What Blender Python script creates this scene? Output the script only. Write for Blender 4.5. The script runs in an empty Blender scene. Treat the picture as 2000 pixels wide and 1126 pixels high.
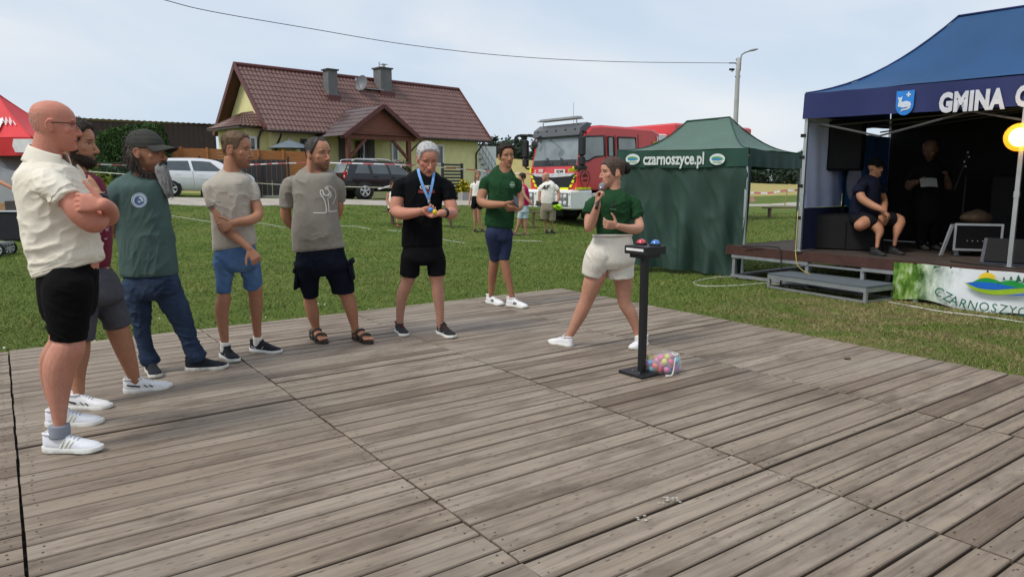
import bpy, bmesh, math, random
import numpy as np
from mathutils import Vector, Matrix
from mathutils.bvhtree import BVHTree

R = math.radians
rng = np.random.default_rng(7)
random.seed(7)
scene = bpy.context.scene
COL = scene.collection

# ------------------------------------------------------------------ camera
F, CX, CY, HZ, HC = 1389.0, 1000.0, 563.0, 352.0, 1.53
PITCH = math.atan((CY - HZ) / F)
cam_d = bpy.data.cameras.new('camera')
cam_d.sensor_width = 36.0
cam_d.lens = 36.0 * F / 2000.0
cam_d.clip_start = 0.05
cam_d.clip_end = 3000
cam = bpy.data.objects.new('camera', cam_d)
cam.location = (0, 0, HC)
cam.rotation_euler = (R(90) - PITCH, 0, 0)
COL.objects.link(cam)
scene.camera = cam

# ------------------------------------------------------------------ sky, sun, exposure
sd = Vector((-0.50, -0.36, 0.80)).normalized()       # towards the sun: high, over the camera's left shoulder
SUN_EL = math.asin(sd.z); SUN_AZ = math.atan2(sd.x, sd.y)
world = bpy.data.worlds.new('World')
scene.world = world
world.use_nodes = True
nt = world.node_tree
nt.nodes.clear()
def nd(t, tree=None, **kw):
    n = (tree or nt).nodes.new(t)
    for k, v in kw.items():
        setattr(n, k, v)
    return n
w_out = nd('ShaderNodeOutputWorld'); w_bg = nd('ShaderNodeBackground')
w_sky = nd('ShaderNodeTexSky', sky_type='NISHITA', sun_disc=False, sun_elevation=SUN_EL,
           sun_rotation=SUN_AZ, air_density=1.0, dust_density=1.5, ozone_density=1.2)
w_tc = nd('ShaderNodeTexCoord'); w_map = nd('ShaderNodeMapping')
w_map.inputs['Scale'].default_value = (1.0, 1.0, 2.6)
w_map.inputs['Location'].default_value = (0.4, 0.15, 0.0)
w_n = nd('ShaderNodeTexNoise'); w_n.inputs['Scale'].default_value = 2.1
w_n.inputs['Detail'].default_value = 6; w_n.inputs['Roughness'].default_value = 0.47
w_n.inputs['Distortion'].default_value = 0.5
w_r = nd('ShaderNodeValToRGB')
w_r.color_ramp.elements[0].position = 0.37; w_r.color_ramp.elements[0].color = (0, 0, 0, 1)
w_r.color_ramp.elements[1].position = 0.66; w_r.color_ramp.elements[1].color = (1, 1, 1, 1)
w_cl = nd('ShaderNodeMixRGB')         # two cloud tones: blue-grey veil and white
w_cl.inputs[1].default_value = (5.9, 7.0, 8.3, 1); w_cl.inputs[2].default_value = (8.2, 8.45, 8.8, 1)
w_mx = nd('ShaderNodeMixRGB'); w_mx.inputs[0].default_value = 0.86
L_ = nt.links.new
L_(w_tc.outputs['Generated'], w_map.inputs['Vector']); L_(w_map.outputs[0], w_n.inputs['Vector'])
L_(w_n.outputs['Fac'], w_r.inputs[0]); L_(w_r.outputs[0], w_cl.inputs[0])
L_(w_sky.outputs[0], w_mx.inputs[1]); L_(w_cl.outputs[0], w_mx.inputs[2])
L_(w_mx.outputs[0], w_bg.inputs[0]); w_bg.inputs[1].default_value = 0.084
L_(w_bg.outputs[0], w_out.inputs[0])

sun_d = bpy.data.lights.new('sun', 'SUN')
sun_d.energy = 1.8; sun_d.angle = R(18); sun_d.color = (1.0, 0.95, 0.88)
sun = bpy.data.objects.new('sun', sun_d)
sun.rotation_euler = sd.to_track_quat('Z', 'Y').to_euler()
COL.objects.link(sun)
vs = scene.view_settings
vs.view_transform = 'Standard'; vs.look = 'None'; vs.exposure = 0.38; vs.gamma = 1.0
scene.cycles.max_bounces = 6
scene.cycles.diffuse_bounces = 3
scene.cycles.caustics_reflective = False
scene.cycles.caustics_refractive = False

# ------------------------------------------------------------------ points seen through the lens, at a real distance
def ray(x, y):
    dx = (x - CX) / F; dz = -(y - CY) / F
    Y = math.cos(PITCH) + dz * math.sin(PITCH); Z = -math.sin(PITCH) + dz * math.cos(PITCH)
    return np.array((dx / Y, 1.0, Z / Y))
def P(x, y, d):
    return ray(x, y) * d + np.array((0, 0, HC))
DECK = 0.15
def G(x, y, z=DECK):                       # where the ray meets a level
    r = ray(x, y); return r * ((z - HC) / r[2]) + np.array((0, 0, HC))
def hit_plane(x, y, p0, n):
    r = ray(x, y); c = np.array((0, 0, HC)); n = np.array(n, float)
    return c + r * (np.dot(np.array(p0) - c, n) / np.dot(r, n))

# ------------------------------------------------------------------ numbers
def hashv(i, j, k, s):
    h = (i * 374761393 + j * 668265263 + k * 2147483647 + s * 974634777) & 0xFFFFFFFF
    h = ((h ^ (h >> 13)) * 1274126177) & 0xFFFFFFFF
    h = (h ^ (h >> 16)) & 0xFFFFFFFF
    return h.astype(np.float64) / 4294967295.0
def vnoise(p, scale=(1, 1, 1), seed=0):
    q = np.asarray(p) * np.asarray(scale, float)
    i = np.floor(q).astype(np.int64); f = q - i; f = f * f * (3 - 2 * f)
    out = 0
    for a in (0, 1):
        for b in (0, 1):
            for c in (0, 1):
                w = (f[:, 0] if a else 1 - f[:, 0]) * (f[:, 1] if b else 1 - f[:, 1]) * (f[:, 2] if c else 1 - f[:, 2])
                out = out + w * hashv(i[:, 0] + a, i[:, 1] + b, i[:, 2] + c, seed)
    return out
def nrm(v):
    v = np.asarray(v, float); return v / max(1e-9, np.linalg.norm(v))
def lin(r, g=None, b=None):                # sRGB 0..255 -> linear
    if g is None: r, g, b = r
    return tuple(((c / 255) / 12.92 if c / 255 <= 0.04045 else ((c / 255 + 0.055) / 1.055) ** 2.4) for c in (r, g, b))
def smooth01(x):
    x = np.clip(x, 0, 1); return x * x * (3 - 2 * x)

# ------------------------------------------------------------------ materials
MATS = {}
def mat(name, col, rough=0.7, var=0.12, vscale=8.0, bump=0.0, bscale=60.0, metal=0.0, spec=0.4, col2=None, stretch=(1, 1, 1),
        coat=0.0, emit=None, alpha=1.0, attr=None, sss=0.0, detail=4, trans=0.0, sheen=0.0):
    if name in MATS: return MATS[name]
    m = bpy.data.materials.new(name); m.use_nodes = True
    t = m.node_tree; b = t.nodes['Principled BSDF']
    b.inputs['Roughness'].default_value = rough; b.inputs['Metallic'].default_value = metal
    b.inputs['Specular IOR Level'].default_value = spec
    b.inputs['Coat Weight'].default_value = coat; b.inputs['Coat Roughness'].default_value = 0.08
    if trans: b.inputs['Transmission Weight'].default_value = trans
    if sheen: b.inputs['Sheen Weight'].default_value = sheen
    if sss:
        b.inputs['Subsurface Weight'].default_value = sss
        b.inputs['Subsurface Radius'].default_value = (0.012, 0.005, 0.003); b.inputs['Subsurface Scale'].default_value = 0.6
    tc = nd('ShaderNodeTexCoord', t); mp = nd('ShaderNodeMapping', t); mp.inputs['Scale'].default_value = stretch
    t.links.new(tc.outputs['Object'], mp.inputs['Vector'])
    n = nd('ShaderNodeTexNoise', t); n.inputs['Scale'].default_value = vscale; n.inputs['Detail'].default_value = detail
    n.inputs['Roughness'].default_value = 0.6
    t.links.new(mp.outputs[0], n.inputs['Vector'])
    mx = nd('ShaderNodeMixRGB', t)
    if col2 is None:
        a = tuple(max(0, c * (1 - var)) for c in col); c2 = tuple(min(1, c * (1 + var)) for c in col)
    else: a, c2 = col, col2
    mx.inputs[1].default_value = (*a, 1); mx.inputs[2].default_value = (*c2, 1)
    rp = nd('ShaderNodeMapRange', t); rp.inputs[1].default_value = 0.3; rp.inputs[2].default_value = 0.7
    t.links.new(n.outputs['Fac'], rp.inputs[0]); t.links.new(rp.outputs[0], mx.inputs[0])
    src = mx.outputs[0]
    if attr:
        at = nd('ShaderNodeAttribute', t); at.attribute_name = attr
        mu = nd('ShaderNodeMixRGB', t, blend_type='MULTIPLY'); mu.inputs[0].default_value = 1
        t.links.new(at.outputs['Color'], mu.inputs[1]); t.links.new(src, mu.inputs[2]); src = mu.outputs[0]
    t.links.new(src, b.inputs['Base Color'])
    if bump:
        n2 = nd('ShaderNodeTexNoise', t); n2.inputs['Scale'].default_value = bscale; n2.inputs['Detail'].default_value = 5
        t.links.new(mp.outputs[0], n2.inputs['Vector'])
        bp = nd('ShaderNodeBump', t); bp.inputs['Strength'].default_value = min(1.0, bump); bp.inputs['Distance'].default_value = 0.01
        t.links.new(n2.outputs['Fac'], bp.inputs['Height']); t.links.new(bp.outputs[0], b.inputs['Normal'])
    if emit:
        b.inputs['Emission Color'].default_value = (*emit[:3], 1); b.inputs['Emission Strength'].default_value = emit[3]
    if alpha < 1: b.inputs['Alpha'].default_value = alpha
    MATS[name] = m
    return m
def glass(name='window glass', col=(0.02, 0.025, 0.03), rough=0.05):
    return mat(name, col, rough, var=0.3, vscale=1.5, spec=0.9, coat=0.3)

# ------------------------------------------------------------------ mesh building
class MB:
    def __init__(s): s.v = []; s.f = []; s.n = 0; s.mi = []
    def add(s, v, f, mi=0):
        v = np.asarray(v, float).reshape(-1, 3)
        s.v.append(v); s.f += [tuple(int(i) + s.n for i in q) for q in f]; s.mi += [mi] * len(f); s.n += len(v)
        return s
    def verts(s): return np.concatenate(s.v) if s.v else np.zeros((0, 3))
    def box(s, c, size, rz=0.0, ax=None, mi=0, bev=0.0):
        c = np.asarray(c, float); h = np.asarray(size, float) / 2
        if ax is None:
            ca, sa = math.cos(rz), math.sin(rz); ax = np.array(((ca, sa, 0), (-sa, ca, 0), (0, 0, 1)))
        ax = np.asarray(ax, float)
        if bev <= 0:
            k = np.array([(x, y, z) for z in (-1, 1) for y in (-1, 1) for x in (-1, 1)], float) * h
            f = [(0, 2, 3, 1), (4, 5, 7, 6), (0, 1, 5, 4), (2, 6, 7, 3), (0, 4, 6, 2), (1, 3, 7, 5)]
            return s.add(c + k @ ax, f, mi)
        b = min(bev, min(h) * 0.9); rings = []
        for z, ins in ((-h[2], b), (-h[2] + b, 0), (h[2] - b, 0), (h[2], b)):
            X, Y = h[0] - ins, h[1] - ins
            rings.append([(X - b * .7, -Y, z), (X, -Y + b * .7, z), (X, Y - b * .7, z), (X - b * .7, Y, z), (-X + b * .7, Y, z), (-X, Y - b * .7, z), (-X, -Y + b * .7, z), (-X + b * .7, -Y, z)])
        v, f = loft(np.array(rings)); return s.add(c + v @ ax, f, mi)
    def tube(s, pts, rad, n=12, sub=4, mi=0, ref=None, caps='flat'):
        v, f = tube(pts, rad, n, sub, ref, caps); return s.add(v, f, mi)
    def ball(s, c, r, n=14, m=9, ax=None, mi=0):
        r = np.ones(3) * r if np.isscalar(r) else np.asarray(r, float)
        V = [(0, 0, -1)]
        for i in range(1, m):
            a = -math.pi / 2 + math.pi * i / m
            V += [(math.cos(a) * math.cos(2 * math.pi * j / n), math.cos(a) * math.sin(2 * math.pi * j / n), math.sin(a)) for j in range(n)]
        V.append((0, 0, 1)); V = np.array(V) * r
        if ax is not None: V = V @ np.asarray(ax, float)
        f = [(0, 1 + (j + 1) % n, 1 + j) for j in range(n)]
        for i in range(m - 2):
            for j in range(n):
                a = 1 + i * n + j; b = 1 + i * n + (j + 1) % n; f.append((a, b, b + n, a + n))
        t = len(V) - 1; o = 1 + (m - 2) * n
        f += [(o + j, o + (j + 1) % n, t) for j in range(n)]
        return s.add(np.asarray(c, float) + V, f, mi)
    def quad(s, a, b, c, d, mi=0): return s.add([a, b, c, d], [(0, 1, 2, 3)], mi)
    def prism(s, poly, off, mi=0):       # poly: Nx3, off: extrusion vector
        p = np.asarray(poly, float); n = len(p); o = np.asarray(off, float)
        f = [tuple(range(n))[::-1], tuple(range(n, 2 * n))] + [(i, (i + 1) % n, n + (i + 1) % n, n + i) for i in range(n)]
        return s.add(np.concatenate((p, p + o)), f, mi)
    def grid(s, fn, nu, nv, mi=0, thick=None):
        V = np.array([fn(i / nu, j / nv) for j in range(nv + 1) for i in range(nu + 1)], float)
        f = [(j * (nu + 1) + i, j * (nu + 1) + i + 1, (j + 1) * (nu + 1) + i + 1, (j + 1) * (nu + 1) + i) for j in range(nv) for i in range(nu)]
        return s.add(V, f, mi)
def loft(rings, caps=True):
    r = np.asarray(rings, float); m, n = r.shape[:2]
    f = [(i * n + j, i * n + (j + 1) % n, (i + 1) * n + (j + 1) % n, (i + 1) * n + j) for i in range(m - 1) for j in range(n)]
    v = r.reshape(-1, 3)
    if caps:
        v = np.concatenate((v, r[0].mean(0)[None], r[-1].mean(0)[None])); a = m * n
        f += [(a, (j + 1) % n, j) for j in range(n)] + [(a + 1, (m - 1) * n + j, (m - 1) * n + (j + 1) % n) for j in range(n)]
    return v, f
def catmull(K, sub):
    K = np.asarray(K, float); n = len(K)
    if n < 3 or sub <= 1:
        if sub <= 1 or n < 2: return K
        t = np.linspace(0, n - 1, (n - 1) * sub + 1)
        i = np.minimum(t.astype(int), n - 2); w = (t - i).reshape((-1,) + (1,) * (K.ndim - 1))
        return K[i] * (1 - w) + K[i + 1] * w
    E = np.concatenate((2 * K[:1] - K[1:2], K, 2 * K[-1:] - K[-2:-1])); out = []
    for i in range(n - 1):
        p0, p1, p2, p3 = E[i], E[i + 1], E[i + 2], E[i + 3]
        for k in range(sub):
            t = k / sub
            out.append(0.5 * (2 * p1 + (p2 - p0) * t + (2 * p0 - 5 * p1 + 4 * p2 - p3) * t * t + (3 * p1 - p0 - 3 * p2 + p3) * t ** 3))
    out.append(K[-1]); return np.array(out)
def tube(pts, rad, n=12, sub=4, ref=None, caps='flat'):
    pts = np.asarray(pts, float); rad = np.asarray(rad, float)
    if rad.ndim == 0: rad = np.full(len(pts), float(rad))
    if rad.ndim == 1: rad = np.stack((rad, rad), 1)
    K = catmull(np.concatenate((pts, rad), 1), sub); p, r = K[:, :3], np.maximum(K[:, 3:], 1e-4)
    t = np.gradient(p, axis=0); t /= np.maximum(1e-9, np.linalg.norm(t, axis=1))[:, None]
    u = np.array(ref, float) if ref is not None else (np.array((0, 0, 1.)) if abs(t[0][2]) < .9 else np.array((1., 0, 0)))
    a = np.linspace(0, 2 * math.pi, n, endpoint=False); rings = []
    for i in range(len(p)):
        u = u - t[i] * np.dot(u, t[i]); u = nrm(u); w = np.cross(t[i], u)
        rings.append(p[i] + np.cos(a)[:, None] * u * r[i, 0] + np.sin(a)[:, None] * w * r[i, 1])
    if caps == 'round':
        def end(i, s):
            res = []
            for k in (0.45, 0.8, 0.97):
                c = rings[i]; res.append(p[i] + (c - p[i]) * math.sqrt(1 - k * k) + s * t[i] * r[i].mean() * k)
            return res
        rings = end(0, -1)[::-1] + rings + end(-1, 1)
    return loft(np.array(rings))

def mesh_np(name, V, Fc, mats, mi=None, smooth=True, col=None):
    me = bpy.data.meshes.new(name)
    me.from_pydata(V.tolist() if isinstance(V, np.ndarray) else V, [], Fc)
    for m in (mats if isinstance(mats, (list, tuple)) else [mats]): me.materials.append(m)
    if mi is not None and len(set(mi)) > 1: me.polygons.foreach_set('material_index', mi)
    if smooth: me.polygons.foreach_set('use_smooth', [True] * len(me.polygons))
    if col is not None:
        at = me.color_attributes.new('Col', 'FLOAT_COLOR', 'POINT')
        at.data.foreach_set('color', np.concatenate((np.asarray(col, float), np.ones((len(V), 1))), 1).ravel())
    me.update(); return me
def wloc(o):
    p = np.zeros(3)
    while o is not None: p = p + np.array(o.location); o = o.parent
    return p
def put(name, me, parent=None, origin=None):      # vertices are given in world space
    o = bpy.data.objects.new(name, me); COL.objects.link(o)
    if parent is not None:
        o.parent = parent; off = wloc(parent)
    else:
        off = np.zeros(3) if origin is None else np.asarray(origin, float); o.location = off
    if np.any(off):
        n = len(me.vertices); a = np.empty(n * 3); me.vertices.foreach_get('co', a)
        me.vertices.foreach_set('co', (a.reshape(-1, 3) - off).ravel()); me.update()
    return o
def build(name, mb, m, parent=None, origin=None, smooth=False, auto=None, col=None):
    me = mesh_np(name, mb.verts(), mb.f, m, mb.mi, smooth, col)
    if auto is not None:
        me.polygons.foreach_set('use_smooth', [True] * len(me.polygons)); me.set_sharp_from_angle(angle=R(auto))
    return put(name, me, parent, origin)
def empty(name, loc):
    o = bpy.data.objects.new(name, None); o.empty_display_size = 0.2; o.location = loc; COL.objects.link(o); return o
def tag(o, label=None, cat=None, group=None, kind=None):
    for k, v in (('label', label), ('category', cat), ('group', group), ('kind', kind)):
        if v: o[k] = v
    return o
def remesh(mb, voxel, it=3, fac=0.5):
    me = bpy.data.meshes.new('tmp'); me.from_pydata(mb.verts().tolist(), [], mb.f); me.update()
    o = bpy.data.objects.new('tmp', me); COL.objects.link(o)
    r = o.modifiers.new('r', 'REMESH'); r.mode = 'VOXEL'; r.voxel_size = voxel
    if it:
        s = o.modifiers.new('s', 'SMOOTH'); s.factor = fac; s.iterations = it
    dg = bpy.context.evaluated_depsgraph_get(); dg.update()
    ev = o.evaluated_get(dg).to_mesh()
    n = len(ev.vertices); V = np.empty(n * 3); ev.vertices.foreach_get('co', V); V = V.reshape(-1, 3)
    N = np.empty(n * 3); ev.vertices.foreach_get('normal', N); N = N.reshape(-1, 3)
    q = np.empty(len(ev.loops), int); ev.loops.foreach_get('vertex_index', q)
    ls = np.empty(len(ev.polygons), int); ev.polygons.foreach_get('loop_total', ls)
    Fc = q.reshape(-1, 4).tolist() if (ls == 4).all() else [tuple(p.vertices) for p in ev.polygons]
    o.evaluated_get(dg).to_mesh_clear()
    bpy.data.objects.remove(o); bpy.data.meshes.remove(me)
    return V, N, Fc
def text_mesh(body, size, bold=0.0, shear=0.0, extrude=0.0, space=1.0, xscale=1.0, res=3):
    cu = bpy.data.curves.new('txt', 'FONT'); cu.body = body; cu.size = size; cu.offset = bold; cu.shear = shear
    cu.extrude = extrude; cu.align_x = 'CENTER'; cu.align_y = 'CENTER'; cu.space_character = space; cu.resolution_u = res
    o = bpy.data.objects.new('txt', cu); COL.objects.link(o)
    dg = bpy.context.evaluated_depsgraph_get(); dg.update()
    me = bpy.data.meshes.new_from_object(o.evaluated_get(dg))
    V = np.array([tuple(v.co) for v in me.vertices]); Fc = [tuple(p.vertices) for p in me.polygons]
    bpy.data.objects.remove(o); bpy.data.curves.remove(cu); bpy.data.meshes.remove(me)
    V[:, 0] *= xscale
    return V, Fc
def lettering(mb, body, size, c, ax, up, off, mi=0, **kw):   # flat lettering laid on a plane
    V, Fc = text_mesh(body, size, **kw)
    c = np.asarray(c, float); ax = nrm(ax); up = nrm(up); n = nrm(np.cross(ax, up))
    mb.add(c + V[:, :1] * ax + V[:, 1:2] * up + n * (off + V[:, 2:3] * 0), Fc, mi)
# ================================================================== people
skin_m = mat('skin', (1, 1, 1), 0.6, var=0.05, vscale=30, bump=0.12, bscale=220, spec=0.35, attr='Col', sss=0.12)
eye_m = mat('eyeball', (1, 1, 1), 0.15, var=0.0, attr='Col')
def hair_mat(name, c, c2=None):
    return mat(name, c, 0.62, col2=c2 or tuple(x * 1.7 for x in c), vscale=90, stretch=(1, 1, .25), bump=0.7, bscale=150, spec=0.25)
def cloth(name, c, var=0.1, rough=0.88, bump=0.22, **kw):
    return mat(name, c, rough, var=var, vscale=kw.pop('vscale', 14), bump=bump, bscale=kw.pop('bscale', 320), spec=0.12, sheen=0.1 if max(c) > .12 else 0.0, **kw)

# head slices: height from chin, front, back, half width
HEAD = np.array([(0.000, .070, -.020, .020), (.010, .083, -.010, .032), (.026, .090, .010, .044), (.046, .090, .036, .054), (.068, .090, .060, .061),
                 (.092, .089, .080, .067), (.118, .087, .093, .0705), (.142, .092, .099, .0730), (.168, .091, .101, .0745), (.192, .081, .096, .0705),
                 (.212, .063, .083, .0600), (.227, .040, .060, .0430), (.236, .016, .030, .0200)])
def head_ring(z, th):
    f, b, w = (np.interp(z, HEAD[:, 0], HEAD[:, k]) for k in (1, 2, 3))
    c, s = np.cos(th), np.sin(th)
    e = 0.88
    fw = np.where(c > 0, f, b) * np.sign(c) * np.abs(c) ** e
    fw = np.where((b < 0) & (c < 0), -b * np.abs(c) ** e, fw) if np.any(np.asarray(b) < 0) else fw
    return w * np.sign(s) * np.abs(s) ** e, fw
class Head:
    def __init__(s, c, yaw, h, pitch=0.0, roll=0.0):       # c: centre of the head; yaw 0 looks at the camera, + to image right
        s.k = h / 0.236
        f = np.array((math.sin(yaw), -math.cos(yaw), 0)); sd_ = np.array((math.cos(yaw), math.sin(yaw), 0)); u = np.array((0, 0, 1.))
        f, u = f * math.cos(pitch) - u * math.sin(pitch), u * math.cos(pitch) + f * math.sin(pitch)
        sd_, u = sd_ * math.cos(roll) + u * math.sin(roll), u * math.cos(roll) - sd_ * math.sin(roll)
        s.A = np.array((sd_, f, u)); s.o = np.asarray(c, float) - 0.118 * s.k * u
    def w(s, q): return s.o + (np.asarray(q, float) * s.k) @ s.A
    def l(s, p): return ((np.asarray(p) - s.o) @ s.A.T) / s.k
    def shape(s, M, nose=1.0, jaw=1.0):
        th = np.linspace(0, 2 * math.pi, 28, endpoint=False); rings = []
        for z in np.concatenate((np.linspace(0, .2, 21), np.linspace(.208, .2355, 6))):
            x, y = head_ring(z, th)
            k = 1 + (jaw - 1) * max(0, 1 - z / .09)
            rings.append(s.w(np.stack((x * k, y, np.full(28, z)), 1)))
        v, f = loft(np.array(rings)); M.add(v, f)
        n = nose
        M.tube(s.w([(0, .082, .136), (0, .094, .116), (0, .088 + .019 * n, .092), (0, .087 + .020 * n, .083), (0, .082, .075)]),
               np.array([.0070, .0075, .0095, .0105, .006]) * s.k, n=10)
        for sx in (-1, 1):
            M.ball(s.w((sx * .0090, .0935, .0805)), np.array((.0085, .0150, .0075)) * s.k, ax=s.A)
            e = []                                   # ear
            M.ball(s.w((sx * .0755, -.010, .112)), np.array((.008, .017, .030)) * s.k, ax=s.A)
            M.tube(s.w([(sx * .074, .004, .096), (sx * .081, -.004, .088), (sx * .084, -.020, .104), (sx * .086, -.026, .122), (sx * .084, -.016, .140), (sx * .076, .002, .138)]), .0052 * s.k, n=6)
        for zz, yy, rr in ((.0555, .0885, .0052), (.0445, .0875, .0062)):   # lips
            M.tube(s.w([(-.024, yy - .012, zz - .001), (-.011, yy - .001, zz), (0, yy + .0005, zz), (.011, yy - .001, zz), (.024, yy - .012, zz - .001)]), np.array([.003, rr, rr, rr, .003]) * s.k, n=8)
        M.ball(s.w((0, .080, .018)), np.array((.021, .013, .014)) * s.k, ax=s.A)
        for sx in (-1, 1):
            M.ball(s.w((sx * .030, .079, .144)), np.array((.022, .011, .0075)) * s.k, ax=s.A)
            M.ball(s.w((sx * .041, .056, .101)), np.array((.024, .0165, .022)) * s.k, ax=s.A)
    def sculpt(s, V, smile=0.0, eyes=True):
        q = s.l(V); near = (np.abs(q[:, 0]) < .12) & (np.abs(q[:, 1]) < .15) & (q[:, 2] > -.03) & (q[:, 2] < .27)
        d = np.zeros(len(V)); x, y, z = q.T; fr = (y > .02) & near
        ax = np.abs(x)
        g = lambda cx, cz, sx, sz: np.exp(-((ax - cx) / sx) ** 2 - ((z - cz) / sz) ** 2) * fr
        d -= .0095 * g(.031, .1215, .019, .0095)
        d -= .004 * g(.012, .126, .008, .012)
        d -= .0042 * g(.0, .0500, .020, .0026)
        d -= .0022 * np.exp(-((ax - .030 - .25 * (.08 - z).clip(0, .05)) / .004) ** 2) * ((z > .046) & (z < .082)) * fr * (1 + 2 * smile)
        d -= .002 * g(.0, .033, .018, .006)
        d -= .003 * g(.060, .150, .018, .02)
        V = V + (d * s.k)[:, None] * s.A[1]
        if eyes:       # lid crease
            V = V + ((.0022 * g(.031, .1305, .015, .003) + .0018 * g(.031, .113, .014, .003)) * s.k)[:, None] * s.A[1]
        return V
    def paint(s, V, C, lips=(0.62, 0.36, 0.33), brow=None, stubble=None, red=0.12, sgrey=None):
        q = s.l(V); x, y, z = q.T; ax = np.abs(x)
        near = (ax < .12) & (np.abs(y) < .15) & (z > -.03) & (z < .27); fr = near & (y > .03)
        def mixc(w, c):
            w = np.clip(w, 0, 1)[:, None]; C[:] = C * (1 - w) + C * np.asarray(c) * w
        rd = np.exp(-((ax - .042) / .022) ** 2 - ((z - .090) / .02) ** 2) + np.exp(-(ax / .016) ** 2 - ((z - .085) / .016) ** 2) * (y > .08) + (ax > .074) * (z > .08) * (z < .15)
        C[:] = C * (1 - np.clip(rd * near * red * 2.2, 0, .5)[:, None] * np.array((.05, .30, .34)))
        if stubble:
            w = smooth01((.078 - z) / .03) * smooth01((z + .012) / .02) * smooth01((y + .005) / .03) * near
            w = np.maximum(w, .9 * np.exp(-(ax / .022) ** 2 - ((z - .0645) / .006) ** 2) * fr)
            w = np.maximum(w, near * smooth01((.12 - z) / .03) * np.exp(-((y - .012) / .02) ** 2) * (ax > .05))
            w *= 1 - np.exp(-(ax / .022) ** 2 - ((z - .050) / .008) ** 2) * fr
            w *= .75 + .5 * vnoise(V, (400, 400, 400), 3)
            mixc(w * stubble[0], stubble[1])
        mixc(.85 * np.exp(-(ax / .022) ** 4 - ((z - .0505) / .0075) ** 4) * fr, lips)
        mixc(.75 * np.exp(-(ax / .020) ** 4 - ((z - .0500) / .0018) ** 2) * fr, (.25, .12, .12))
        if brow is not None:
            zc = .1455 - .25 * (ax - .034).clip(0, 1) - .12 * (.030 - ax).clip(0, 1)
            mixc(.92 * np.exp(-((z - zc) / .0042) ** 2) * smooth01((ax - .008) / .008) * smooth01((.056 - ax) / .012) * fr, brow)
        mixc(.80 * np.exp(-((z - .1265 + 12 * (ax - .031) ** 2) / .0020) ** 2 - ((ax - .031) / .015) ** 4) * fr, (.16, .11, .10))
        mixc(.35 * np.exp(-((z - .1165) / .0022) ** 2 - ((ax - .031) / .013) ** 4) * fr, (.45, .3, .28))
        mixc(.85 * np.exp(-((ax - .0105) / .0038) ** 2 - ((z - .0755) / .0025) ** 2) * fr, (.25, .13, .12))
        return C
    def eyes(s, parent, iris=(.12, .1, .08), look=0.0, shut=False):
        if shut: return
        q = s.l(s.V)
        for sx in (-1, 1):
            near = q[(np.abs(q[:, 0] - sx * .031) < .004) & (np.abs(q[:, 2] - .1215) < .003) & (q[:, 1] > .03)]
            yf = near[:, 1].mean() if len(near) else .072
            m = MB(); c = s.w((sx * .031, yf - .0088, .1212)); m.ball((0, 0, 0), np.array((.0140, .0110, .0058)) * s.k, n=24, m=16, ax=s.A)
            V = m.verts(); lq = V @ s.A.T / s.k
            r = np.hypot(lq[:, 0] - sx * 0 - look * .006, lq[:, 2] * 1.0)
            C = np.where((r < .0058)[:, None] & (lq[:, 1:2] > 0), np.array(iris), np.array((.42, .38, .35)))
            C = np.where((r < .0028)[:, None] & (lq[:, 1:2] > 0), np.array((.01, .01, .01)), C)
            m.v = [V + c]
            build('eye', m, eye_m, parent, smooth=True, col=C)
    def shell(s, off, zlo, zhi=.244, n=72, nz=54, rough=.002, seed=1, sink=-.02):
        """closed hair or cap shell: off(th, z) is its thickness over the skin, None-like negative where bare"""
        th = np.linspace(0, 2 * math.pi, n, endpoint=False); rings = []
        t = np.linspace(0, 1, nz); zs = zlo + (min(zhi, .2355) - zlo) * (1 - (1 - t) ** 1.6)
        for z in zs:
            x, y = head_ring(z, th); o = np.maximum(off(th, z), sink); sn = float(smooth01((z - .12) / .115)); cs = math.sqrt(1 - sn * sn)
            r = np.hypot(x, y) + 1e-6; rad = np.where(o > 0, o * cs, o)
            rings.append(np.stack((x + x / r * rad, y + y / r * rad, z + np.where(o > 0, o * sn, 0)), 1))
        V, f = loft(np.array(rings))
        if rough:
            c = np.array((0, 0, .12)); D = V - c; L = np.linalg.norm(D, axis=1)[:, None] + 1e-6
            U = np.stack((D[:, 0] / .09, D[:, 1] / .09, D[:, 2] / .09), 1)
            V = V + D / L * rough * ((vnoise(U, (26, 26, 7), seed) - .5) * 1.6 + (vnoise(U, (11, 11, 5), seed + 5) - .5) * .9)[:, None]
        return s.w(V), f

    def fuzz(s, off, n, zlo, length=.013, lean=(0, -.3, -.7), width=.0011, seed=1, up=.28, sink=.002):
        '''short single hairs standing in the hair's surface'''
        rg = np.random.default_rng(seed); V, Fc = [], []; th = rg.uniform(0, 2 * math.pi, n * 3); z = zlo + (.235 - zlo) * rg.uniform(0, 1, n * 3) ** .8
        cnt = 0
        for t, zz in zip(th, z):
            o = float(off(np.array([t]), zz)[0])
            if o < -.005 or (o < .0005 and rg.random() < .45): continue
            o = max(o, sink)
            x, y = (float(a[0]) for a in head_ring(zz, np.array([t]))); sn = float(smooth01((zz - .12) / .115)); cs = math.sqrt(1 - sn * sn); r = math.hypot(x, y) + 1e-6
            nv = np.array((x / r * cs, y / r * cs, sn)); p = np.array((x, y, zz)) + nv * (o - sink)
            dv = nrm(nv * up + np.array(lean) * (1 - sn * .8) + rg.normal(0, .28, 3)); L = length * rg.uniform(.6, 1.25)
            b = nrm(np.cross(dv, rg.normal(0, 1, 3))) * width * rg.uniform(.6, 1.3); m = p + dv * L * .55; e = p + nrm(dv + np.array(lean) * .5) * L
            i = len(V); V += [p - b, p + b, m + b * .8, m - b * .8, e]; Fc += [(i, i + 1, i + 2, i + 3), (i + 3, i + 2, i + 4)]; cnt += 1
            if cnt >= n: break
        return s.w(np.array(V)), Fc
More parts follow.
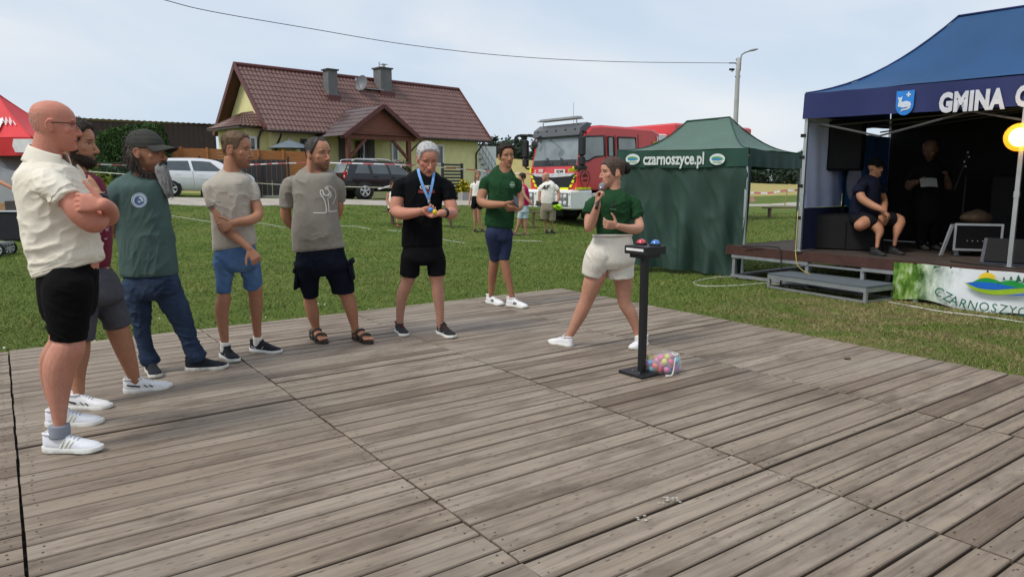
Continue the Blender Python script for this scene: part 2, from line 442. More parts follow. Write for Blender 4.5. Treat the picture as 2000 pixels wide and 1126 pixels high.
    def grow(s, off, zlo, m, parent, name='hair', rough=.002, n=2500, zhi=.2355, **kw):
        V, f = s.shell(off, zlo, zhi, rough=rough); M = MB(); M.add(V, f)
        if n: M.add(*s.fuzz(off, n, zlo, **kw))
        return build(name, M, m, parent, smooth=True)

def hand(M, wrist, d, pn, size=0.185, curl=(.5, .6, .7, .8), spread=.08, thumb=1, tdir=None, tcurl=.3, wr=.026):
    """palm and five fingers; d to the knuckles, pn out of the palm, thumb=+1 on cross(d, pn) side"""
    k = size / 0.185; d = nrm(d); pn = nrm(np.asarray(pn) - d * np.dot(pn, d)); sd_ = np.cross(d, pn) * thumb; w = np.asarray(wrist, float)
    rings = []
    for t, hw, hh in ((-.01, .024, .019), (.015, .029, .018), (.05, .039, .016), (.085, .041, .0135), (.094, .037, .010)):
        a = np.linspace(0, 2 * math.pi, 14, endpoint=False)
        rings.append(w + d * t * k + (np.sign(np.cos(a)) * np.abs(np.cos(a)) ** .75 * hw * k)[:, None] * sd_ + (np.sign(np.sin(a)) * np.abs(np.sin(a)) ** .75 * hh * k)[:, None] * pn)
    v, f = loft(np.array(rings)); M.add(v, f)
    for i, (ln, rr) in enumerate(((.072, .0088), (.080, .0092), (.074, .0087), (.058, .0077))):
        p = w + d * .088 * k + sd_ * (.030 - .0205 * i) * k; dr = nrm(d + sd_ * spread * (1.5 - i)); pts = [p - dr * .012 * k, p]; c = curl[i]; pf = pn
        for j, sg in enumerate((.46, .30, .24)):
            a = c * (1.1, 1.25, .8)[j]
            ax_ = nrm(np.cross(dr, pf)); dr = dr * math.cos(a) + np.cross(ax_, dr) * math.sin(a)
            p = p + dr * ln * sg * k; pts.append(p)
            pf = nrm(np.cross(ax_, dr))
        M.tube(pts, np.array((rr, rr, rr * .98, rr * .9, rr * .74)) * k, n=8, sub=3, caps='round')
    td = nrm(tdir) if tdir is not None else nrm(d * .65 + sd_ * .75 + pn * .25)
    b = w + d * .022 * k + sd_ * .024 * k; m = b + td * .036 * k; e = m + nrm(td + d * tcurl) * .031 * k; e2 = e + nrm(td + d * tcurl * 2.2) * .026 * k
    M.tube([b - td * .012 * k, b, m, e, e2], np.array((.012, .0145, .0115, .0098, .0075)) * k, n=8, sub=3, caps='round')

def shoe(name, heel, toe, parent, upper_m, sole_m, lace_m=None, stripes=None, hgt=1.0, wid=1.0, tongue_m=None, pitch=0.0, swoosh=None, zbase=None):
    heel, toe = np.array(heel, float), np.array(toe, float); L = np.linalg.norm(toe[:2] - heel[:2]); a = nrm((*(toe - heel)[:2], 0))
    b = np.array((a[1], -a[0], 0)); z0 = heel[2] if zbase is None else zbase; k = L / .29
    up = np.array((0, 0, 1.)); fa = a * math.cos(pitch) - up * math.sin(pitch); fu = up * math.cos(pitch) + a * math.sin(pitch)
    base = np.array((heel[0], heel[1], z0)); piv = a * L * .78
    def W(q):
        q = np.asarray(q, float) * k; q = q.reshape(-1, 3); yy = q[:, 1:2] - L * .78
        return base + piv + q[:, 0:1] * b * wid + yy * fa + q[:, 2:3] * fu + (0 if pitch == 0 else 0)
    ys = np.array([0, .012, .035, .07, .11, .15, .19, .225, .255, .278, .29])
    w_ = np.array([.014, .030, .037, .038, .035, .036, .043, .045, .039, .025, .010])
    h_ = np.array([.084, .100, .104, .094, .092, .078, .062, .053, .047, .040, .028]) * hgt
    y2 = np.linspace(0, .29, 34); w2 = np.interp(y2, ys, w_); h2 = np.interp(y2, ys, h_)
    for _ in range(2): w2[1:-1] = (w2[:-2] + 2 * w2[1:-1] + w2[2:]) / 4; h2[1:-1] = (h2[:-2] + 2 * h2[1:-1] + h2[2:]) / 4
    th = np.linspace(0, 2 * math.pi, 20, endpoint=False); rings = []
    for y, w, h in zip(y2, w2, h2):
        c, s = np.cos(th), np.sin(th); narrow = .86 + .14 * smooth01((y - .10) / .1)
        zz = np.where(s > 0, .020 + (h - .020) * np.abs(s) ** .8, .012)
        xx = w * np.sign(c) * np.abs(c) ** (.34 + .36 * smooth01((y - .09) / .08)) * (1 - (1 - narrow) * np.clip(s, 0, 1) * .7)
        rings.append(W(np.stack((xx, np.full(20, y), zz), 1)))
    o = MB(); v, f = loft(np.array(rings)); o.add(v, f)
    sh = build(name, o, upper_m, parent, smooth=True)
    s_ = MB(); rings = []
    yy = np.linspace(0, 1, 22); out = [(np.interp(t * .29, ys, w_) + .0045, t * .298 - .004) for t in yy]
    poly = np.array([(x, y) for x, y in out] + [(-x, y) for x, y in out[::-1]])
    for z, ins in ((0, .004), (.004, 0), (.020, 0), (.026, .003)):
        sp = np.clip((poly[:, 1] - .22) / .07, 0, 1) ** 2 * .010 + np.clip((.03 - poly[:, 1]) / .03, 0, 1) ** 2 * .004
        zt = z + sp * (1 if z < .01 else .55) + (np.clip((.12 - poly[:, 1]) / .12, 0, 1) * .006 if z > .01 else 0)
        rings.append(W(np.stack((poly[:, 0] * (1 - ins / .05), poly[:, 1] + (.12 - poly[:, 1]) * ins * 2, zt), 1)))
    v, f = loft(np.array(rings)); s_.add(v, f); build('sole', s_, sole_m, sh, smooth=False, auto=40)
    top = lambda y: np.interp(y, y2, h2)
    cm = MB(); cp = [(0, .004, top(.01)), (.026, .016, top(.02)), (.033, .05, top(.05) - .002), (.030, .085, top(.085)), (.014, .106, top(.106) + .004)]; cp = cp + [(-x, y, z) for x, y, z in cp[:0:-1]]; cm.tube(W(cp + cp[:1]), .0065 * k, n=7, sub=4); build('collar', cm, tongue_m or upper_m, sh, smooth=True)
    if lace_m:
        l = MB()
        for i in range(5):
            y = .108 + i * .017; z = top(y) + .002; wv = .015 + i * .0015
            l.tube(W([(-wv, y + .004, z - .007), (0, y, z), (wv, y + .004, z - .007)]), .0028 * k, n=5)
            if i < 4: l.tube(W([(-wv, y + .004, z - .006), (wv, y + .019, top(y + .017) - .006)]), .0022 * k, n=5)
        for sx in (-1, 1): l.tube(W([(0, .107, top(.107) + .003), (sx * .018, .102, top(.1) + .010), (sx * .028, .112, top(.11) - .004), (sx * .006, .110, top(.11) + .003)]), .0020 * k, n=5)
        build('lace', l, lace_m, sh, smooth=True)
    if tongue_m:
        t = MB(); t.tube(W([(0, .125, top(.125) - .004), (0, .10, top(.10) + .004), (0, .088, top(.09) + .022)]), np.array([(.006, .018), (.006, .021), (.004, .019)]) * k, n=10, ref=a)
        build('tongue', t, tongue_m, sh, smooth=True)
    if stripes:
        for sx in (-1, 1):
            m = MB()
            for (ya, yb, za, zb, wd) in stripes[1]:
                pts = []
                for t in (0, .33, .67, 1):
                    y = ya + (yb - ya) * t; z = za + (zb - za) * t; w = np.interp(y, y2, w2); h = top(y)
                    s = np.clip((z - .020) / (h - .020), 0, .999) ** (1 / .8); c = math.sqrt(1 - s * s) ** .7
                    nar = .86 + .14 * float(smooth01((y - .10) / .1))
                    pts.append((w * c * (1 - (1 - nar) * s * .7) + .0045, y, z))
                pts = np.array(pts); q = []
                hz_ = abs(yb - ya) > abs(zb - za) * 1.5
                for p in pts: q += [(sx * p[0], p[1], p[2] - wd / 2), (sx * p[0] * .985, p[1], p[2] + wd / 2)] if hz_ else [(sx * p[0], p[1] - wd / 2, p[2]), (sx * p[0], p[1] + wd / 2, p[2])]
                m.add(W(q), [(0, 1, 3, 2), (2, 3, 5, 4), (4, 5, 7, 6)])
            build('stripe', m, stripes[0], sh)
    return sh

def sring(d, xl, yl, xr, yr, hd, dy=0.0, tilt=0.0, e=2.3, n=40, shrink=1.0):
    a, b = P(xl, yl, d + dy), P(xr, yr, d + dy); c = (a + b) / 2; h = (b - a) / 2 * shrink; th = np.linspace(0, 2 * math.pi, n, endpoint=False)
    cs, sn = np.cos(th), np.sin(th); cs = np.sign(cs) * np.abs(cs) ** (2 / e); sn = np.sign(sn) * np.abs(sn) ** (2 / e)
    return c + cs[:, None] * h + sn[:, None] * np.array((0, hd * shrink, tilt))
def wrinkle(V, N, amp, seed, sc=(9, 9, 5)):
    """soft creases standing out of the cloth"""
    w = V + .05 * np.stack([vnoise(V, (7, 7, 7), seed + i) - .5 for i in range(3)], 1)
    sh = w.copy(); sh[:, 2] += .55 * w[:, 0] * math.sin(seed); sh[:, 0] += .35 * w[:, 2] * math.cos(seed * 1.7)
    n, n2 = vnoise(sh, sc, seed + 9), vnoise(sh, tuple(2.1 * s for s in sc), seed + 10)
    env = smooth01((vnoise(V, (5, 5, 5), seed + 3) - .32) / .35)
    f = (1 - np.abs(2 * n - 1)) ** 3 * .75 + (1 - np.abs(2 * n2 - 1)) ** 3 * .35 + .25 * n
    N = N * np.array((1, 1, .25)); return V + N * (amp * (f - .30) * (.3 + .7 * env))[:, None]

def lowest(q):
    w = q[2] - q[0]; return (q[0] + .14 * w, q[1] + .13 * w, q[2] - .14 * w, q[3] + .13 * w, q[4] * .75) + tuple(q[5:])

class Person:
    """a standing figure laid out from joints: pixels of the photograph at the figure's own distance"""
    def __init__(s, spec):
        s.s = spec; s.d = spec['d']; s.vox = spec.get('vox', .0048)
        d = s.d; S = spec; k = d / F
        s.root = None
        legd = []
        for lg in S['legs']:
            n = len(lg['pts']); dy0, dy1 = lg.get('dy0', 0.0), lg['dy1']
            y0, y1 = lg['pts'][0][1], lg['pts'][-1][1]
            legd.append(lambda y, a=dy0, b=dy1, y0=y0, y1=y1, pw=lg.get('pw', 1.0): a + (b - a) * max(0., min(1.15, (y - y0) / (y1 - y0))) ** pw)
        s.legd = legd
        nt_ = S.get('ntilt', 0); T = [list(q) + [0] * (6 - len(q)) for q in S['torso']]
        for q, w in zip(T[::-1], (1, .8, .35)): q.append(nt_ * w)
        for q in T: q += [0] * (7 - len(q))
        S['torso'] = T
        for sl in S.get('sleeves', []):
            x, y, dy, r = sl[0]; sl[0] = (x, y + .85 * r, dy, r); x, y, dy, r = sl[1]; sl[1] = (x, y + .30 * r, dy, r)
        for lg in S['legs']:
            cl = lg['cloth']; cy = [c[1] for c in cl]; cr = [c[2] for c in cl]; n = len(lg['pts'])
            x0, y0, r0 = lg['pts'][0]
            lg['cloth'] = [(x0, y0 - .5 * cr[0], cr[0] * .45), (x0, min(y0, cl[0][1] - 6), cr[0] * .85)] + cl
            q = []
            lp = np.array(lg['pts'], float)
            if np.all(np.diff(lp[:, 1]) > 0):      # follow the cloth closely down to its hem
                yy = sorted(set(lp[:, 1].tolist() + [c for c in cy + [cy[-1] - 2] if lp[0, 1] < c < lp[-1, 1] - 8])); yy = [v for k_, v in enumerate(yy) if k_ == 0 or v - yy[k_ - 1] > 1.2]
                lg['pts'] = [(float(np.interp(v, lp[:, 1], lp[:, 0])), v, float(np.interp(v, lp[:, 1], lp[:, 2]))) for v in yy]; n = len(lg['pts'])
            for i, (x, y, r) in enumerate(lg['pts']):
                if y <= cy[-1] - 1: r = min(r, .86 * (float(np.interp(y, cy, cr)) - .010 / k)); x = .4 * x + .6 * float(np.interp(y, cy, [c[0] for c in cl]))
                elif y <= cy[-1] + 4: r = min(r, .93 * (cr[-1] - .010 / k))
                if i == 0: y, r = y + .8 * r, r * .8
                if i == n - 1 and 'foot' not in lg: r = min(r, .027 / k)
                if i == n - 2 and 'foot' not in lg: r = min(r, .035 / k)
                q.append((x, y, r))
            lg['pts'] = q
        for am, sl in zip(S.get('arms', []), S.get('sleeves', [])):
            sy = [q[1] for q in sl]; sr = [q[3] - S.get('trim', .011) / k for q in sl]; out = []; inside = True
            for x, y, dy, r in am['pts']:
                inside = inside and y <= sy[-1] - 1
                out.append((x, y + (.4 * r if inside and not out else 0), dy, min(r, .80 * float(np.interp(y, sy, sr))) if inside else r))
            am['pts'] = out
        B = MB()
        rings = [sring(d, *q[:7], shrink=.80) for q in S['torso'][1:-1]]
        if len(rings) > 1: B.add(*loft(catmull(rings, 3)))
        hr = [sring(d, *q[:5], *(q[5:6] or (0,)), shrink=.82) for q in S['hips']]
        B.add(*loft(catmull(hr, 3)))
        pts = np.array([P(x, y, d + dy) for x, y, dy, r in S['neck']]); B.tube(pts, [r * k * .89 for *_, r in S['neck']], n=18)
        for lg, ld in zip(S['legs'], legd):
            B.tube([P(x, y, d + ld(y)) for x, y, r in lg['pts']], [r * k * .92 for *_, r in lg['pts']], n=18, caps='round')
            if 'foot' in lg: lg['foot'](B)
        for am in S.get('arms', []):
            pp = [P(x, y, d + dy) for x, y, dy, r in am['pts']]
            B.tube(pp, [r * k * .93 for *_, r in am['pts']], n=16, caps='round')
            if 'hand' in am:
                h = dict(am['hand']); hd = h.pop('d'); hand(B, pp[-1], hd, h.pop('pn'), **h)
        for q in S.get('extra', []): q(B)
        H = S['head']; s.H = Head(P(H['x'], H['y'], d + H.get('dy', 0)), R(H['yaw']) + math.atan((CX - H['x']) / F), H['h'] * k, R(H.get('pitch', 0)), R(H.get('roll', 0)))
        s.H.shape(B, H.get('nose', 1.0), H.get('jaw', 1.0))
        V, N, Fc = remesh(B, s.vox, 3)
        V = s.H.sculpt(V, H.get('smile', 0)); s.H.V = V
        base = np.array(S['skin']); C = np.tile(base, (len(V), 1))
        bl = vnoise(V, (14, 14, 14), 11) * .6 + vnoise(V, (45, 45, 45), 12) * .4
        C *= (1 + (bl - .5)[:, None] * np.array((.14, .26, .28)))
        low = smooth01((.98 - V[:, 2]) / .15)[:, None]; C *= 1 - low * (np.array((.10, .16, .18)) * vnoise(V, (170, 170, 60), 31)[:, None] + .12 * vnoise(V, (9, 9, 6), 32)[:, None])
        if 'tint' in S: C = S['tint'](V, C)
        s.H.paint(V, C, **S.get('paint', {}))
        o = np.array([*S['base'], 0.0]); o[2] = S.get('z0', DECK)
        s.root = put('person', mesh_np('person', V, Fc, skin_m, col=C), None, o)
        tag(s.root, S['label'], 'person', S.get('group'))
        s.H.eyes(s.root, H.get('iris', (.12, .09, .07)), H.get('look', 0), H.get('shut', False))
    def garment(s, name, build_fn, m, amp=.006, seed=1, sc=(9, 9, 5), vox=None, it=3, parent=None, post=None):
        M = MB(); build_fn(M); V, N, Fc = remesh(M, vox or max(s.vox, .006), it)
        if amp: V = wrinkle(V, N, amp * 1.6, seed, tuple(1.5 * c for c in sc))
        if post: V = post(V, N)
        o = put(name, mesh_np(name, V, Fc, m), parent or s.root)
        o['_bvh'] = 0; s.last = (V, Fc); del o['_bvh']
        return o
    def shirt(s, m, name='shirt', **kw):
        d, S, k = s.d, s.s, s.d / F
        trim = S.get('trim', .011)
        def fn(M):
            M.add(*loft(catmull([sring(d, *q[:7], e=S.get('te', 2.3), shrink=1 - trim / max(.05, (q[2] - q[0]) / 2 * k)) for q in S['torso']], 4)))
            for sl in S.get('sleeves', []):
                M.tube([P(x, y, d + dy) for x, y, dy, r in sl], [r * k - trim * .9 for *_, r in sl], n=22)
            for q in S.get('shirt_extra', []): q(M)
        kw.setdefault('it', 10)
        o = s.garment(name, fn, m, **kw)
        bvh = BVHTree.FromPolygons([tuple(v) for v in s.last[0]], [tuple(f) for f in s.last[1]])
        def hem(ring, r=.0020):
            q = []
            for p in ring:
                h = bvh.find_nearest(Vector(p))
                q.append(np.array(h[0]) + np.array(h[1]) * .0006)
            M = MB(); M.tube(q + q[:1], r, n=5, sub=1); build('hem', M, m, o, smooth=True)
        if s.vox < .006:
            for sl in S.get('sleeves', []):
                a, b = (np.array(P(x, y, d + dy)) for x, y, dy, r in sl[-2:]); t = nrm(b - a); r = sl[-1][3] * k; u = nrm(np.cross(t, (0, 1, .2))); w = np.cross(t, u); c = b - t * .020
                hem([c + (math.cos(a_) * u + math.sin(a_) * w) * r * 1.1 for a_ in np.linspace(0, 2 * math.pi, 40)[:-1]])
            hem(sring(d, *S['torso'][0][:6]) + np.array((0, 0, .022)))
        return o
    def trousers(s, m, name='shorts', **kw):
        kw.setdefault('it', 12); hs = s.s.get('hipshrink', (.86, .93))
        d, S, k = s.d, s.s, s.d / F
        def fn(M):
            M.add(*loft(catmull([sring(d, *q[:5], *(q[5:6] or (0,)), shrink=(hs[i] if i < len(hs) else 1) - .011 / max(.05, (q[2] - q[0]) / 2 * k)) for i, q in enumerate(S['hips'] + [lowest(S['hips'][-1])])], 4)))
            for lg, ld in zip(S['legs'], s.legd):
                pl = lg['cloth']; M.tube([P(x, y, d + ld(y)) for x, y, r in pl], [r * k - .010 for *_, r in pl], n=24)
            for q in S.get('pants_extra', []): q(M)
        return s.garment(name, fn, m, **kw)
    def collar(s, m, pts, r=.006, name='collar', parent=None):
        M = MB(); q = np.array(pts); q = q.mean(0) + (q - q.mean(0)) * .91 - np.array((0, 0, .005)); q = np.concatenate((q, q[:1])); M.tube(q, r, n=8, sub=5); return build(name, M, m, parent or s.root, smooth=True)

def ring_pts(c, ax, ay, n=16):
    return [np.asarray(c) + math.cos(a) * np.asarray(ax) + math.sin(a) * np.asarray(ay) for a in np.linspace(0, 2 * math.pi, n, endpoint=False)]
def printed(name, garment, surf, shapes, m, parent=None, off=.003):
    """shapes: list of (Nx2 pixels, faces) laid onto the cloth where it stands"""
    bvh = BVHTree.FromPolygons([tuple(v) for v in surf[0]], [tuple(f) for f in surf[1]])
    M = MB(); cpos = Vector((0, 0, HC))
    for V2, Fc in shapes:
        out = []; last = None
        for x, y in V2:
            dr = Vector(ray(x, y)).normalized(); h = bvh.ray_cast(cpos, dr)
            if h[0] is None:
                out.append(None); continue
            out.append(np.array(h[0] - dr * off))
        good = [p for p in out if p is not None]
        if not good: continue
        dep = np.mean([p[1] for p in good])
        out = [p if p is not None else P(x, y, dep) for p, (x, y) in zip(out, V2)]
        M.add(out, Fc)
    return build(name, M, m, parent or garment, smooth=True)
def px_line(pts, w, sub=5):
    p = catmull(np.array(pts, float), sub); t = np.gradient(p, axis=0); t /= np.maximum(1e-6, np.linalg.norm(t, axis=1))[:, None]; n = np.stack((-t[:, 1], t[:, 0]), 1)
    V = np.concatenate((p + n * w / 2, p - n * w / 2)); k = len(p)
    return V, [(i, i + 1, k + i + 1, k + i) for i in range(k - 1)]
def px_disc(cx, cy, rx, ry, rin=0.0, n=24, a0=0, a1=2 * math.pi, rot=0.0):
    V = []; ks = 4
    for j in range(ks + 1):
        r = rin + (1 - rin) * j / ks
        for i in range(n + 1):
            a = a0 + (a1 - a0) * i / n; x, y = rx * r * math.cos(a), ry * r * math.sin(a)
            V.append((cx + x * math.cos(rot) - y * math.sin(rot), cy + x * math.sin(rot) + y * math.cos(rot)))
    return np.array(V), [(j * (n + 1) + i, j * (n + 1) + i + 1, (j + 1) * (n + 1) + i + 1, (j + 1) * (n + 1) + i) for j in range(ks) for i in range(n)]
def px_text(body, cx, cy, size, rot=0.0, **kw):
    V, Fc = text_mesh(body, size, **kw); x, y = V[:, 0], -V[:, 1]; c, s = math.cos(rot), math.sin(rot)
    return np.stack((cx + x * c - y * s, cy + x * s + y * c), 1), Fc
# ================================================================== setting
U2 = np.array((.812, .584)); N2 = np.array((-.584, .812))        # along the planks and the road; away from the camera
U3, N3, V3, Z3 = np.array((*U2, 0)), np.array((*N2, 0)), np.array((.584, -.812, 0)), np.array((0, 0, 1.))
def terrain(x, y):
    x, y = np.asarray(x, float), np.asarray(y, float)
    n = -.584 * x + .812 * y; u = .812 * x + .584 * y
    z = smooth01((n - 15) / 13) * np.clip(1.05 - .027 * u, 0, 1.25)
    z = z + 7.2 * np.exp(-(((x + 10) / 46) ** 2 + ((y - 185) / 60) ** 2)) * smooth01((y - 70) / 60)
    z = z - .5 * smooth01((y - 200) / 200) * 0
    return z + .02 * np.sin(x * .9 + y * .3) * smooth01((np.abs(n - 10) + np.abs(u)) / 40)
def TZ(x, y): return float(terrain(x, y))
def fast_mesh(name, V, tris, m, parent=None, col=None, smooth=False, origin=None):
    me = bpy.data.meshes.new(name); V = np.asarray(V, float); T = np.asarray(tris, np.int32); k = T.shape[1]
    if origin is not None: V = V - np.asarray(origin)
    me.vertices.add(len(V)); me.vertices.foreach_set('co', V.ravel()); me.loops.add(T.size); me.loops.foreach_set('vertex_index', T.ravel())
    me.polygons.add(len(T)); me.polygons.foreach_set('loop_start', np.arange(0, T.size, k, dtype=np.int32))
    if smooth: me.polygons.foreach_set('use_smooth', np.ones(len(T), bool))
    me.materials.append(m); me.update(calc_edges=True); me.validate()
    if col is not None:
        at = me.color_attributes.new('Col', 'FLOAT_COLOR', 'POINT'); at.data.foreach_set('color', np.concatenate((col, np.ones((len(V), 1))), 1).ravel())
    o = bpy.data.objects.new(name, me); COL.objects.link(o)
    if parent is not None: o.parent = parent
    elif origin is not None: o.location = origin
    return o

# ---- ground: lawn, verge and stubble field in one sheet
gm = bpy.data.materials.new('lawn and field'); gm.use_nodes = True; t = gm.node_tree; b = t.nodes['Principled BSDF']; b.inputs['Roughness'].default_value = .95; b.inputs['Specular IOR Level'].default_value = .1
geo = nd('ShaderNodeNewGeometry', t)
def noise(scale, detail=4, rough=.6, vec=None, stretch=None):
    n = nd('ShaderNodeTexNoise', t); n.inputs['Scale'].default_value = scale; n.inputs['Detail'].default_value = detail; n.inputs['Roughness'].default_value = rough
    src = geo.outputs['Position']
    if stretch:
        mp = nd('ShaderNodeMapping', t); mp.inputs['Scale'].default_value = stretch; t.links.new(src, mp.inputs['Vector']); src = mp.outputs[0]
    t.links.new(src, n.inputs['Vector']); return n.outputs['Fac']
def ramp(fac, stops):
    r = nd('ShaderNodeValToRGB', t); e = r.color_ramp.elements
    while len(e) < len(stops): e.new(.5)
    for q, (p, c) in zip(e, stops): q.position = p; q.color = (*c, 1)
    t.links.new(fac, r.inputs[0]); return r.outputs[0]
def mixc(f, a, c, mode='MIX'):
    m = nd('ShaderNodeMixRGB', t, blend_type=mode)
    for i, s in ((0, f), (1, a), (2, c)):
        if hasattr(s, 'node'): t.links.new(s, m.inputs[i])
        else: m.inputs[i].default_value = s if i == 0 else (*s, 1)
    return m.outputs[0]
def math_(op, a, c=0.0):
    m = nd('ShaderNodeMath', t, operation=op)
    for i, s in ((0, a), (1, c)):
        if hasattr(s, 'node'): t.links.new(s, m.inputs[i])
        else: m.inputs[i].default_value = s
    m.use_clamp = op in ('MULTIPLY_ADD',); return m.outputs[0]
def maprange(v, a, c):
    m = nd('ShaderNodeMapRange', t); m.inputs[1].default_value = a; m.inputs[2].default_value = c; t.links.new(v, m.inputs[0]); return m.outputs[0]
sep = nd('ShaderNodeSeparateXYZ', t); t.links.new(geo.outputs['Position'], sep.inputs[0]); X_, Y_ = sep.outputs[0], sep.outputs[1]
nn = math_('ADD', math_('MULTIPLY', X_, -.584), math_('MULTIPLY', Y_, .812))
grass = ramp(noise(1.1, 5), [(.30, (.066, .110, .020)), (.5, (.106, .156, .031)), (.7, (.148, .190, .047))])
grass = mixc(maprange(noise(.35, 3), .52, .68), grass, (.140, .165, .042))
grass = mixc(math_('MULTIPLY', maprange(noise(55, 3), .35, .7), .28), grass, (.045, .080, .014))
dx = math_('SUBTRACT', X_, 4.6); dy = math_('SUBTRACT', Y_, 7.7)
rr = math_('SQRT', math_('ADD', math_('MULTIPLY', dx, dx), math_('MULTIPLY', dy, dy)))
dry = math_('MULTIPLY', maprange(rr, 2.8, .9), maprange(noise(3.2, 5), .40, .62))
grass = mixc(math_('MULTIPLY', dry, .95), grass, (.170, .130, .066))
field = ramp(noise(.22, 5, .6, None, (1, .35, 1)), [(.3, (.30, .25, .085)), (.5, (.40, .33, .13)), (.72, (.26, .27, .085))])
field = mixc(math_('MULTIPLY', maprange(noise(3, 4, .6, None, (.3, 1.2, 1)), .45, .7), .5), field, (.22, .17, .07))
fm_ = maprange(math_('ADD', nn, math_('MULTIPLY', noise(.25, 3), 5.0)), 44.5, 46.5)
t.links.new(mixc(fm_, grass, field), b.inputs['Base Color'])
bp = nd('ShaderNodeBump', t); bp.inputs['Strength'].default_value = .6; bp.inputs['Distance'].default_value = .04; t.links.new(noise(40, 4), bp.inputs['Height']); t.links.new(bp.outputs[0], b.inputs['Normal'])
xs = np.concatenate((np.linspace(-900, -60, 26), np.linspace(-56, 56, 115), np.linspace(60, 900, 26))); ys = np.concatenate((np.linspace(-60, 0, 14), np.linspace(1, 60, 90), np.linspace(63, 320, 70), np.linspace(340, 1500, 20)))
XX, YY = np.meshgrid(xs, ys); Vg = np.stack((XX, YY, terrain(XX, YY)), -1).reshape(-1, 3); nx, ny = len(xs), len(ys)
I, J = np.meshgrid(np.arange(nx - 1), np.arange(ny - 1)); k0 = (J * nx + I).ravel(); quads = np.stack((k0, k0 + 1, k0 + nx + 1, k0 + nx), 1)
tag(fast_mesh('ground', Vg, quads, gm, smooth=True), kind='structure')

# ---- gravel road
rm = mat('pale gravel', (.46, .42, .36), .95, vscale=1.6, col2=(.33, .30, .26), bump=.5, bscale=90, spec=.1, detail=7)
M = MB()
for i in range(111):
    pass
ua = np.linspace(-45, 130, 260); rows = []
for u in ua:
    e0 = 24.4 + .25 * math.sin(u * .6) + .2 * math.sin(u * 1.9 + 1) + .12 * math.sin(u * 5.1); e1 = 28.6 + .25 * math.sin(u * .7 + 2) + .15 * math.sin(u * 3.3)
    for w in np.linspace(0, 1, 6):
        p = U2 * u + N2 * (e0 + (e1 - e0) * w); rows.append((p[0], p[1], TZ(*p) + .012 + .02 * math.sin(w * math.pi)))
n6 = np.arange(259)[:, None] * 6 + np.arange(5)[None]; n6 = n6.ravel()
tag(fast_mesh('road', np.array(rows), np.stack((n6, n6 + 6, n6 + 7, n6 + 1), 1), rm, smooth=True), kind='structure')

# ---- the dance floor of weathered planks
TH = math.atan2(U2[1], U2[0]); UE = [-4.45, -2.98, -1.50, -.03, 1.44, 2.92, 4.40, 5.84]; VE = [-7.03, -4.37, -1.95, .50, 2.95]
dm = bpy.data.materials.new('weathered planks'); dm.use_nodes = True; t = dm.node_tree; b = t.nodes['Principled BSDF']; b.inputs['Roughness'].default_value = .62; b.inputs['Specular IOR Level'].default_value = .35
tc = nd('ShaderNodeTexCoord', t); at = nd('ShaderNodeAttribute', t); at.attribute_name = 'Col'
class _G: pass
geo = _G(); ad = nd('ShaderNodeVectorMath', t, operation='MULTIPLY_ADD'); ad.inputs[1].default_value = (37, 53, 71)
t.links.new(at.outputs['Color'], ad.inputs[0]); t.links.new(tc.outputs['Object'], ad.inputs[2]); geo.outputs = {'Position': ad.outputs[0]}
s3 = nd('ShaderNodeSeparateXYZ', t); t.links.new(at.outputs['Color'], s3.inputs[0])
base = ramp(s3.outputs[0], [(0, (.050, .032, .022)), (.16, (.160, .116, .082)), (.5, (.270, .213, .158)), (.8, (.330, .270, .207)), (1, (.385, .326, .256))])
grain = noise(1.0, 7, .65, None, (1.6, 34, 8)); base = mixc(math_('MULTIPLY', maprange(grain, .42, .72), .62), base, (.060, .042, .033))
g2 = noise(1.0, 6, .7, None, (5, 120, 8)); base = mixc(math_('MULTIPLY', maprange(g2, .5, .75), .40), base, (.38, .33, .28))
st = noise(1.7, 6, .62, None, (1, 2.4, 1)); base = mixc(math_('MULTIPLY', maprange(st, .50, .66), .62), base, (.085, .058, .042))
kn = nd('ShaderNodeTexVoronoi', t); mp = nd('ShaderNodeMapping', t); mp.inputs['Scale'].default_value = (2.2, 8, 1); t.links.new(ad.outputs[0], mp.inputs['Vector']); t.links.new(mp.outputs[0], kn.inputs['Vector'])
base = mixc(math_('MULTIPLY', maprange(kn.outputs['Distance'], .21, .06), .85), base, (.050, .036, .028))
geo.outputs = {'Position': tc.outputs['Object']}            # wet and worn patches running across several boards
pt = noise(.55, 5, .6); base = mixc(math_('MULTIPLY', maprange(pt, .52, .64), .48), base, (.115, .080, .056))
lt = noise(.42, 4, .55, None, (1.0, 1.3, 1)); base = mixc(math_('MULTIPLY', maprange(lt, .55, .70), .30), base, (.40, .36, .32))
t.links.new(base, b.inputs['Base Color']); t.links.new(maprange(pt, .9, .1), b.inputs['Roughness'])
rr_ = nd('ShaderNodeMapRange', t); rr_.inputs[3].default_value = .50; rr_.inputs[4].default_value = .80; t.links.new(grain, rr_.inputs[0]); t.links.new(rr_.outputs[0], b.inputs['Roughness'])
bp = nd('ShaderNodeBump', t); bp.inputs['Strength'].default_value = .65; bp.inputs['Distance'].default_value = .004; t.links.new(mixc(.5, grain, g2), bp.inputs['Height']); t.links.new(bp.outputs[0], b.inputs['Normal'])
nail_m = mat('rusty nail heads', (.035, .024, .018), .6, var=.4, vscale=50); gap_m = mat('painted gap dark', (.022, .017, .013), .95)
V, Fq, MI, CC = [], [], [], []
rg = random.Random(11)
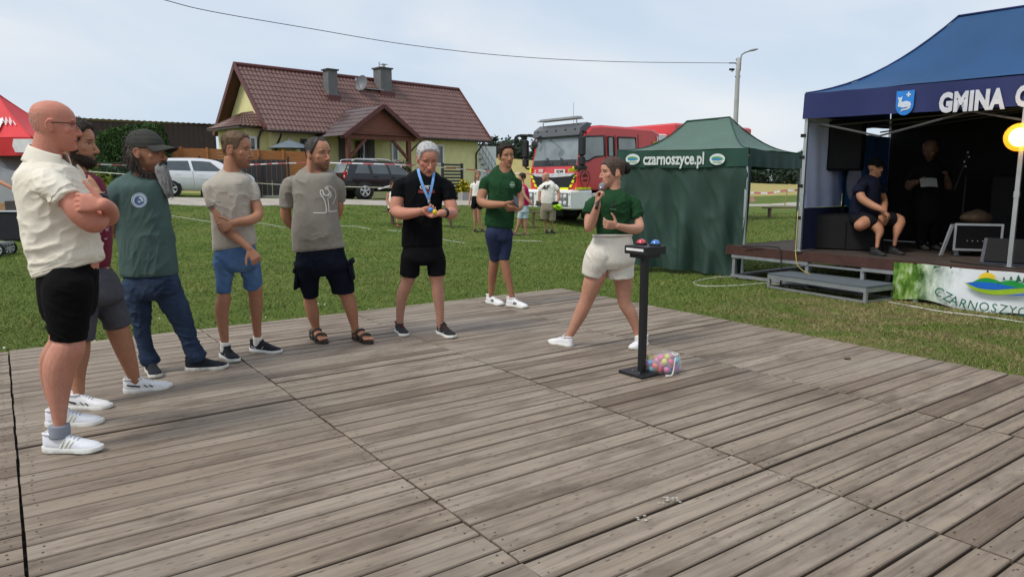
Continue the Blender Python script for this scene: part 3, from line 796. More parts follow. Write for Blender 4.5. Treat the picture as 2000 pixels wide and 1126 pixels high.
for iu in range(len(UE) - 1):
    for iv in range(len(VE) - 1):
        v0, v1 = VE[iv] + .006, VE[iv + 1] - .006; u0, u1 = UE[iu] + .004, UE[iu + 1] - .004; tone = rg.uniform(-.08, .08); pz = rg.uniform(-.0025, .0025)
        if iv == 0: tone += .12
        v = v0
        while v < v1 - .03:
            w = min(rg.choice((.118, .126, .132, .138, .142)), v1 - v)
            if v1 - (v + w) < .06: w = v1 - v
            g = rg.uniform(.006, .012); a, c = v + g / 2, v + w - g / 2; ca, cb = u0 + rg.uniform(-.001, .004), u1 + rg.uniform(-.004, .001)
            z = DECK + pz + rg.uniform(-.0022, .0022); tl = rg.uniform(-.0025, .0025); sk = rg.uniform(-.003, .003)
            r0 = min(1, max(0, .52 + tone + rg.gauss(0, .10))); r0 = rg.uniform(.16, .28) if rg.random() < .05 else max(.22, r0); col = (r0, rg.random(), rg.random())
            i = len(V); e = .0055
            prof = [(a, z - .032), (a, z - e + tl), (a + e, z + tl), (c - e, z - tl), (c, z - e - tl), (c, z - .032)]
            nseg = 4
            for s in range(nseg + 1):
                uu = ca + (cb - ca) * s / nseg; wv = rg.uniform(-.0012, .0012)
                # local X runs along the boards, local Y = -v
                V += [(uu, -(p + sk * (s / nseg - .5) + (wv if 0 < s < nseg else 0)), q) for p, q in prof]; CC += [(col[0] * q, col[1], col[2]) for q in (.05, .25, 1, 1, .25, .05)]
            for s in range(nseg):
                for k in range(5): o = i + s * 6 + k; Fq.append((o, o + 1, o + 7, o + 6)); MI.append(0)
            Fq += [tuple(i + k for k in range(5, -1, -1)), tuple(i + nseg * 6 + k for k in range(6))]; MI += [0, 0]
            for uu in (ca + .045, cb - .045):
                for f in (.25, .75):
                    if rg.random() < .12: continue
                    i = len(V); cx_, cy_ = uu + rg.uniform(-.01, .01), -(a + (c - a) * f + rg.uniform(-.008, .008)); r = rg.uniform(.0032, .0055)
                    V += [(cx_ + r * math.cos(q * math.pi / 3), cy_ + r * math.sin(q * math.pi / 3), z + .0016 + tl * (1 - 2 * f)) for q in range(6)]; CC += [(0, 0, 0)] * 6; Fq.append(tuple(range(i, i + 6))); MI.append(1)
            v += w
i = len(V); V += [(UE[0] + .02, -VE[0] - .02, DECK - .036), (UE[-1] - .02, -VE[0] - .02, DECK - .036), (UE[-1] - .02, -VE[-1] + .02, DECK - .036), (UE[0] + .02, -VE[-1] + .02, DECK - .036)]; CC += [(0, 0, 0)] * 4; Fq.append((i, i + 3, i + 2, i + 1)); MI.append(2)  # dark sheet added under the boards so the gaps read black
for (x0, y0, x1, y1) in ((UE[0], -VE[0], UE[-1], -VE[0]), (UE[-1], -VE[0], UE[-1], -VE[-1])):     # bearer beams along the far edges
    i = len(V); dxy = np.array((x1 - x0, y1 - y0)); dxy /= np.linalg.norm(dxy); q = np.array((-dxy[1], dxy[0])) * -.004
    V += [(x0, y0, 0), (x1, y1, 0), (x1, y1, DECK - .036), (x0, y0, DECK - .036)]; CC += [(.25, .4, .2)] * 4; Fq.append((i, i + 1, i + 2, i + 3)); MI.append(0)
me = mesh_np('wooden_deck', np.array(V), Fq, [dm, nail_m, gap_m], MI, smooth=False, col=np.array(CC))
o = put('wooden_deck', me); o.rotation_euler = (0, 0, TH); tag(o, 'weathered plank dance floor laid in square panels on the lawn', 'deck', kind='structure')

# ---- grass blades of the lawn
rgn = np.random.default_rng(5); nb = 360000
d_ = 5.2 * (32 / 5.2) ** rgn.uniform(0, 1, nb); an = rgn.uniform(-.80, .80, nb); gx, gy = d_ * an, d_
pu, pv = gx * U2[0] + gy * U2[1], gx * .584 - gy * .812; pn = gx * N2[0] + gy * N2[1]
ok = ~((pu < UE[-1] + .01) & (pu > UE[0]) & (pv > VE[0] - .01)) & ((pn < 24.6) | (pn > 28.8))
gx, gy, d_, pn = gx[ok], gy[ok], d_[ok], pn[ok]; nb = len(gx)
clump = vnoise(np.stack((gx, gy, 0 * gx), 1), (1.7, 1.7, 1), 3); fine = vnoise(np.stack((gx, gy, 0 * gx), 1), (9, 9, 1), 4)
hgt = (.010 + .016 * clump + .018 * fine * rgn.uniform(0, 1, nb)) * (1 + .020 * d_) * rgn.uniform(.6, 1.3, nb); wd = (.0014 + .00042 * d_) * rgn.uniform(.7, 1.4, nb)
aa = rgn.uniform(0, 2 * math.pi, nb); ln = rgn.normal(0, 1.15, (nb, 2)) * hgt[:, None]; gz = terrain(gx, gy)
P0 = np.stack((gx - wd * np.cos(aa), gy - wd * np.sin(aa), gz - .004), 1); P1 = np.stack((gx + wd * np.cos(aa), gy + wd * np.sin(aa), gz - .004), 1); P2 = np.stack((gx + ln[:, 0], gy + ln[:, 1], gz + hgt), 1)
dryn = np.clip((2.8 - np.hypot(gx - 4.6, gy - 7.7)) / 1.5, 0, 1) * (vnoise(np.stack((gx, gy, 0 * gx), 1), (3, 3, 1), 8) > .42)
tone = np.clip(.5 + (clump - .5) * .9 + rgn.normal(0, .16, nb), 0, 1)[:, None]
C = np.array((.074, .120, .020)) * (1 - tone) + np.array((.170, .214, .051)) * tone
big = smooth01((vnoise(np.stack((gx, gy, 0 * gx), 1), (.4, .4, 1), 12) - .45) / .25)[:, None]; C = C * (1 - .5 * big) + np.array((.150, .172, .046)) * .5 * big
straw = (rgn.uniform(0, 1, nb) < .09 + .80 * dryn)[:, None]; C = np.where(straw, np.array((.30, .25, .12)) * rgn.uniform(.6, 1.2, (nb, 1)), C)
V = np.stack((P0, P1, P2), 1).reshape(-1, 3); tri = np.arange(3 * nb).reshape(-1, 3)
blade_m = mat('grass blades', (1, 1, 1), .75, var=.1, vscale=3, attr='Col', spec=.15)
tag(fast_mesh('grass', V, tri, blade_m, col=np.repeat(C, 3, 0)), 'short mown grass of the lawn round the wooden deck', 'grass', kind='stuff')
# clover heads by the deck edge
M = MB()
for i in range(16):
    x, y = rgn.uniform(-5.2, -1.2), 0; v = -7.2 - rgn.uniform(.05, 1.6); u = rgn.uniform(-.6, 3.6); p = U2 * u + np.array((.584, -.812)) * v
    M.ball((p[0], p[1], .045 + .02 * rgn.uniform()), rgn.uniform(.007, .012), n=6, m=4)
tag(build('clover_flowers', M, mat('white clover', (.75, .74, .68), .9), None, smooth=True), 'tiny white clover flowers in the grass along the deck edge', 'flowers', kind='stuff')

# ---- woods behind the field: one mass of pines
rgn = np.random.default_rng(21); V, T, C = [], [], []
def conifer(x, y, z, h, r, nc=70):
    tt = rgn.uniform(.04, 1, nc) ** .8; a = rgn.uniform(0, 2 * math.pi, nc); rad = r * (1 - tt) ** .75 * rgn.uniform(.35, 1.05, nc) + .1
    c = np.stack((x + rad * np.cos(a), y + rad * np.sin(a), z + h * tt), 1); s = h * .055 * rgn.uniform(.7, 1.7, nc)
    for k in range(nc):
        q = rgn.normal(0, 1, (3, 3)); q[:, 2] *= .75; i = len(V); V.extend((c[k] + q * s[k]).tolist()); T.append((i, i + 1, i + 2)); g = rgn.uniform(.6, 1.35) * (.75 + .4 * tt[k]); C.extend([(.050 * g, .078 * g, .054 * g)] * 3)
for i in range(620):
    ax = rgn.uniform(-.08, .50); dd = rgn.uniform(205, 250); x, y = ax * dd, dd; h = rgn.uniform(7.0, 11.0) * (1.0 if ax > .1 else .88); conifer(x, y, TZ(x, y) - .5, h, rgn.uniform(1.3, 2.2), 64)
for i in range(260):
    ax = rgn.uniform(-.9, .9); dd = rgn.uniform(330, 420); x, y = ax * dd, dd
    if -.72 < ax < -.10: continue
    conifer(x, y, TZ(x, y) - 1, rgn.uniform(10, 15), rgn.uniform(3, 5), 40)
leaf_m = mat('pine needles', (1, 1, 1), .8, var=.2, vscale=.4, attr='Col', spec=.1)
tag(fast_mesh('pine_wood', np.array(V), np.array(T), leaf_m, col=np.array(C)), 'dark far pine wood along the horizon behind the yellow field', 'wood', kind='stuff')

# ================================================================== house
HO = np.array((-11.2, 33.0, 0)); HA = nrm((10, 9.7, 0)); HB = np.array((-HA[1], HA[0], 0))
def Hp(a, b, z): return HO + HA * a + HB * b + Z3 * z
hz = TZ(*(HO + HA * 6)[:2]); EAVE, RIDGE, HL, HD = 3.83, 6.98, 13.9, 5.9
wall_y = mat('yellow render', (.72, .67, .34), .9, var=.07, vscale=3, bump=.25, bscale=120); wall_s = mat('dark timber', (.085, .035, .022), .7, var=.3, vscale=9, stretch=(1, 1, 5), bump=.3)
tile_m = mat('maroon metal tiles', (.150, .078, .066), .50, var=.16, vscale=2.2, spec=.5); house = empty('house', Hp(HL / 2, HD / 2, hz)); tag(house, 'yellow single-storey house with maroon tiled gable roof, two chimneys and a timber porch', 'house')
M = MB(); o_ = .55
pl = [Hp(o_, .6, hz), Hp(HL - .5, .6, hz), Hp(HL - .5, HD - .6, hz), Hp(o_, HD - .6, hz)]; zt = EAVE + .45
M.prism(pl, Z3 * (zt - hz))
gz_ = lambda b: EAVE + (RIDGE - EAVE) * (1 - abs(b - HD / 2) / (HD / 2)) - .12
for a in (o_, HL - .5 - .2): M.prism([Hp(a, .6, zt), Hp(a, HD / 2, gz_(HD / 2)), Hp(a, HD - .6, zt)], HA * .2)
build('wall', M, wall_y, house)
def tiles(M, p00, p10, p01, p11, wl=.21, rows=12, amp=.022, step=.028, seg=5):
    p00, p10, p01, p11 = (np.array(q, float) for q in (p00, p10, p01, p11)); L = np.linalg.norm(p10 - p00); nx_ = max(4, int(L / wl * seg)); n = nrm(np.cross(p10 - p00, p01 - p00)); n = n if n[2] > 0 else -n
    vs = sorted([k / rows for k in range(rows + 1)] + [(k + .97) / rows for k in range(rows)] + [(k + .5) / rows for k in range(rows)]); V = []
    for v in vs:
        fr = (v * rows) % 1.0; st_ = step * (1 - fr)
        for i in range(nx_ + 1):
            u = i / nx_; p = (p00 * (1 - u) + p10 * u) * (1 - v) + (p01 * (1 - u) + p11 * u) * v
            V.append(p + n * (amp * math.sin(2 * math.pi * u * L / wl) + st_))
    m = nx_ + 1; M.add(V, [(j * m + i, j * m + i + 1, (j + 1) * m + i + 1, (j + 1) * m + i) for j in range(len(vs) - 1) for i in range(nx_)])
M = MB(); tiles(M, Hp(0, 0, EAVE), Hp(HL, 0, EAVE), Hp(0, HD / 2, RIDGE), Hp(HL, HD / 2, RIDGE), rows=13); tiles(M, Hp(0, HD, EAVE), Hp(HL, HD, EAVE), Hp(0, HD / 2, RIDGE), Hp(HL, HD / 2, RIDGE), rows=13)
roof = build('roof', M, tile_m, house, auto=35)
M = MB(); M.tube([Hp(-.02, HD / 2, RIDGE + .04), Hp(HL + .02, HD / 2, RIDGE + .04)], .10, n=10)
for a in (0, HL):
    for b0 in (0, HD): M.box((Hp(a, b0, EAVE) + Hp(a, HD / 2, RIDGE)) / 2 + Z3 * .0, (np.linalg.norm(Hp(0, b0, EAVE) - Hp(0, HD / 2, RIDGE)), .05, .22), ax=(nrm(Hp(0, HD / 2, RIDGE) - Hp(0, b0, EAVE)), HA, nrm(np.cross(nrm(Hp(0, HD / 2, RIDGE) - Hp(0, b0, EAVE)), HA))))
build('roof_trim', M, mat('maroon trim', (.11, .030, .028), .45, var=.1), roof)
M = MB()
for b0, s in ((0, 1), (HD, -1)):      # soffits, dark rafters
    M.add([Hp(.02, b0, EAVE - .07), Hp(HL - .02, b0, EAVE - .07), Hp(HL - .02, HD / 2, RIDGE - .08), Hp(.02, HD / 2, RIDGE - .08)], [(0, 1, 2, 3)])
for i in range(18): M.box(Hp(.4 + i * .78, .32, EAVE - .02), (.09, .66, .12), ax=(HA, HB, Z3))
build('soffit', M, wall_s, house)
gut = mat('brown gutter', (.030, .016, .013), .4, var=.1); M = MB(); M.tube([Hp(.0, -.07, EAVE - .06), Hp(HL, -.07, EAVE - .06)], .065, n=8)
for a in (.75, HL - .7): M.tube([Hp(a, -.07, EAVE - .1), Hp(a, .1, EAVE - .35), Hp(a, .52, EAVE - .75), Hp(a, .54, EAVE - 1.2), Hp(a, .54, hz)], .045, n=8, sub=3)
build('gutter', M, gut, house, smooth=True)
ch_m = mat('grey chimney render', (.15, .15, .15), .9, var=.15, vscale=3)
rp = Hp(0, HD / 2 - .9, 0); rn = HB      # chimneys stand on a plane just in front of the ridge
def roofz(b): return EAVE + (RIDGE - EAVE) * b / (HD / 2)
for (px_, w, bb, zt_, cap) in ((646, .52, 1.95, 7.05, 0), (748, .72, 2.55, 7.55, 1)):
    h = hit_plane(px_, 180, Hp(0, bb, 0), HB); a = np.dot(h - HO, HA); M = MB(); z0 = roofz(bb) - .5; M.box(Hp(a, bb, (z0 + zt_) / 2), (w, w, zt_ - z0), ax=(HA, HB, Z3))
    c = build('chimney', M, ch_m, roof); M = MB(); M.box(Hp(a, bb, zt_ + .035), (w + .14, w + .14, .07), ax=(HA, HB, Z3))
    build('chimney_cap', M, mat('dark sheet', (.045, .04, .04), .5), c); M = MB(); M.box(Hp(a, bb, roofz(bb - w / 2) + .02), (w + .2, w + .22, .3), ax=(HA, HB, Z3)); build('flashing', M, MATS['maroon trim'], c)
    if cap:
        M = MB(); M.tube([Hp(a + .1, bb, zt_), Hp(a + .1, bb, zt_ + .22)], .09, n=10); M.box(Hp(a + .1, bb, zt_ + .28), (.34, .34, .02), ax=(HA, HB, Z3)); M.tube([Hp(a - .2, bb, zt_), Hp(a - .2, bb, zt_ + .38)], .03, n=6); build('flue', M, mat('zinc', (.4, .4, .41), .4, metal=.8), c)
dh = hit_plane(706, 162, Hp(0, 2.1, 0), HB); a = np.dot(dh - HO, HA); M = MB(); dc = Hp(a, 2.1, dh[2]); dn = nrm((-.35, -.85, .25)); dx_ = nrm(np.cross(dn, Z3)); dz_ = np.cross(dx_, dn)
M.grid(lambda u, v: dc + (dx_ * math.cos(2 * math.pi * u) * .36 + dz_ * math.sin(2 * math.pi * u) * .42) * v + dn * (.12 * v * v - .1), 24, 5); dish = build('satellite_dish', M, mat('grey dish', (.16, .17, .18), .5), roof, smooth=True)
M = MB(); M.tube([dc - dn * .1, Hp(a + .3, 2.3, roofz(2.3))], .03, n=6); M.tube([dc - dz_ * .4, dc + dn * .5], .015, n=6); M.box(dc + dn * .5, (.08, .08, .12)); M.box(Hp(a + .9, 2.3, roofz(2.3) + .12), (1.1, .25, .03), ax=(HA, HB, Z3)); build('dish_arm', M, mat('zinc', (.4, .4, .41), .4, metal=.8), dish)
# windows and doors on the front wall
fr_m = mat('white frame', (.75, .75, .73), .5, var=.04); frd_m = mat('anthracite frame', (.05, .05, .055), .5, var=.1); gl = glass()
fp = Hp(0, .6, 0)
def opening(kind, x0, x1, y0, y1, fm, p0=fp, ax=HA, nm=HB, mull=1, parent=house, gm=None):
    A, B_ = hit_plane(x0, y0, p0, nm), hit_plane(x1, y1, p0, nm); w = abs(np.dot(B_ - A, ax)); h = abs(A[2] - B_[2]); c = (A + B_) / 2; M = MB()
    for s in (-1, 1): M.box(c + ax * s * (w / 2 - .05) - nm * .03, (.10, .10, h), ax=(ax, nm, Z3)); M.box(c + Z3 * s * (h / 2 - .05) - nm * .028, (w - .2, .10, .10), ax=(ax, nm, Z3))
    for i in range(mull): M.box(c + ax * ((i + 1) / (mull + 1) - .5) * w - nm * .026, (.09, .10, h - .2), ax=(ax, nm, Z3))
    f = build(kind, M, fm, parent); M = MB(); M.box(c - nm * .004, (w - .1, .05, h - .1), ax=(ax, nm, Z3)); build('pane', M, gm or gl, f); return f, c
opening('window', 850, 866, 282, 322, fr_m, mull=0); opening('window', 763, 778, 277, 316, fr_m, mull=0, gm=mat('pale curtain behind glass', (.20, .21, .22), .15, var=.3, vscale=2)); opening('window', 586, 603, 271, 300, frd_m, mull=1)
dr, dc_ = opening('door', 693, 721, 275, 330, frd_m, mull=1); M = MB(); M.tube([dc_ - HB * .09 + Z3 * .1, dc_ - HB * .12 - Z3 * .2], .02, n=6); build('handle', M, steel if 'steel' in globals() else mat('zinc', (.4, .4, .41), .4), dr)
M = MB()
for x in (671, 722):
    c = hit_plane(x, 300, fp, HB); M.box(c - HB * .03, (.55, .06, 2.2), ax=(HA, HB, Z3))
build('shutter', M, mat('grey boards', (.10, .10, .10), .8, var=.2, vscale=6, stretch=(1, 1, .2)), house)
# bay on the left gable
M = MB(); bz = 3.98; M.prism([Hp(-.45, 1.0, hz), Hp(.6, 1.0, hz), Hp(.6, 4.2, hz), Hp(-.45, 4.2, hz)], Z3 * (bz - hz)); bay = build('bay_wall', M, wall_y, house)
M = MB(); pk = Hp(.55, 2.4, bz + .80); c0, c1, c2, c3 = Hp(-.95, .60, bz), Hp(.6, .60, bz), Hp(.6, 4.3, bz), Hp(-.95, 4.3, bz); pk2 = Hp(.0, 2.4, bz + .70)
tiles(M, c0, c1, pk2, pk, rows=5, seg=4); tiles(M, c3, c0, pk2, pk2 + HB * .01, rows=5, seg=4); tiles(M, c2, c3, pk, pk2, rows=5, seg=4); build('bay_roof', M, tile_m, house, auto=35)
M = MB(); M.prism([c0 - Z3 * .08, c1 - Z3 * .08, c2 - Z3 * .08, c3 - Z3 * .08], Z3 * .06); M.tube([c1 - HB * .05, Hp(.1, .95, bz - .5), Hp(.1, .95, hz)], .05, n=6); build('bay_soffit', M, gut, house)
opening('window', 484, 501, 266, 296, fr_m, p0=Hp(0, 1.0, 0), mull=0)
# porch
pa0, pa1, pb, pzE, pzR = 3.05, 6.75, -1.95, 3.68, 5.07; pm = (pa0 + pa1) / 2; timb = mat('brown porch timber', (.16, .055, .035), .65, var=.25, vscale=7, stretch=(1, 1, .3), bump=.2)
M = MB(); tiles(M, Hp(pa0 - .35, pb - .3, pzE - .12), Hp(pa0 - .35, 1.2, pzE - .12), Hp(pm, pb - .3, pzR), Hp(pm, 1.6, pzR), rows=7, seg=4); tiles(M, Hp(pa1 + .35, pb - .3, pzE - .12), Hp(pa1 + .35, 1.2, pzE - .12), Hp(pm, pb - .3, pzR), Hp(pm, 1.6, pzR), rows=7, seg=4)
porch = build('porch_roof', M, mat('weathered shiny tiles', (.095, .060, .058), .22, var=.2, vscale=2, spec=.7), house, auto=35)
M = MB(); M.prism([Hp(pa0 - .05, pb + .1, pzE + .0), Hp(pa1 + .05, pb + .1, pzE + .0), Hp(pm, pb + .1, pzR - .14)], HB * .08); build('porch_gable', M, mat('red-brown boards', (.20, .075, .050), .7, var=.25, vscale=10, stretch=(.3, .3, 6), bump=.3), porch)
M = MB()
for s in (pa0 - .36, pa1 + .36): A, B_ = Hp(s, pb - .33, pzE - .14), Hp(pm, pb - .33, pzR); M.box((A + B_) / 2 + Z3 * -.02, (np.linalg.norm(B_ - A), .05, .2), ax=(nrm(B_ - A), HB, nrm(np.cross(nrm(B_ - A), HB))))
build('bargeboard', M, MATS['maroon trim'], porch)
M = MB(); M.box(Hp(pm, pb + .14, pzE - .12), (pa1 - pa0 + .5, .16, .2), ax=(HA, HB, Z3)); M.box(Hp(pm, pb + .0, pzE + .03), (pa1 - pa0 + .3, .1, .06), ax=(HA, HB, Z3)); build('porch_beam', M, timb, porch)
for a, s in ((pa0 + .12, 1), (pa1 - .12, -1)):
    M = MB(); M.box(Hp(a, pb + .15, (hz + pzE - .2) / 2), (.19, .19, pzE - .2 - hz), ax=(HA, HB, Z3)); A, B_ = Hp(a, pb + .15, pzE - 1.15), Hp(a + s * .95, pb + .15, pzE - .22); M.box((A + B_) / 2, (np.linalg.norm(B_ - A), .12, .13), ax=(nrm(B_ - A), HB, nrm(np.cross(nrm(B_ - A), HB)))); build('porch_post', M, timb, house)
M = MB(); M.tube([Hp(pa1 + .35, pb - .3, pzE - .2), Hp(pa1 + .1, pb + .1, pzE - .6), Hp(pa1 - .05, pb + .3, pzE - .9)], .04, n=6); build('downpipe', M, gut, porch)
for x_, y_ in ((785, 260), ):
    pass
# white annex behind the right gable with a steel stair
ann = empty('white_annex', Hp(HL + 1.3, 2.2, hz)); tag(ann, 'white rendered annex wall with steel outside stair at the right end of the yellow house', 'building'); M = MB()
M.prism([Hp(HL - .35, 1.2, hz - .3), Hp(HL + 1.5, 1.2, hz - .3), Hp(HL + 1.5, 5.4, hz - .3), Hp(HL - .35, 5.4, hz - .3)], Z3 * (EAVE - .25 - hz + .3)); build('wall', M, mat('white render', (.72, .73, .74), .9, var=.04, vscale=3), ann)
M = MB(); A0, A1 = Hp(HL - .1, .9, 3.1), Hp(HL + 1.6, .9, 1.0)
for k in (0, .5, 1.0): M.tube([A0 + Z3 * k, A1 + Z3 * k], .022, n=6)
for i in range(8): q = A0 + (A1 - A0) * i / 7; M.tube([q, q + Z3 * 1.0], .015, n=5); M.box(q + HB * .15, (.3, .3, .03), ax=(HA, HB, Z3))
build('stair', M, mat('galvanised rail', (.22, .23, .24), .4, metal=.6), ann)

# ---- barn
barn = empty('barn', (-24, 48, TZ(-24, 48))); tag(barn, 'long dark brown corrugated metal barn behind the thuja hedge', 'barn'); A, B_ = P(150, 231, 50), P(420, 243, 56.0); bd = nrm((B_ - A)[:2].tolist() + [0]); bn = np.array((-bd[1], bd[0], 0)); L = np.linalg.norm((B_ - A)[:2]); M = MB()
V = []; nxx = int(L / .09)
for zz in (0.2, 1):
    for i in range(nxx + 1):
        u = i / nxx; p = A + bd * L * u; top = A[2] + (B_[2] - A[2]) * u - .12; V.append(p * np.array((1, 1, 0)) + bn * .03 * (1 if i % 4 < 2 else -1) + Z3 * (top if zz == 1 else .2))
M.add(V, [(i, i + 1, nxx + 2 + i, nxx + 1 + i) for i in range(nxx)]); q = A + bd * L; M.add([q * (1, 1, 0) + Z3 * .2, q * (1, 1, 0) + Z3 * (B_[2] - .12), (q + bn * 9) * (1, 1, 0) + Z3 * (B_[2] - .6), (q + bn * 9) * (1, 1, 0) + Z3 * .2], [(0, 1, 2, 3)])
build('wall', M, mat('brown profiled sheet', (.040, .026, .024), .55, var=.12, vscale=2), barn)
M = MB(); V = []
for k, off in ((0, -.25), (1, 9.3)):
    for i in range(nxx + 1):
        u = i / nxx; V.append(A + bd * (L + .4) * u + Z3 * (B_[2] - A[2]) * u + bn * off + Z3 * (.035 * (1 if i % 4 < 2 else 0) - .5 * k))
M.add(V, [(i, i + 1, nxx + 2 + i, nxx + 1 + i) for i in range(nxx)]); build('roof', M, mat('dark sheet roof', (.045, .032, .030), .5, var=.1), barn)

# ---- foliage: crowns of leaf clumps
def leaves(n, pos_fn, size, c0, c1, seed, flat=.8):
    rg_ = np.random.default_rng(seed); c = pos_fn(rg_, n); s = size * rg_.uniform(.6, 1.5, n); q = rg_.normal(0, 1, (n, 3, 3)); q[:, :, 2] *= flat; V = (c[:, None] + q * s[:, None, None]).reshape(-1, 3)
    cl = vnoise(c, (2.3, 2.3, 2.3), seed)[:, None]; w = np.clip(cl * .75 + rg_.uniform(0, .35, (n, 1)), 0, 1); C = np.array(c0) * (1 - w) + np.array(c1) * w; return V, np.arange(3 * n).reshape(-1, 3), np.repeat(C, 3, 0)
lf = mat('leaves', (1, 1, 1), .7, var=.15, vscale=2, attr='Col', spec=.2)
bark = mat('bark', (.08, .06, .045), .9, var=.3, vscale=12, bump=.5)
thuja_l = ['leftmost thuja of the hedge behind the man in the maroon shirt', 'second thuja from the left in the dark hedge', 'third thuja from the left in the dark hedge', 'middle thuja of the dark hedge in front of the barn', 'third thuja from the right in the dark hedge', 'second thuja from the right in the dark hedge', 'rightmost and tallest thuja of the dark hedge']
for i in range(7):
    px = 206 + i * 17.6; d0 = 30.5; q = P(px, 300, d0); base = np.array((q[0], d0, TZ(q[0], d0))); top = P(px, (258, 252, 249, 246, 243, 242, 243)[i], d0)[2]; h = top - base[2]
    r = empty('thuja', base); tag(r, thuja_l[i], 'tree', 'thuja hedge by the barn')
    def pf(rg_, n, base=base, h=h):
        tt = rg_.uniform(.02, 1, n); a = rg_.uniform(0, 2 * math.pi, n); R_ = .42 * np.minimum(1, (1 - tt) * 3.2 + .12) ** .6 * (.75 + .25 * rg_.uniform(0, 1, n)); return base + np.stack((R_ * np.cos(a) * 1.05, R_ * np.sin(a), h * tt), 1)
    V, T_, C = leaves(2600, pf, .038, (.018, .042, .010), (.060, .125, .030), 40 + i, 1.5); o = fast_mesh('crown', V - base, T_, lf, r, col=C)
    M = MB(); M.tube([base, base + Z3 * h * .9], (.06, .02), n=7); build('trunk', M, bark, r)
def bush(name, label, cat, c, rad, n, c0, c1, seed, size=.05, flowers=None, group=None):
    c = np.array(c); r = empty(name, c); tag(r, label, cat, group); rad = np.array(rad)
    def pf(rg_, n):
        d = rg_.normal(0, 1, (n, 3)); d /= np.linalg.norm(d, axis=1)[:, None]; d[:, 2] = np.abs(d[:, 2]); return c + d * rad * (rg_.uniform(.3, 1, (n, 1)) ** .5) * (.8 + .4 * vnoise(d, (3, 3, 3), seed)[:, None])
    V, T_, C = leaves(n, pf, size, c0, c1, seed); fast_mesh('foliage', V - c, T_, lf, r, col=C)
    if flowers:
        V, T_, C = leaves(flowers[0], lambda g, n: pf(g, n) + rad * .08 * np.array((0, 0, 1)), flowers[3] if len(flowers) > 3 else size, flowers[1], flowers[2], seed + 1); fast_mesh('flowers', V - c, T_, lf, r, col=C)
    return r
q = P(190, 350, 28.5); bush('flowering_bush', 'yellow flowering bush at the foot of the thuja hedge', 'bush', (q[0], 28.5, TZ(q[0], 28.5)), (1.1, .5, .95), 1500, (.05, .09, .015), (.14, .20, .03), 61, .06, (130, (.5, .42, .03), (.7, .6, .06)))
q = P(240, 350, 29.0); bush('shrub', 'dark low shrubs behind the mesh fence below the thujas', 'bush', (q[0], 29.2, TZ(q[0], 29.2)), (2.0, .4, 1.35), 2200, (.012, .032, .010), (.04, .085, .03), 62, .06)
q = P(906, 366, 34); bush('flowering_bush', 'yellow chrysanthemum bush by the gate post', 'bush', (q[0], 34, q[2] - .35), (.38, .35, .62), 700, (.05, .09, .015), (.12, .17, .03), 63, .05, (420, (.6, .45, .02), (.8, .65, .05)))
q = P(783, 318, 34.5); bush('flowering_bush', 'pink flowers in front of the porch behind the dark car', 'bush', (q[0], 34.5, q[2] - .35), (.5, .3, .45), 500, (.05, .09, .03), (.12, .16, .06), 64, .05, (260, (.55, .28, .34), (.75, .55, .58)))
q = P(690, 303, 35); bush('hanging_flowers', 'yellow-green flowers hanging on the left porch post', 'plant', (q[0], 35, q[2] - .2), (.25, .2, .3), 300, (.08, .10, .02), (.25, .25, .05), 65, .04)

# ---- fences
dkf = mat('anthracite fence panel', (.030, .030, .034), .6, var=.2, vscale=5); orf = mat('stained orange boards', (.34, .130, .036), .6, var=.22, vscale=8, stretch=(.4, .4, 5), bump=.25)
f1 = empty('board_fence', P(460, 330, 31.5)); tag(f1, 'orange-brown stained board fence above the dark fence left of the house', 'fence'); A, B_ = P(300, 287, 30.6), P(600, 296, 32.6); e = nrm(B_ - A)
L = np.linalg.norm(B_ - A); npan = 6
for i in range(npan):
    M = MB()
    for j in range(9):
        q0, q1 = A + (B_ - A) * i / npan + e * .05, A + (B_ - A) * (i + 1) / npan - e * .05; c = (q0 + q1) / 2 - Z3 * (.075 + j * .145); M.box(c, (L / npan - .1, .025, .140), ax=(e, np.cross(Z3, e), np.cross(e, np.cross(Z3, e))))
    build('panel', M, orf, f1)
for i in range(npan + 1):
    M = MB(); q0 = A + (B_ - A) * i / npan; M.box(q0 - Z3 * .75 + np.cross(e, Z3) * .02, (.09, .09, 1.6)); build('post', M, orf, f1)
f2 = empty('dark_fence', P(480, 370, 30)); tag(f2, 'dark grey sheet fence along the road behind the white car', 'fence'); A, B_ = P(390, 311, 29.9), P(563, 312, 30.9); Lb = np.linalg.norm(B_ - A); e = nrm((B_ - A) * (1, 1, 0)); en = np.cross(Z3, e)
M = MB()
for i in range(int(Lb / .2)):
    c = A + (B_ - A) * ((i + .5) * .2 / Lb); zb = TZ(c[0], c[1]) + .08; M.box((c[0], c[1], (c[2] + zb) / 2), (.185, .03, c[2] - zb), ax=(e, en, Z3))
build('panel', M, dkf, f2)
for i in range(4):
    M = MB(); c = A + (B_ - A) * i / 3 - en * .05; zb = TZ(c[0], c[1]); M.box((c[0], c[1], (c[2] + zb) / 2 + .06), (.07, .07, c[2] - zb + .14), ax=(e, en, Z3)); build('post', M, dkf, f2)
M = MB(); c = (A + B_) / 2; M.box((c[0], c[1], TZ(c[0], c[1]) + .04), (Lb + .1, .06, .1), ax=(e, en, Z3)); build('kerb', M, mat('concrete', (.33, .33, .32), .9, var=.12), f2)
f3 = empty('mesh_fence', P(200, 360, 29.6)); tag(f3, 'green wire mesh fence with concrete base in front of the hedge', 'fence'); M = MB(); A, B_ = P(150, 318, 28.2), P(330, 318, 29.5)
for i in range(60): q0 = A + (B_ - A) * i / 59; M.tube([q0, (q0[0], q0[1], TZ(q0[0], q0[1]))], .008, n=4)
for j in range(8): M.tube([A - Z3 * j * .2, B_ - Z3 * j * .2], .007, n=4)
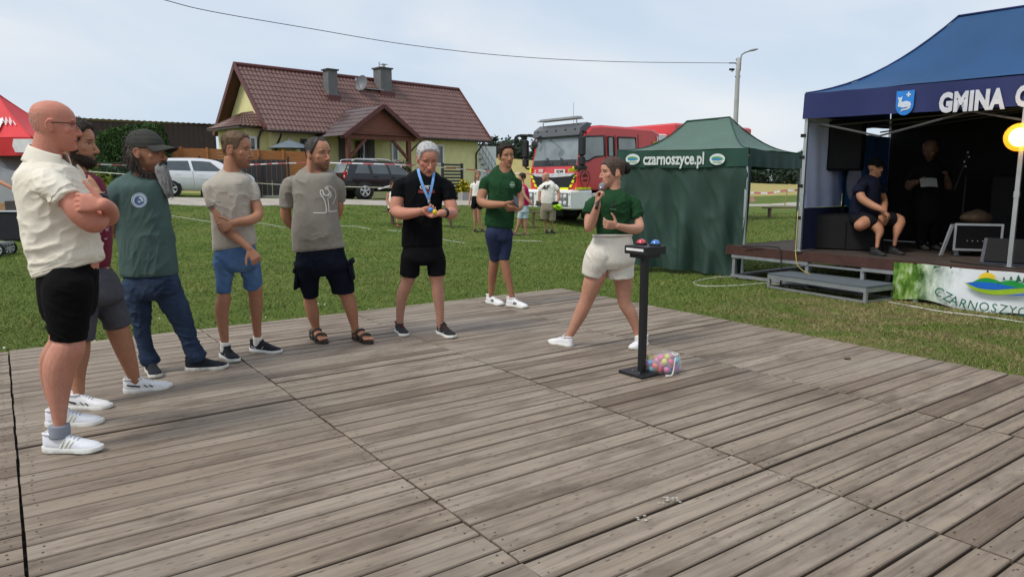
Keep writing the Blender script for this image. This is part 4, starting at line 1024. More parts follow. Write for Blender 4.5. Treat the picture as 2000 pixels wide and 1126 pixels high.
build('mesh', M, mat('green wire', (.04, .07, .05), .6), f3); M = MB(); c = (A + B_) / 2; M.box((c[0], c[1], TZ(c[0], c[1]) + .12), (np.linalg.norm(B_ - A), .06, .25), ax=(nrm((B_ - A) * (1, 1, 0)), np.cross(Z3, nrm((B_ - A) * (1, 1, 0))), Z3)); build('base_panel', M, MATS['concrete'], f3)
g_ = empty('gate', P(884, 382, 34)); tag(g_, 'dark grey slatted metal gate with posts right of the man in black', 'gate'); A, B_ = P(864, 318, 33.5), P(902, 319, 34.6); e = nrm((B_ - A) * (1, 1, 0)); en = np.cross(Z3, e); wz = TZ(*A[:2]); M = MB()
for s, q0 in ((0, A), (1, B_)): M.box((q0[0], q0[1], (q0[2] + wz) / 2), (.10, .10, q0[2] - wz), ax=(e, en, Z3))
build('frame', M, dkf, g_); M = MB(); L = np.linalg.norm(B_ - A)
for j in range(10): c = (A + B_) / 2; M.box((c[0], c[1], c[2] - .08 - j * .15), (L - .1, .03, .085), ax=(e, en, Z3))
build('slats', M, dkf, g_)
q = P(914, 382, 33.5); M = MB(); M.box((q[0], q[1], wz + .18), (.9, .35, .36), rz=.7); tag(build('planter', M, MATS['concrete'], None, origin=(q[0], q[1], wz)), 'pale concrete planter beside the dark gate', 'planter')
# garden umbrella
q = P(566, 290, 33.6); pr = empty('parasol', (q[0], 33.6, hz)); tag(pr, 'grey open garden parasol in front of the house wall', 'parasol'); M = MB(); zt_ = P(566, 274, 33.6)[2]; ze = P(566, 290, 33.6)[2]
rings = [[(q[0] + r * math.cos(a), 33.6 + r * math.sin(a), z) for a in np.linspace(0, 2 * math.pi, 9)[:-1]] for r, z in ((1.05, ze), (.62, ze + (zt_ - ze) * .5), (.06, zt_))]; M.add(*loft(np.array(rings), False)); build('canopy', M, mat('slate canvas', (.13, .16, .19), .8, var=.1), pr); M = MB(); M.tube([(q[0], 33.6, hz), (q[0], 33.6, zt_ + .08)], .025, n=8); build('pole', M, MATS['zinc'], pr)
# ================================================================== vehicles
chrome = mat('chrome', (.6, .6, .62), .18, metal=1.0); tyre_m = mat('tyre rubber', (.018, .018, .019), .85, var=.3, vscale=20, bump=.3); rim_m = mat('alloy rim', (.60, .61, .63), .35, metal=.15); black_p = mat('black plastic', (.018, .018, .02), .5, var=.2, vscale=20)
def wheel(parent, c, r, w, axis, rim_r=.66, spokes=5, fwd=None, rimmat=None):
    c = np.asarray(c, float); ax = nrm(axis); f = nrm(np.cross(Z3, ax)); rings = []; n = 28
    for dr, dw in ((rim_r, -.5), (.93, -.5), (1, -.36), (1, .36), (.93, .5), (rim_r, .5)):
        a = np.linspace(0, 2 * math.pi, n, endpoint=False); rings.append(c + ax * w * dw + (np.cos(a)[:, None] * f + np.sin(a)[:, None] * Z3) * r * dr)
    M = MB(); v, fc = loft(np.array(rings), False); M.add(v, fc); t = build('wheel', M, tyre_m, parent, smooth=True, origin=None)
    M = MB(); a = np.linspace(0, 2 * math.pi, n, endpoint=False); rg_ = [c + ax * w * dw + (np.cos(a)[:, None] * f + np.sin(a)[:, None] * Z3) * r * dr for dr, dw in ((rim_r, .5), (rim_r * .93, .44), (rim_r * .90, .1), (rim_r * .2, .08), (.01, .08))]; v, fc = loft(np.array(rg_), False); M.add(v, fc)
    build('rim_well', M, black_p if rimmat is None else rimmat, t, smooth=True); M = MB()
    for i in range(spokes):
        q = 2 * math.pi * i / spokes + .3; dr_ = math.cos(q) * f + math.sin(q) * Z3; sd_ = np.cross(ax, dr_); M.prism([c + ax * w * .34 + dr_ * r * rim_r * u + sd_ * r * s for u, s in ((.12, -.07), (.12, .07), (.93, .15), (.93, -.10))], ax * w * .09)
    M.tube([c + ax * w * .3, c + ax * w * .46], r * .16, n=12); rr_ = [c + ax * w * .44 + (math.cos(q) * f + math.sin(q) * Z3) * r * rim_r * .95 for q in np.linspace(0, 2 * math.pi, 25)]; M.tube(rr_, r * .035, n=6, sub=1); build('rim', M, rim_m, t, auto=40)
    return t
def car(name, label, o, ax, st, paint, wheels, wins, wr=.33, W=.9, belt_t=(.06, .90), lamps=(), trims=()):
    """o: rear axle ground point on the near side; ax: driving direction; st: stations (x, z0, belt, roof, w_belt, w_roof)"""
    ax = nrm(ax); lat = np.cross(Z3, ax); near = -lat if lat[1] > 0 else lat; o = np.asarray(o, float); cl = o - near * W
    r = empty(name, cl + np.array((0, 0, 0))); tag(r, label, 'car'); st = catmull(np.array(st, float), 5)
    def Wp(x, y, z): return cl + ax * x + near * y + Z3 * z
    rings = []
    for x, z0, bl, rf, wb, wr_ in st:
        up = max(rf, bl + .02); half = [(wb * .86, z0), (wb * 1.0, z0 + .12), (wb * 1.045, z0 + (bl - z0) * .55), (wb * 1.0, bl), (wr_ * 1.03, bl + (up - bl) * .80), (wr_ * .90, up - .012), (wr_ * .55, up)]
        rings.append([Wp(x, y, z) for y, z in half] + [Wp(x, -y, z) for y, z in half[::-1]])
    M = MB(); M.add(*loft(np.array(rings))); body = build('body', M, paint, r, auto=38)
    def side(x, tt, s=1, off=.008):
        z0, bl, rf, wb, wr_ = (np.interp(x, st[:, 0], st[:, k]) for k in (1, 2, 3, 4, 5)); k = tt / .80 if tt < .8 else 1; y = wb + (wr_ * 1.03 - wb) * k; return Wp(x, s * (y + off), bl + (rf - bl) * tt)
    for s in (1, -1):
        for w in wins:
            M = MB(); top, bot = [], []
            for i in range(9):
                u = i / 8; x0, x1 = w['b'][0] + (w['b'][1] - w['b'][0]) * u, w['t'][0] + (w['t'][1] - w['t'][0]) * u
                bot.append(side(x0, belt_t[0], s)); top.append(side(x1, w.get('h', belt_t[1] * .86), s))
            M.add(bot + top, [(i, i + 1, 10 + i, 9 + i) for i in range(8)]); build('side_window', M, glass('car glass', (.05, .065, .07)), r, smooth=True)
    for wx in wheels:
        for s in (1, -1):
            c = cl + ax * wx + near * s * (W - .08); M = MB(); a = np.linspace(0, 2 * math.pi, 29)[:-1]; M.add(*loft(np.array([[c + near * s * q + ax * math.cos(t_) * wr * 1.17 + Z3 * (wr + math.sin(t_) * wr * 1.17) for t_ in a] for q in (-.1, .1)]))); build('wheel_arch', M, black_p, r)
            wheel(r, c + Z3 * wr + near * s * .035, wr, .20, near * s)
    return r, Wp, side
# white hatchback
u_c = nrm((.86, .50, 0)); pw = G(336, 388, 0); oc = P(336, 384, 27.2); oc[2] = TZ(oc[0], oc[1]) - .02; s_ = .0
white_p = mat('white car paint', (.72, .74, .76), .25, var=.02, coat=.8, spec=.5)
zf = oc[2]; hz_ = P(336, 384, 27.2)[2]; oc[2] = hz_ - .0
st = [(-.78, .42, .80, .82, .62, .55), (-.74, .30, .95, 1.02, .80, .66), (-.55, .26, .98, 1.32, .85, .64), (-.2, .24, .97, 1.44, .87, .62), (.5, .22, .95, 1.47, .88, .62), (1.2, .22, .93, 1.46, .88, .62), (1.75, .22, .93, 1.36, .87, .60), (2.15, .22, .93, 1.12, .86, .62), (2.5, .24, .92, .95, .85, .72), (2.85, .25, .84, .86, .82, .70), (3.05, .30, .70, .72, .72, .60), (3.10, .40, .55, .56, .60, .5)]
c1, Wp, sd1 = car('parked_car', 'white hatchback parked by the dark fence, half hidden by two men', oc, u_c, st, white_p, (0, 2.50), [dict(b=(-.50, -.10), t=(-.36, -.14)), dict(b=(-.07, .72), t=(-.11, .66)), dict(b=(.82, 1.86), t=(.76, 1.45))], .31, .88)
for x in (.25, 1.05): M = MB(); M.box(sd1(x, -.20, 1, .02), (.2, .03, .035), ax=(u_c, np.cross(Z3, u_c), Z3), bev=.01); build('door_handle', M, white_p, c1)
M = MB()
for x in (-.06, .78): M.tube([sd1(x, .02, 1, .004), sd1(x, -.5, 1, .03), sd1(x, -1.2, 1, .03)], .005, n=4)
build('door_gap', M, black_p, c1)
# dark SUV
u_s = nrm((.80, .60, 0)); os_ = P(713, 389, 31.0)
suv_p = mat('charcoal car paint', (.010, .011, .013), .25, var=.1, coat=.35, spec=.45)
st = [(-.84, .55, .92, .94, .66, .60), (-.80, .40, 1.04, 1.08, .84, .72), (-.66, .38, 1.08, 1.40, .88, .70), (-.45, .36, 1.08, 1.60, .90, .68), (0, .34, 1.07, 1.64, .90, .68), (.8, .32, 1.05, 1.66, .90, .67), (1.5, .32, 1.03, 1.63, .90, .66), (1.95, .32, 1.02, 1.42, .89, .66), (2.35, .32, 1.02, 1.10, .88, .72), (2.8, .34, .98, 1.00, .87, .74), (3.2, .38, .86, .88, .82, .68), (3.4, .45, .70, .71, .70, .55)]
c2, Wp, sd2 = car('parked_car', 'dark charcoal off-road car with silver roof rails parked in front of the house', os_, u_s, st, suv_p, (0, 2.67), [dict(b=(-.42, .28), t=(-.16, .24)), dict(b=(.44, 1.20), t=(.40, 1.12)), dict(b=(1.32, 2.22), t=(1.24, 1.62))], .36, .92)
for s in (.62, -.62): M = MB(); M.tube([Wp(-.42, s, 1.62), Wp(-.30, s, 1.70), Wp(.3, s, 1.725), Wp(1.2, s, 1.71), Wp(1.45, s, 1.63)], .024, n=8); build('roof_rail', M, rim_m, c2, smooth=True)
for s in (-1, 1): M = MB(); M.box(Wp(-.80, .76 * s, 1.02), (.12, .17, .36), ax=(u_s, -np.cross(Z3, u_s), Z3), bev=.04); tl_ = build('tail_lamp', M, mat('red lens', (.42, .015, .02), .15, coat=.5), c2)
M = MB(); M.box(Wp(-.825, .78, .98), (.10, .08, .10), ax=(u_s, -np.cross(Z3, u_s), Z3), bev=.02); build('reverse_lens', M, mat('clear lens', (.7, .68, .68), .2), tl_)
M = MB(); M.add([Wp(-.80, .60, 1.13), Wp(-.80, -.60, 1.13), Wp(-.60, -.56, 1.54), Wp(-.60, .56, 1.54)], [(0, 1, 2, 3)]); build('rear_window', M, glass('pale rear glass', (.22, .25, .26)), c2)
M = MB(); M.box(Wp(-.88, 0, .48), (.18, 1.55, .18), ax=(u_s, -np.cross(Z3, u_s), Z3), bev=.05); build('bumper', M, mat('grey skid plate', (.20, .20, .20), .5), c2); M = MB(); M.box(Wp(-.875, .0, .82), (.02, .5, .12), ax=(u_s, -np.cross(Z3, u_s), Z3)); build('number_plate', M, mat('plate white', (.7, .7, .68), .4), c2)
M = MB(); M.tube([sd2(.50, -1.05, 1, .04), sd2(2.2, -1.08, 1, .04)], .035, n=8); build('side_step', M, rim_m, c2, smooth=True)
for x in (.55, 1.40): M = MB(); M.box(sd2(x, -.16, 1, .02), (.2, .03, .04), ax=(u_s, np.cross(Z3, u_s), Z3), bev=.01); build('door_handle', M, black_p, c2)

# ---- fire engine
TC = np.array((2.07, 22.5, 0.06)); TU, TN = U3, N3
def Tw(x, y, z): return TC + TU * x + TN * y + Z3 * z
red = mat('fire red paint', (.60, .026, .030), .28, var=.05, vscale=3, coat=.6, spec=.5); tw = mat('white truck panel', (.76, .76, .74), .35, var=.05, vscale=4, coat=.3); yel = mat('fluorescent yellow strip', (.78, .80, .02), .5); tgl = glass('truck glass', (.20, .235, .25)); drk = mat('dark truck plastic', (.035, .037, .04), .45, var=.15, vscale=9)  # truck glass base colour lightened to stand for reflected sky
truck = empty('fire_engine', Tw(4, 1.2, 0)); tag(truck, 'red fire engine with white bumper and yellow reflective strips parked behind the green tent', 'fire engine')
WID = 2.5
M = MB(); prof = [(.02, 1.16), (.0, 1.6), (.04, 1.90), (.26, 2.92), (.55, 3.16), (.95, 3.20), (3.3, 3.17), (3.62, 3.05), (3.70, 2.7), (3.72, 1.0), (2.2, .92), (.9, 1.16)]
rings = []
for y, ins in ((0, .07), (.05, 0), (WID - .05, 0), (WID, .07)):
    c = np.array((1.9, 2.1)); rings.append([Tw(*(p + (c - p) * ins * np.array((.35, .9)))[[0]], y, (p + (c - p) * ins * np.array((.35, .9)))[1]) for p in np.array(prof)])
M.add(*loft(np.array(rings))); cab = build('cab', M, red, truck)
sp, fpn = Tw(0, -.004, 0), TN
def side_poly(pts, th=.02, out=.0):
    return [hit_plane(x, y, Tw(0, -out, 0), TN) for x, y in pts]
def front_poly(pts, x=-.004): return [hit_plane(px_, py_, Tw(x, 0, 0), TU) for px_, py_ in pts]
cr = lambda L: [(1000 + x * .2131, 220 + y * .2131) for x, y in L]
for nm, L in (('front_side_window', [(622, 440), (650, 218), (842, 214), (848, 395), (760, 405), (700, 442)]), ('middle_side_window', [(880, 222), (930, 222), (935, 400), (884, 398)]), ('rear_side_window', [(970, 226), (1132, 232), (1138, 380), (975, 385)])):
    M = MB(); M.prism(side_poly(cr(L), out=.012), TN * .02); w_ = build(nm, M, tgl, cab); M = MB(); q = side_poly(cr(L), out=.016); M.tube(q + q[:1], .028, n=6, sub=1); build('seal', M, black_p, w_)
M = MB()
for a_, b_ in (((860, 205), (862, 690)), ((1155, 200), (1160, 690)), ((945, 205), (945, 690))): q = side_poly(cr([a_, b_]), out=.004); M.tube(q, .012, n=5)
build('door_gap', M, black_p, cab)
def fq(y0, y1, z0, z1, x=.0, dx=-.03, **k): return (Tw(x, (y0 + y1) / 2, (z0 + z1) / 2), (.06, abs(y1 - y0), abs(z1 - z0)))
TAX = (TU, TN, Z3)
def slope_x(z): return .04 + .22 * (z - 1.9) / 1.02
M = MB(); ws = [(.12, 1.93), (WID - .12, 1.93), (WID - .16, 2.84), (.16, 2.84)]; M.prism([Tw(slope_x(z) - .02, y, z) for y, z in ws], TU * .03); wsc = build('windscreen', M, tgl, cab)
M = MB(); M.prism([Tw(slope_x(z) - .026, y, z) for y, z in ((.14, 1.93), (WID - .14, 1.93), (WID - .16, 2.12), (.16, 2.12))], TU * .01)
for y in (.6, 1.3): M.box(Tw(.03, y + .15, 2.0), (.03, .35, .05), ax=TAX); M.tube([Tw(.03, y, 1.98), Tw(.05, y + .35, 2.18)], .025, n=5)
build('wiper', M, drk, wsc)
M = MB(); rings = [[Tw(x, y, z) for y in (.05, WID - .05) for _ in (0,)] for x, z in ()]; V = [Tw(x, y, z) for x, z in ((.20, 2.84), (.06, 2.88), (.12, 3.10), (.38, 3.27), (.60, 3.24)) for y in (.06, WID - .06)]; M.add(V, [(2 * i, 2 * i + 1, 2 * i + 3, 2 * i + 2) for i in range(4)] + [(0, 2, 4, 6, 8), (9, 7, 5, 3, 1)]); vis = build('sun_visor', M, mat('grey visor', (.10, .105, .115), .4, var=.1), cab)
M = MB()
for y in np.linspace(.3, WID - .3, 5): M.ball(Tw(.10, y, 3.06), .03, n=8, m=6); 
build('marker_lamp', M, drk, vis, smooth=True)
M = MB()
for y, z in ((.4, 3.36), (WID - .4, 3.36)): M.tube([Tw(.25, y, 3.2), Tw(.25, y, z)], .02, n=5)
for k in range(3): M.tube([Tw(.12 + .16 * k, .3, 3.40), Tw(.12 + .16 * k, WID - .25, 3.40)], .016, n=5)
for y in np.linspace(.3, WID - .25, 12): M.tube([Tw(.12, y, 3.40), Tw(.44, y, 3.40)], .010, n=4)
M.box(Tw(.28, WID / 2, 3.44), (.22, 1.9, .05), ax=TAX); build('roof_rack', M, MATS['zinc'], cab); M = MB(); M.tube([Tw(.9, 1.3, 3.2), Tw(.9, 1.32, 4.0)], .005, n=4); build('aerial', M, black_p, cab)
# front face
M = MB(); M.prism([Tw(-.012, y, z) for y, z in ((.42, 1.22), (WID - .42, 1.22), (WID - .12, 1.66), (.12, 1.66))], TU * .04); gr = build('grille', M, mat('black grille', (.014, .015, .017), .4, var=.3, vscale=12), cab)
M = MB(); M.prism([Tw(-.03, y, z) for y, z in ((.35, 1.60), (WID / 2, 1.56), (WID - .35, 1.60), (WID - .12, 1.69), (.12, 1.69))], TU * .03); build('chrome_bar', M, rim_m, gr)
M = MB()
for s in (0, 1):
    for k in range(3):
        t0 = (.06 + .31 * k, .26 + .31 * k); f = lambda q: ((.42 + (.10 - .42) * q), 1.22 + .46 * q)
        (ya, za), (yb, zb) = f(t0[0]), f(t0[1]); q = [(ya - .09, za), (ya + .02, za), (yb + .02, zb), (yb - .09, zb)]
        M = MB(); M.prism([Tw(-.022, (WID - y if s else y), z) for y, z in q], TU * .02); build('reflective_strip', M, yel, cab)
for y, z, w, h in ((.65, 1.19, .4, .10), (WID - .65, 1.19, .4, .10), (.13, 1.84, .24, .12), (WID - .06, 1.80, .08, .16)): M = MB(); M.box(Tw(-.012, y, z), (.03, w, h), ax=TAX); build('reflective_strip', M, yel, cab)
M = MB()
for L in ([(518, 515), (582, 513), (580, 538), (520, 542)], [(585, 685), (648, 684), (646, 703), (584, 704)], [(652, 685), (684, 684), (684, 701), (652, 702)], [(690, 684), (722, 683), (722, 700), (691, 701)]): M = MB(); M.prism(side_poly(cr(L), out=.02), TN * .02); build('reflective_strip', M, yel, cab)
M = MB(); pl = [hit_plane(x, y, Tw(-.02, 0, 0), TU) for x, y in ((1083, 340), (1103.5, 340), (1103.5, 330.5), (1083, 330.5))]; M.prism(pl, TU * .02); pt_ = build('number_plate', M, mat('plate white', (.7, .7, .68), .4), cab)
M = MB(); c = sum(pl) / 4; lettering(M, 'GCZ RP98', .105, c, -TN, Z3, .004, bold=.006, xscale=.72); build('plate_text', M, black_p, pt_)
M = MB(); c = hit_plane(1056, 334, Tw(-.01, 0, 0), TU); lettering(M, 'WISS', .14, c, -TN, Z3, .004, bold=.006, xscale=.8, shear=.2); c2_ = hit_plane(1046, 336, Tw(-.01, 0, 0), TU); lettering(M, 'Z.', .14, c2_, -TN, Z3, .004, bold=.006, xscale=.8); build('lettering', M, mat('white lettering', (.75, .75, .75), .5), cab)
# door crest and handle
M = MB(); cs = hit_plane(1143, 350, Tw(0, -.006, 0), TN); sc_ = [(math.cos(a) * .20 * (1 if math.sin(a) > 0 else 1 - .35 * abs(math.sin(a))), math.sin(a) * .27) for a in np.linspace(0, 2 * math.pi, 25)]; M.tube([cs + TU * x + Z3 * y for x, y in sc_], .010, n=5, sub=1); lettering(M, 'OSP', .11, cs - Z3 * .04, TU, Z3, .004, bold=.004); M.ball(cs + Z3 * .12, (.10, .01, .05), ax=TAX)
for s in (-1, 1): M.tube([cs + Z3 * .06 + TU * .1 * s, cs + Z3 * .2 - TU * .02 * s], .012, n=4)
build('door_crest', M, mat('dark crest', (.12, .012, .012), .5), cab); M = MB(); c = hit_plane(1123, 350, Tw(0, -.01, 0), TN); M.box(c, (.05, .03, .22), ax=TAX, bev=.01); build('door_handle', M, black_p, cab)
# bumper
M = MB(); rings = []
for z, ins in ((.56, .06), (.60, .0), (1.10, .0), (1.17, .10)): rings.append([Tw(-.30 + ins, .0 + ins * .5, z), Tw(-.30 + ins, WID - ins * .5, z), Tw(.55, WID - ins * .3, z), Tw(.55, ins * .3 - .03, z)])
M.add(*loft(np.array(rings))); bum = build('bumper', M, tw, truck)
for y0 in (.12, WID - .62):
    M = MB(); M.box(Tw(-.31, y0 + .25, .86), (.03, .50, .42), ax=TAX, bev=.012); hl = build('headlight', M, mat('lamp housing', (.16, .17, .18), .3, var=.4, vscale=14), bum)
    M = MB()
    for k, z in ((0, .97), (1, .97), (0, .76), (1, .76)): M.ball(Tw(-.325, y0 + .14 + .22 * k, z), (.02, .085, .07), ax=TAX, n=12, m=8)
    build('lens', M, mat('clear lamp lens', (.62, .64, .66), .08, spec=.9), hl, smooth=True)
M = MB(); M.box(Tw(-.32, WID / 2, .72), (.05, .9, .16), ax=TAX); 
for y in (.06, .72, WID - .72, WID - .06):
    for z in (.66, 1.04): M.ball(Tw(-.305, y, z), .022, n=8, m=6)
build('tow_panel', M, drk, bum)
M = MB(); M.box(Tw(1.5, .02, .86), (1.8, .10, .42), ax=TAX, bev=.03); M.prism([Tw(x, -.05, z) for x, z in ((2.6, .55), (3.1, 1.15), (3.6, 1.25), (3.75, .95), (3.7, .5))], TN * .2); build('mudguard', M, tw, truck)
# mirrors
for s, y in ((-1, -.18), (1, WID + .22)):
    M = MB(); M.box(Tw(-.02, y, 2.52), (.16, .24, .62), ax=TAX, bev=.05); M.box(Tw(-.02, y, 2.06), (.16, .22, .28), ax=TAX, bev=.04); yy = 0 if s < 0 else WID
    M.tube([Tw(.3, yy, 2.95), Tw(.0, (yy + y) / 2, 2.98), Tw(-.02, y, 2.84)], .035, n=6); M.tube([Tw(.35, yy, 1.85), Tw(.05, y, 1.86), Tw(-.02, y, 1.94)], .03, n=6)
    build('mirror', M, black_p, cab, auto=40)
M = MB(); M.box(Tw(-.02, -.12, 1.86), (.30, .30, .14), ax=TAX, bev=.03); build('mirror_arm', M, black_p, cab, auto=40); M = MB(); M.ball(Tw(-.42, 1.7, 2.62), (.05, .16, .14), ax=TAX); M.tube([Tw(.1, 2.0, 2.92), Tw(-.3, 1.8, 2.8), Tw(-.42, 1.7, 2.72)], .025, n=6); M.tube([Tw(.2, WID, 2.95), Tw(-.3, WID + .3, 2.95), Tw(-.38, WID + .38, 2.70)], .045, n=6); build('mirror_arm', M, black_p, cab)
# body behind
M = MB(); M.box(Tw(4.05, WID / 2, 1.9), (.55, 1.9, 2.3), ax=TAX, bev=.03); build('pump_bay', M, tw, truck)
M = MB(); M.box(Tw(6.52, WID / 2, 2.2), (4.25, WID, 2.45), ax=TAX, bev=.06); bd_ = build('body', M, red, truck)
M = MB(); M.box(Tw(6.5, -.012, 1.75), (3.9, .03, 1.3), ax=TAX); build('shutter', M, MATS['zinc'], bd_)
M = MB(); c = hit_plane(1291, 272, Tw(0, -.02, 0), TN); lettering(M, 'WISS', .24, c, TU, Z3, .006, bold=.012, shear=.2, xscale=.9); build('lettering', M, MATS['white lettering'], bd_); M = MB(); c = hit_plane(1290, 279.5, Tw(0, -.02, 0), TN); M.box(c, (.75, .02, .10), ax=TAX); build('gold_stripe', M, mat('gold stripe', (.45, .28, .06), .5), bd_)
M = MB(); M.box(Tw(8.70, .06, 1.6), (.10, .10, 1.9), ax=TAX); M.box(Tw(8.73, .04, .75), (.16, .5, .18), ax=TAX); build('rear_corner', M, mat('orange marker', (.62, .16, .04), .5, col2=(.7, .68, .6), vscale=4), bd_)
M = MB(); M.box(Tw(4.6, WID / 2, .75), (7.8, 1.5, .45), ax=TAX); build('chassis', M, black_p, truck)
for x, r in ((1.45, .60), (5.6, .60), (7.6, .60)):
    for y, s in ((.22, -1), (WID - .22, 1)): wheel(truck, Tw(x, y, r), r, .42, TN * s, .55, 8)
for y in (.55, 1.9): M = MB(); M.box(Tw(1.1, y, .62), (.6, .5, .8), ax=TAX, bev=.05); build('suspension', M, black_p, truck)

# ---- van, canopy and stall at the left edge
vo = np.array((-13.6, 17.6, 0)); van = empty('van', vo); tag(van, 'silver grey van at the left edge behind the drinks stall', 'van'); vz = TZ(*vo[:2]); M = MB()
rings = []
for y, ins in ((-.95, .06), (-.88, 0), (.88, 0), (.95, .06)): rings.append([vo + np.array((x + ins * sx, y, z + vz)) for x, z, sx in ((-2.5, .35, 1), (2.2, .35, -1), (2.35, .6, -1), (2.32, 1.05, -1), (1.9, 1.2, -1), (1.35, 1.85, -1), (-2.4, 1.9, 1), (-2.52, .8, 1))])
M.add(*loft(np.array(rings))); build('body', M, mat('silver van paint', (.40, .41, .42), .3, var=.05, coat=.5), van)
M = MB(); M.prism([vo + np.array((x, -.965, z + vz)) for x, z in ((-1.9, 1.2), (1.62, 1.2), (1.2, 1.72), (-1.9, 1.72))], (0, .02, 0)); build('side_window', M, glass('car glass', (.05, .065, .07)), van)
for x in (-1.6, 1.5):
    for y, s in ((-.82, -1), (.82, 1)): wheel(van, vo + np.array((x, y, .33 + vz)), .33, .22, np.array((0, s, 0.)))
# ================================================================== tents, stage and small things
alu = mat('aluminium tube', (.50, .51, .52), .38, metal=.75, var=.08); galv = mat('galvanised frame', (.30, .31, .32), .5, metal=.5, var=.15); ink = mat('black fabric', (.010, .010, .012), .95, var=.3)
def sagp(p, q, t, k): return p + (q - p) * t - Z3 * k * math.sin(math.pi * t)
def canopy(root, FL, FR, BR, BL, PL, PR, ze, vh, m, vm, seed, sag=.20, scal=.0):
    """hipped tent roof with hanging valance; every corner is a ground-plan point"""
    C4 = [np.array((*q[:2], ze)) for q in (FL, FR, BR, BL)]
    def roofpt(e0, e1, r0, r1, s, t):
        e = e0 + (e1 - e0) * s; r = r0 + (r1 - r0) * s; p = e + (r - e) * t; p = p.copy(); p[2] = e[2] + (r[2] - e[2]) * (t ** 1.0) - sag * math.sin(math.pi * t) ** .9 * (1 if True else 0)
        p[2] -= .035 * math.sin(math.pi * s) * math.sin(math.pi * min(1, t * 1.2)); return p
    M = MB()
    for e0, e1, r0, r1 in ((C4[0], C4[1], PL, PR), (C4[1], C4[2], PR, PR), (C4[2], C4[3], PR, PL), (C4[3], C4[0], PL, PL)):
        M.grid(lambda u, v: roofpt(e0, e1, r0, r1, u, v), 22, 18)
    V = M.verts(); V[:, 2] += .012 * (vnoise(V, (5, 5, 2), seed) - .5) + .02 * (vnoise(V, (1.7, 1.7, 1), seed + 1) - .5); M.v = [V]
    build('roof_canvas', M, m, root, smooth=False, auto=50)
    M = MB(); seams = [(C4[0], PL), (C4[1], PR), (C4[2], PR), (C4[3], PL)]
    for e, r in seams: M.tube([roofpt(e, e, r, r, 0, t) + Z3 * .008 for t in np.linspace(0, 1, 12)], .012, n=6, sub=1)
    M.tube([PL + Z3 * .01, PR + Z3 * .01], .016, n=6); build('seam', M, vm, root, smooth=True)
    M = MB(); ctr = sum(C4) / 4
    for i in range(4):
        a, b_ = C4[i], C4[(i + 1) % 4]; out = nrm(((a + b_) / 2 - ctr) * (1, 1, 0)); L = np.linalg.norm(b_ - a); sd = seed * 3 + i
        def f(u, v, a=a, b_=b_, out=out, L=L):
            p = a + (b_ - a) * u; d = .012 * math.sin(u * L * 5 + sd) * v + .010 * math.sin(u * L * 13 + sd) * v; return p + out * (.015 + d) - Z3 * (vh * v + .02 * math.sin(math.pi * u) + (scal * abs(math.sin(u * L * math.pi / .5)) * v if scal else 0))
        M.grid(f, 40, 5)
    build('valance', M, vm, root, smooth=True); return C4, roofpt
# ---- green tent
gt_m = mat('green tent canvas', (.090, .150, .120), .62, var=.14, vscale=1.1, bump=.15, bscale=6, spec=.3); gv_m = mat('green tent valance', (.018, .066, .047), .7, var=.1, vscale=2); gw_m = mat('green tent wall', (.024, .056, .043), .75, var=.16, vscale=1.6, bump=.2, bscale=5)  # roof canvas colour lightened as if lit by the sky
gFL, gFR, gBR, gBL = (np.array((*q, 0.)) for q in ((1.77, 12.1), (3.68, 11.24), (5.48, 13.64), (3.57, 14.5)))
gPR, gPL = P(1426, 230, 13.0), P(1341, 238, 13.35); gt = empty('market_tent', (3.6, 12.9, 0)); tag(gt, 'dark green pop-up tent lettered with a web address between truck and stage', 'tent')
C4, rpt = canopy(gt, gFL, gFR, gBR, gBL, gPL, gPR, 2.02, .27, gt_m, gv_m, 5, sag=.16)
gax = nrm(gFR - gFL); gout = nrm(np.cross(gax, Z3))
M = MB()                                     # front wall, pulled up and in at its right foot
def gw(u, v):
    top = gFL + (gFR - gFL) * u - gout * .02; x0 = u + (.04 * v * v if u < .5 else -.06 * v * v * (u - .5) * 2); p = gFL + (gFR - gFL) * x0; z = 1.76 + (.02 + .10 * (1 - u) - 1.76) * v
    fold = .065 * v * math.sin(u * 23 + 3 * v) + .05 * v * math.sin(u * 41 - 5 * v * u) + .10 * v * v * math.exp(-((u - .86) / .1) ** 2) + .03 * math.sin(9 * (u + .5 * v)) * v
    return np.array((p[0], p[1], 0)) + gout * (fold - .03) + Z3 * z
M.grid(gw, 90, 46); V = M.verts(); d = vnoise(V + .35 * V[:, [2, 2, 2]] * np.array((1, 0, 0)), (8, 8, 1.6), 5); V += gout * (.034 * (1 - np.abs(2 * d - 1)) ** 2)[:, None]; M.v = [V]
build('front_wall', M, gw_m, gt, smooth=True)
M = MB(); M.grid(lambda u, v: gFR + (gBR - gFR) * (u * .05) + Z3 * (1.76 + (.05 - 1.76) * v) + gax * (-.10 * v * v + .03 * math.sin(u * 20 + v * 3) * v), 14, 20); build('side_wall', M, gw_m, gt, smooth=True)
for q in (gFL, gFR, gBR, gBL): M = MB(); M.box(q + Z3 * .95 + (np.array((3.6, 12.9, 0)) - q) * .02, (.04, .04, 1.9), rz=.9); build('leg', M, alu, gt)
M = MB(); c = (gFL + gFR) / 2 + gout * .034 + Z3 * 1.885; cx = hit_plane(1315, 311, c, gout); lettering(M, 'czarnoszyce.pl', .265, cx, gax, Z3, .006, bold=.0075, xscale=.64, space=1.0); build('lettering', M, mat('pale lettering', (.62, .66, .64), .7), gt)
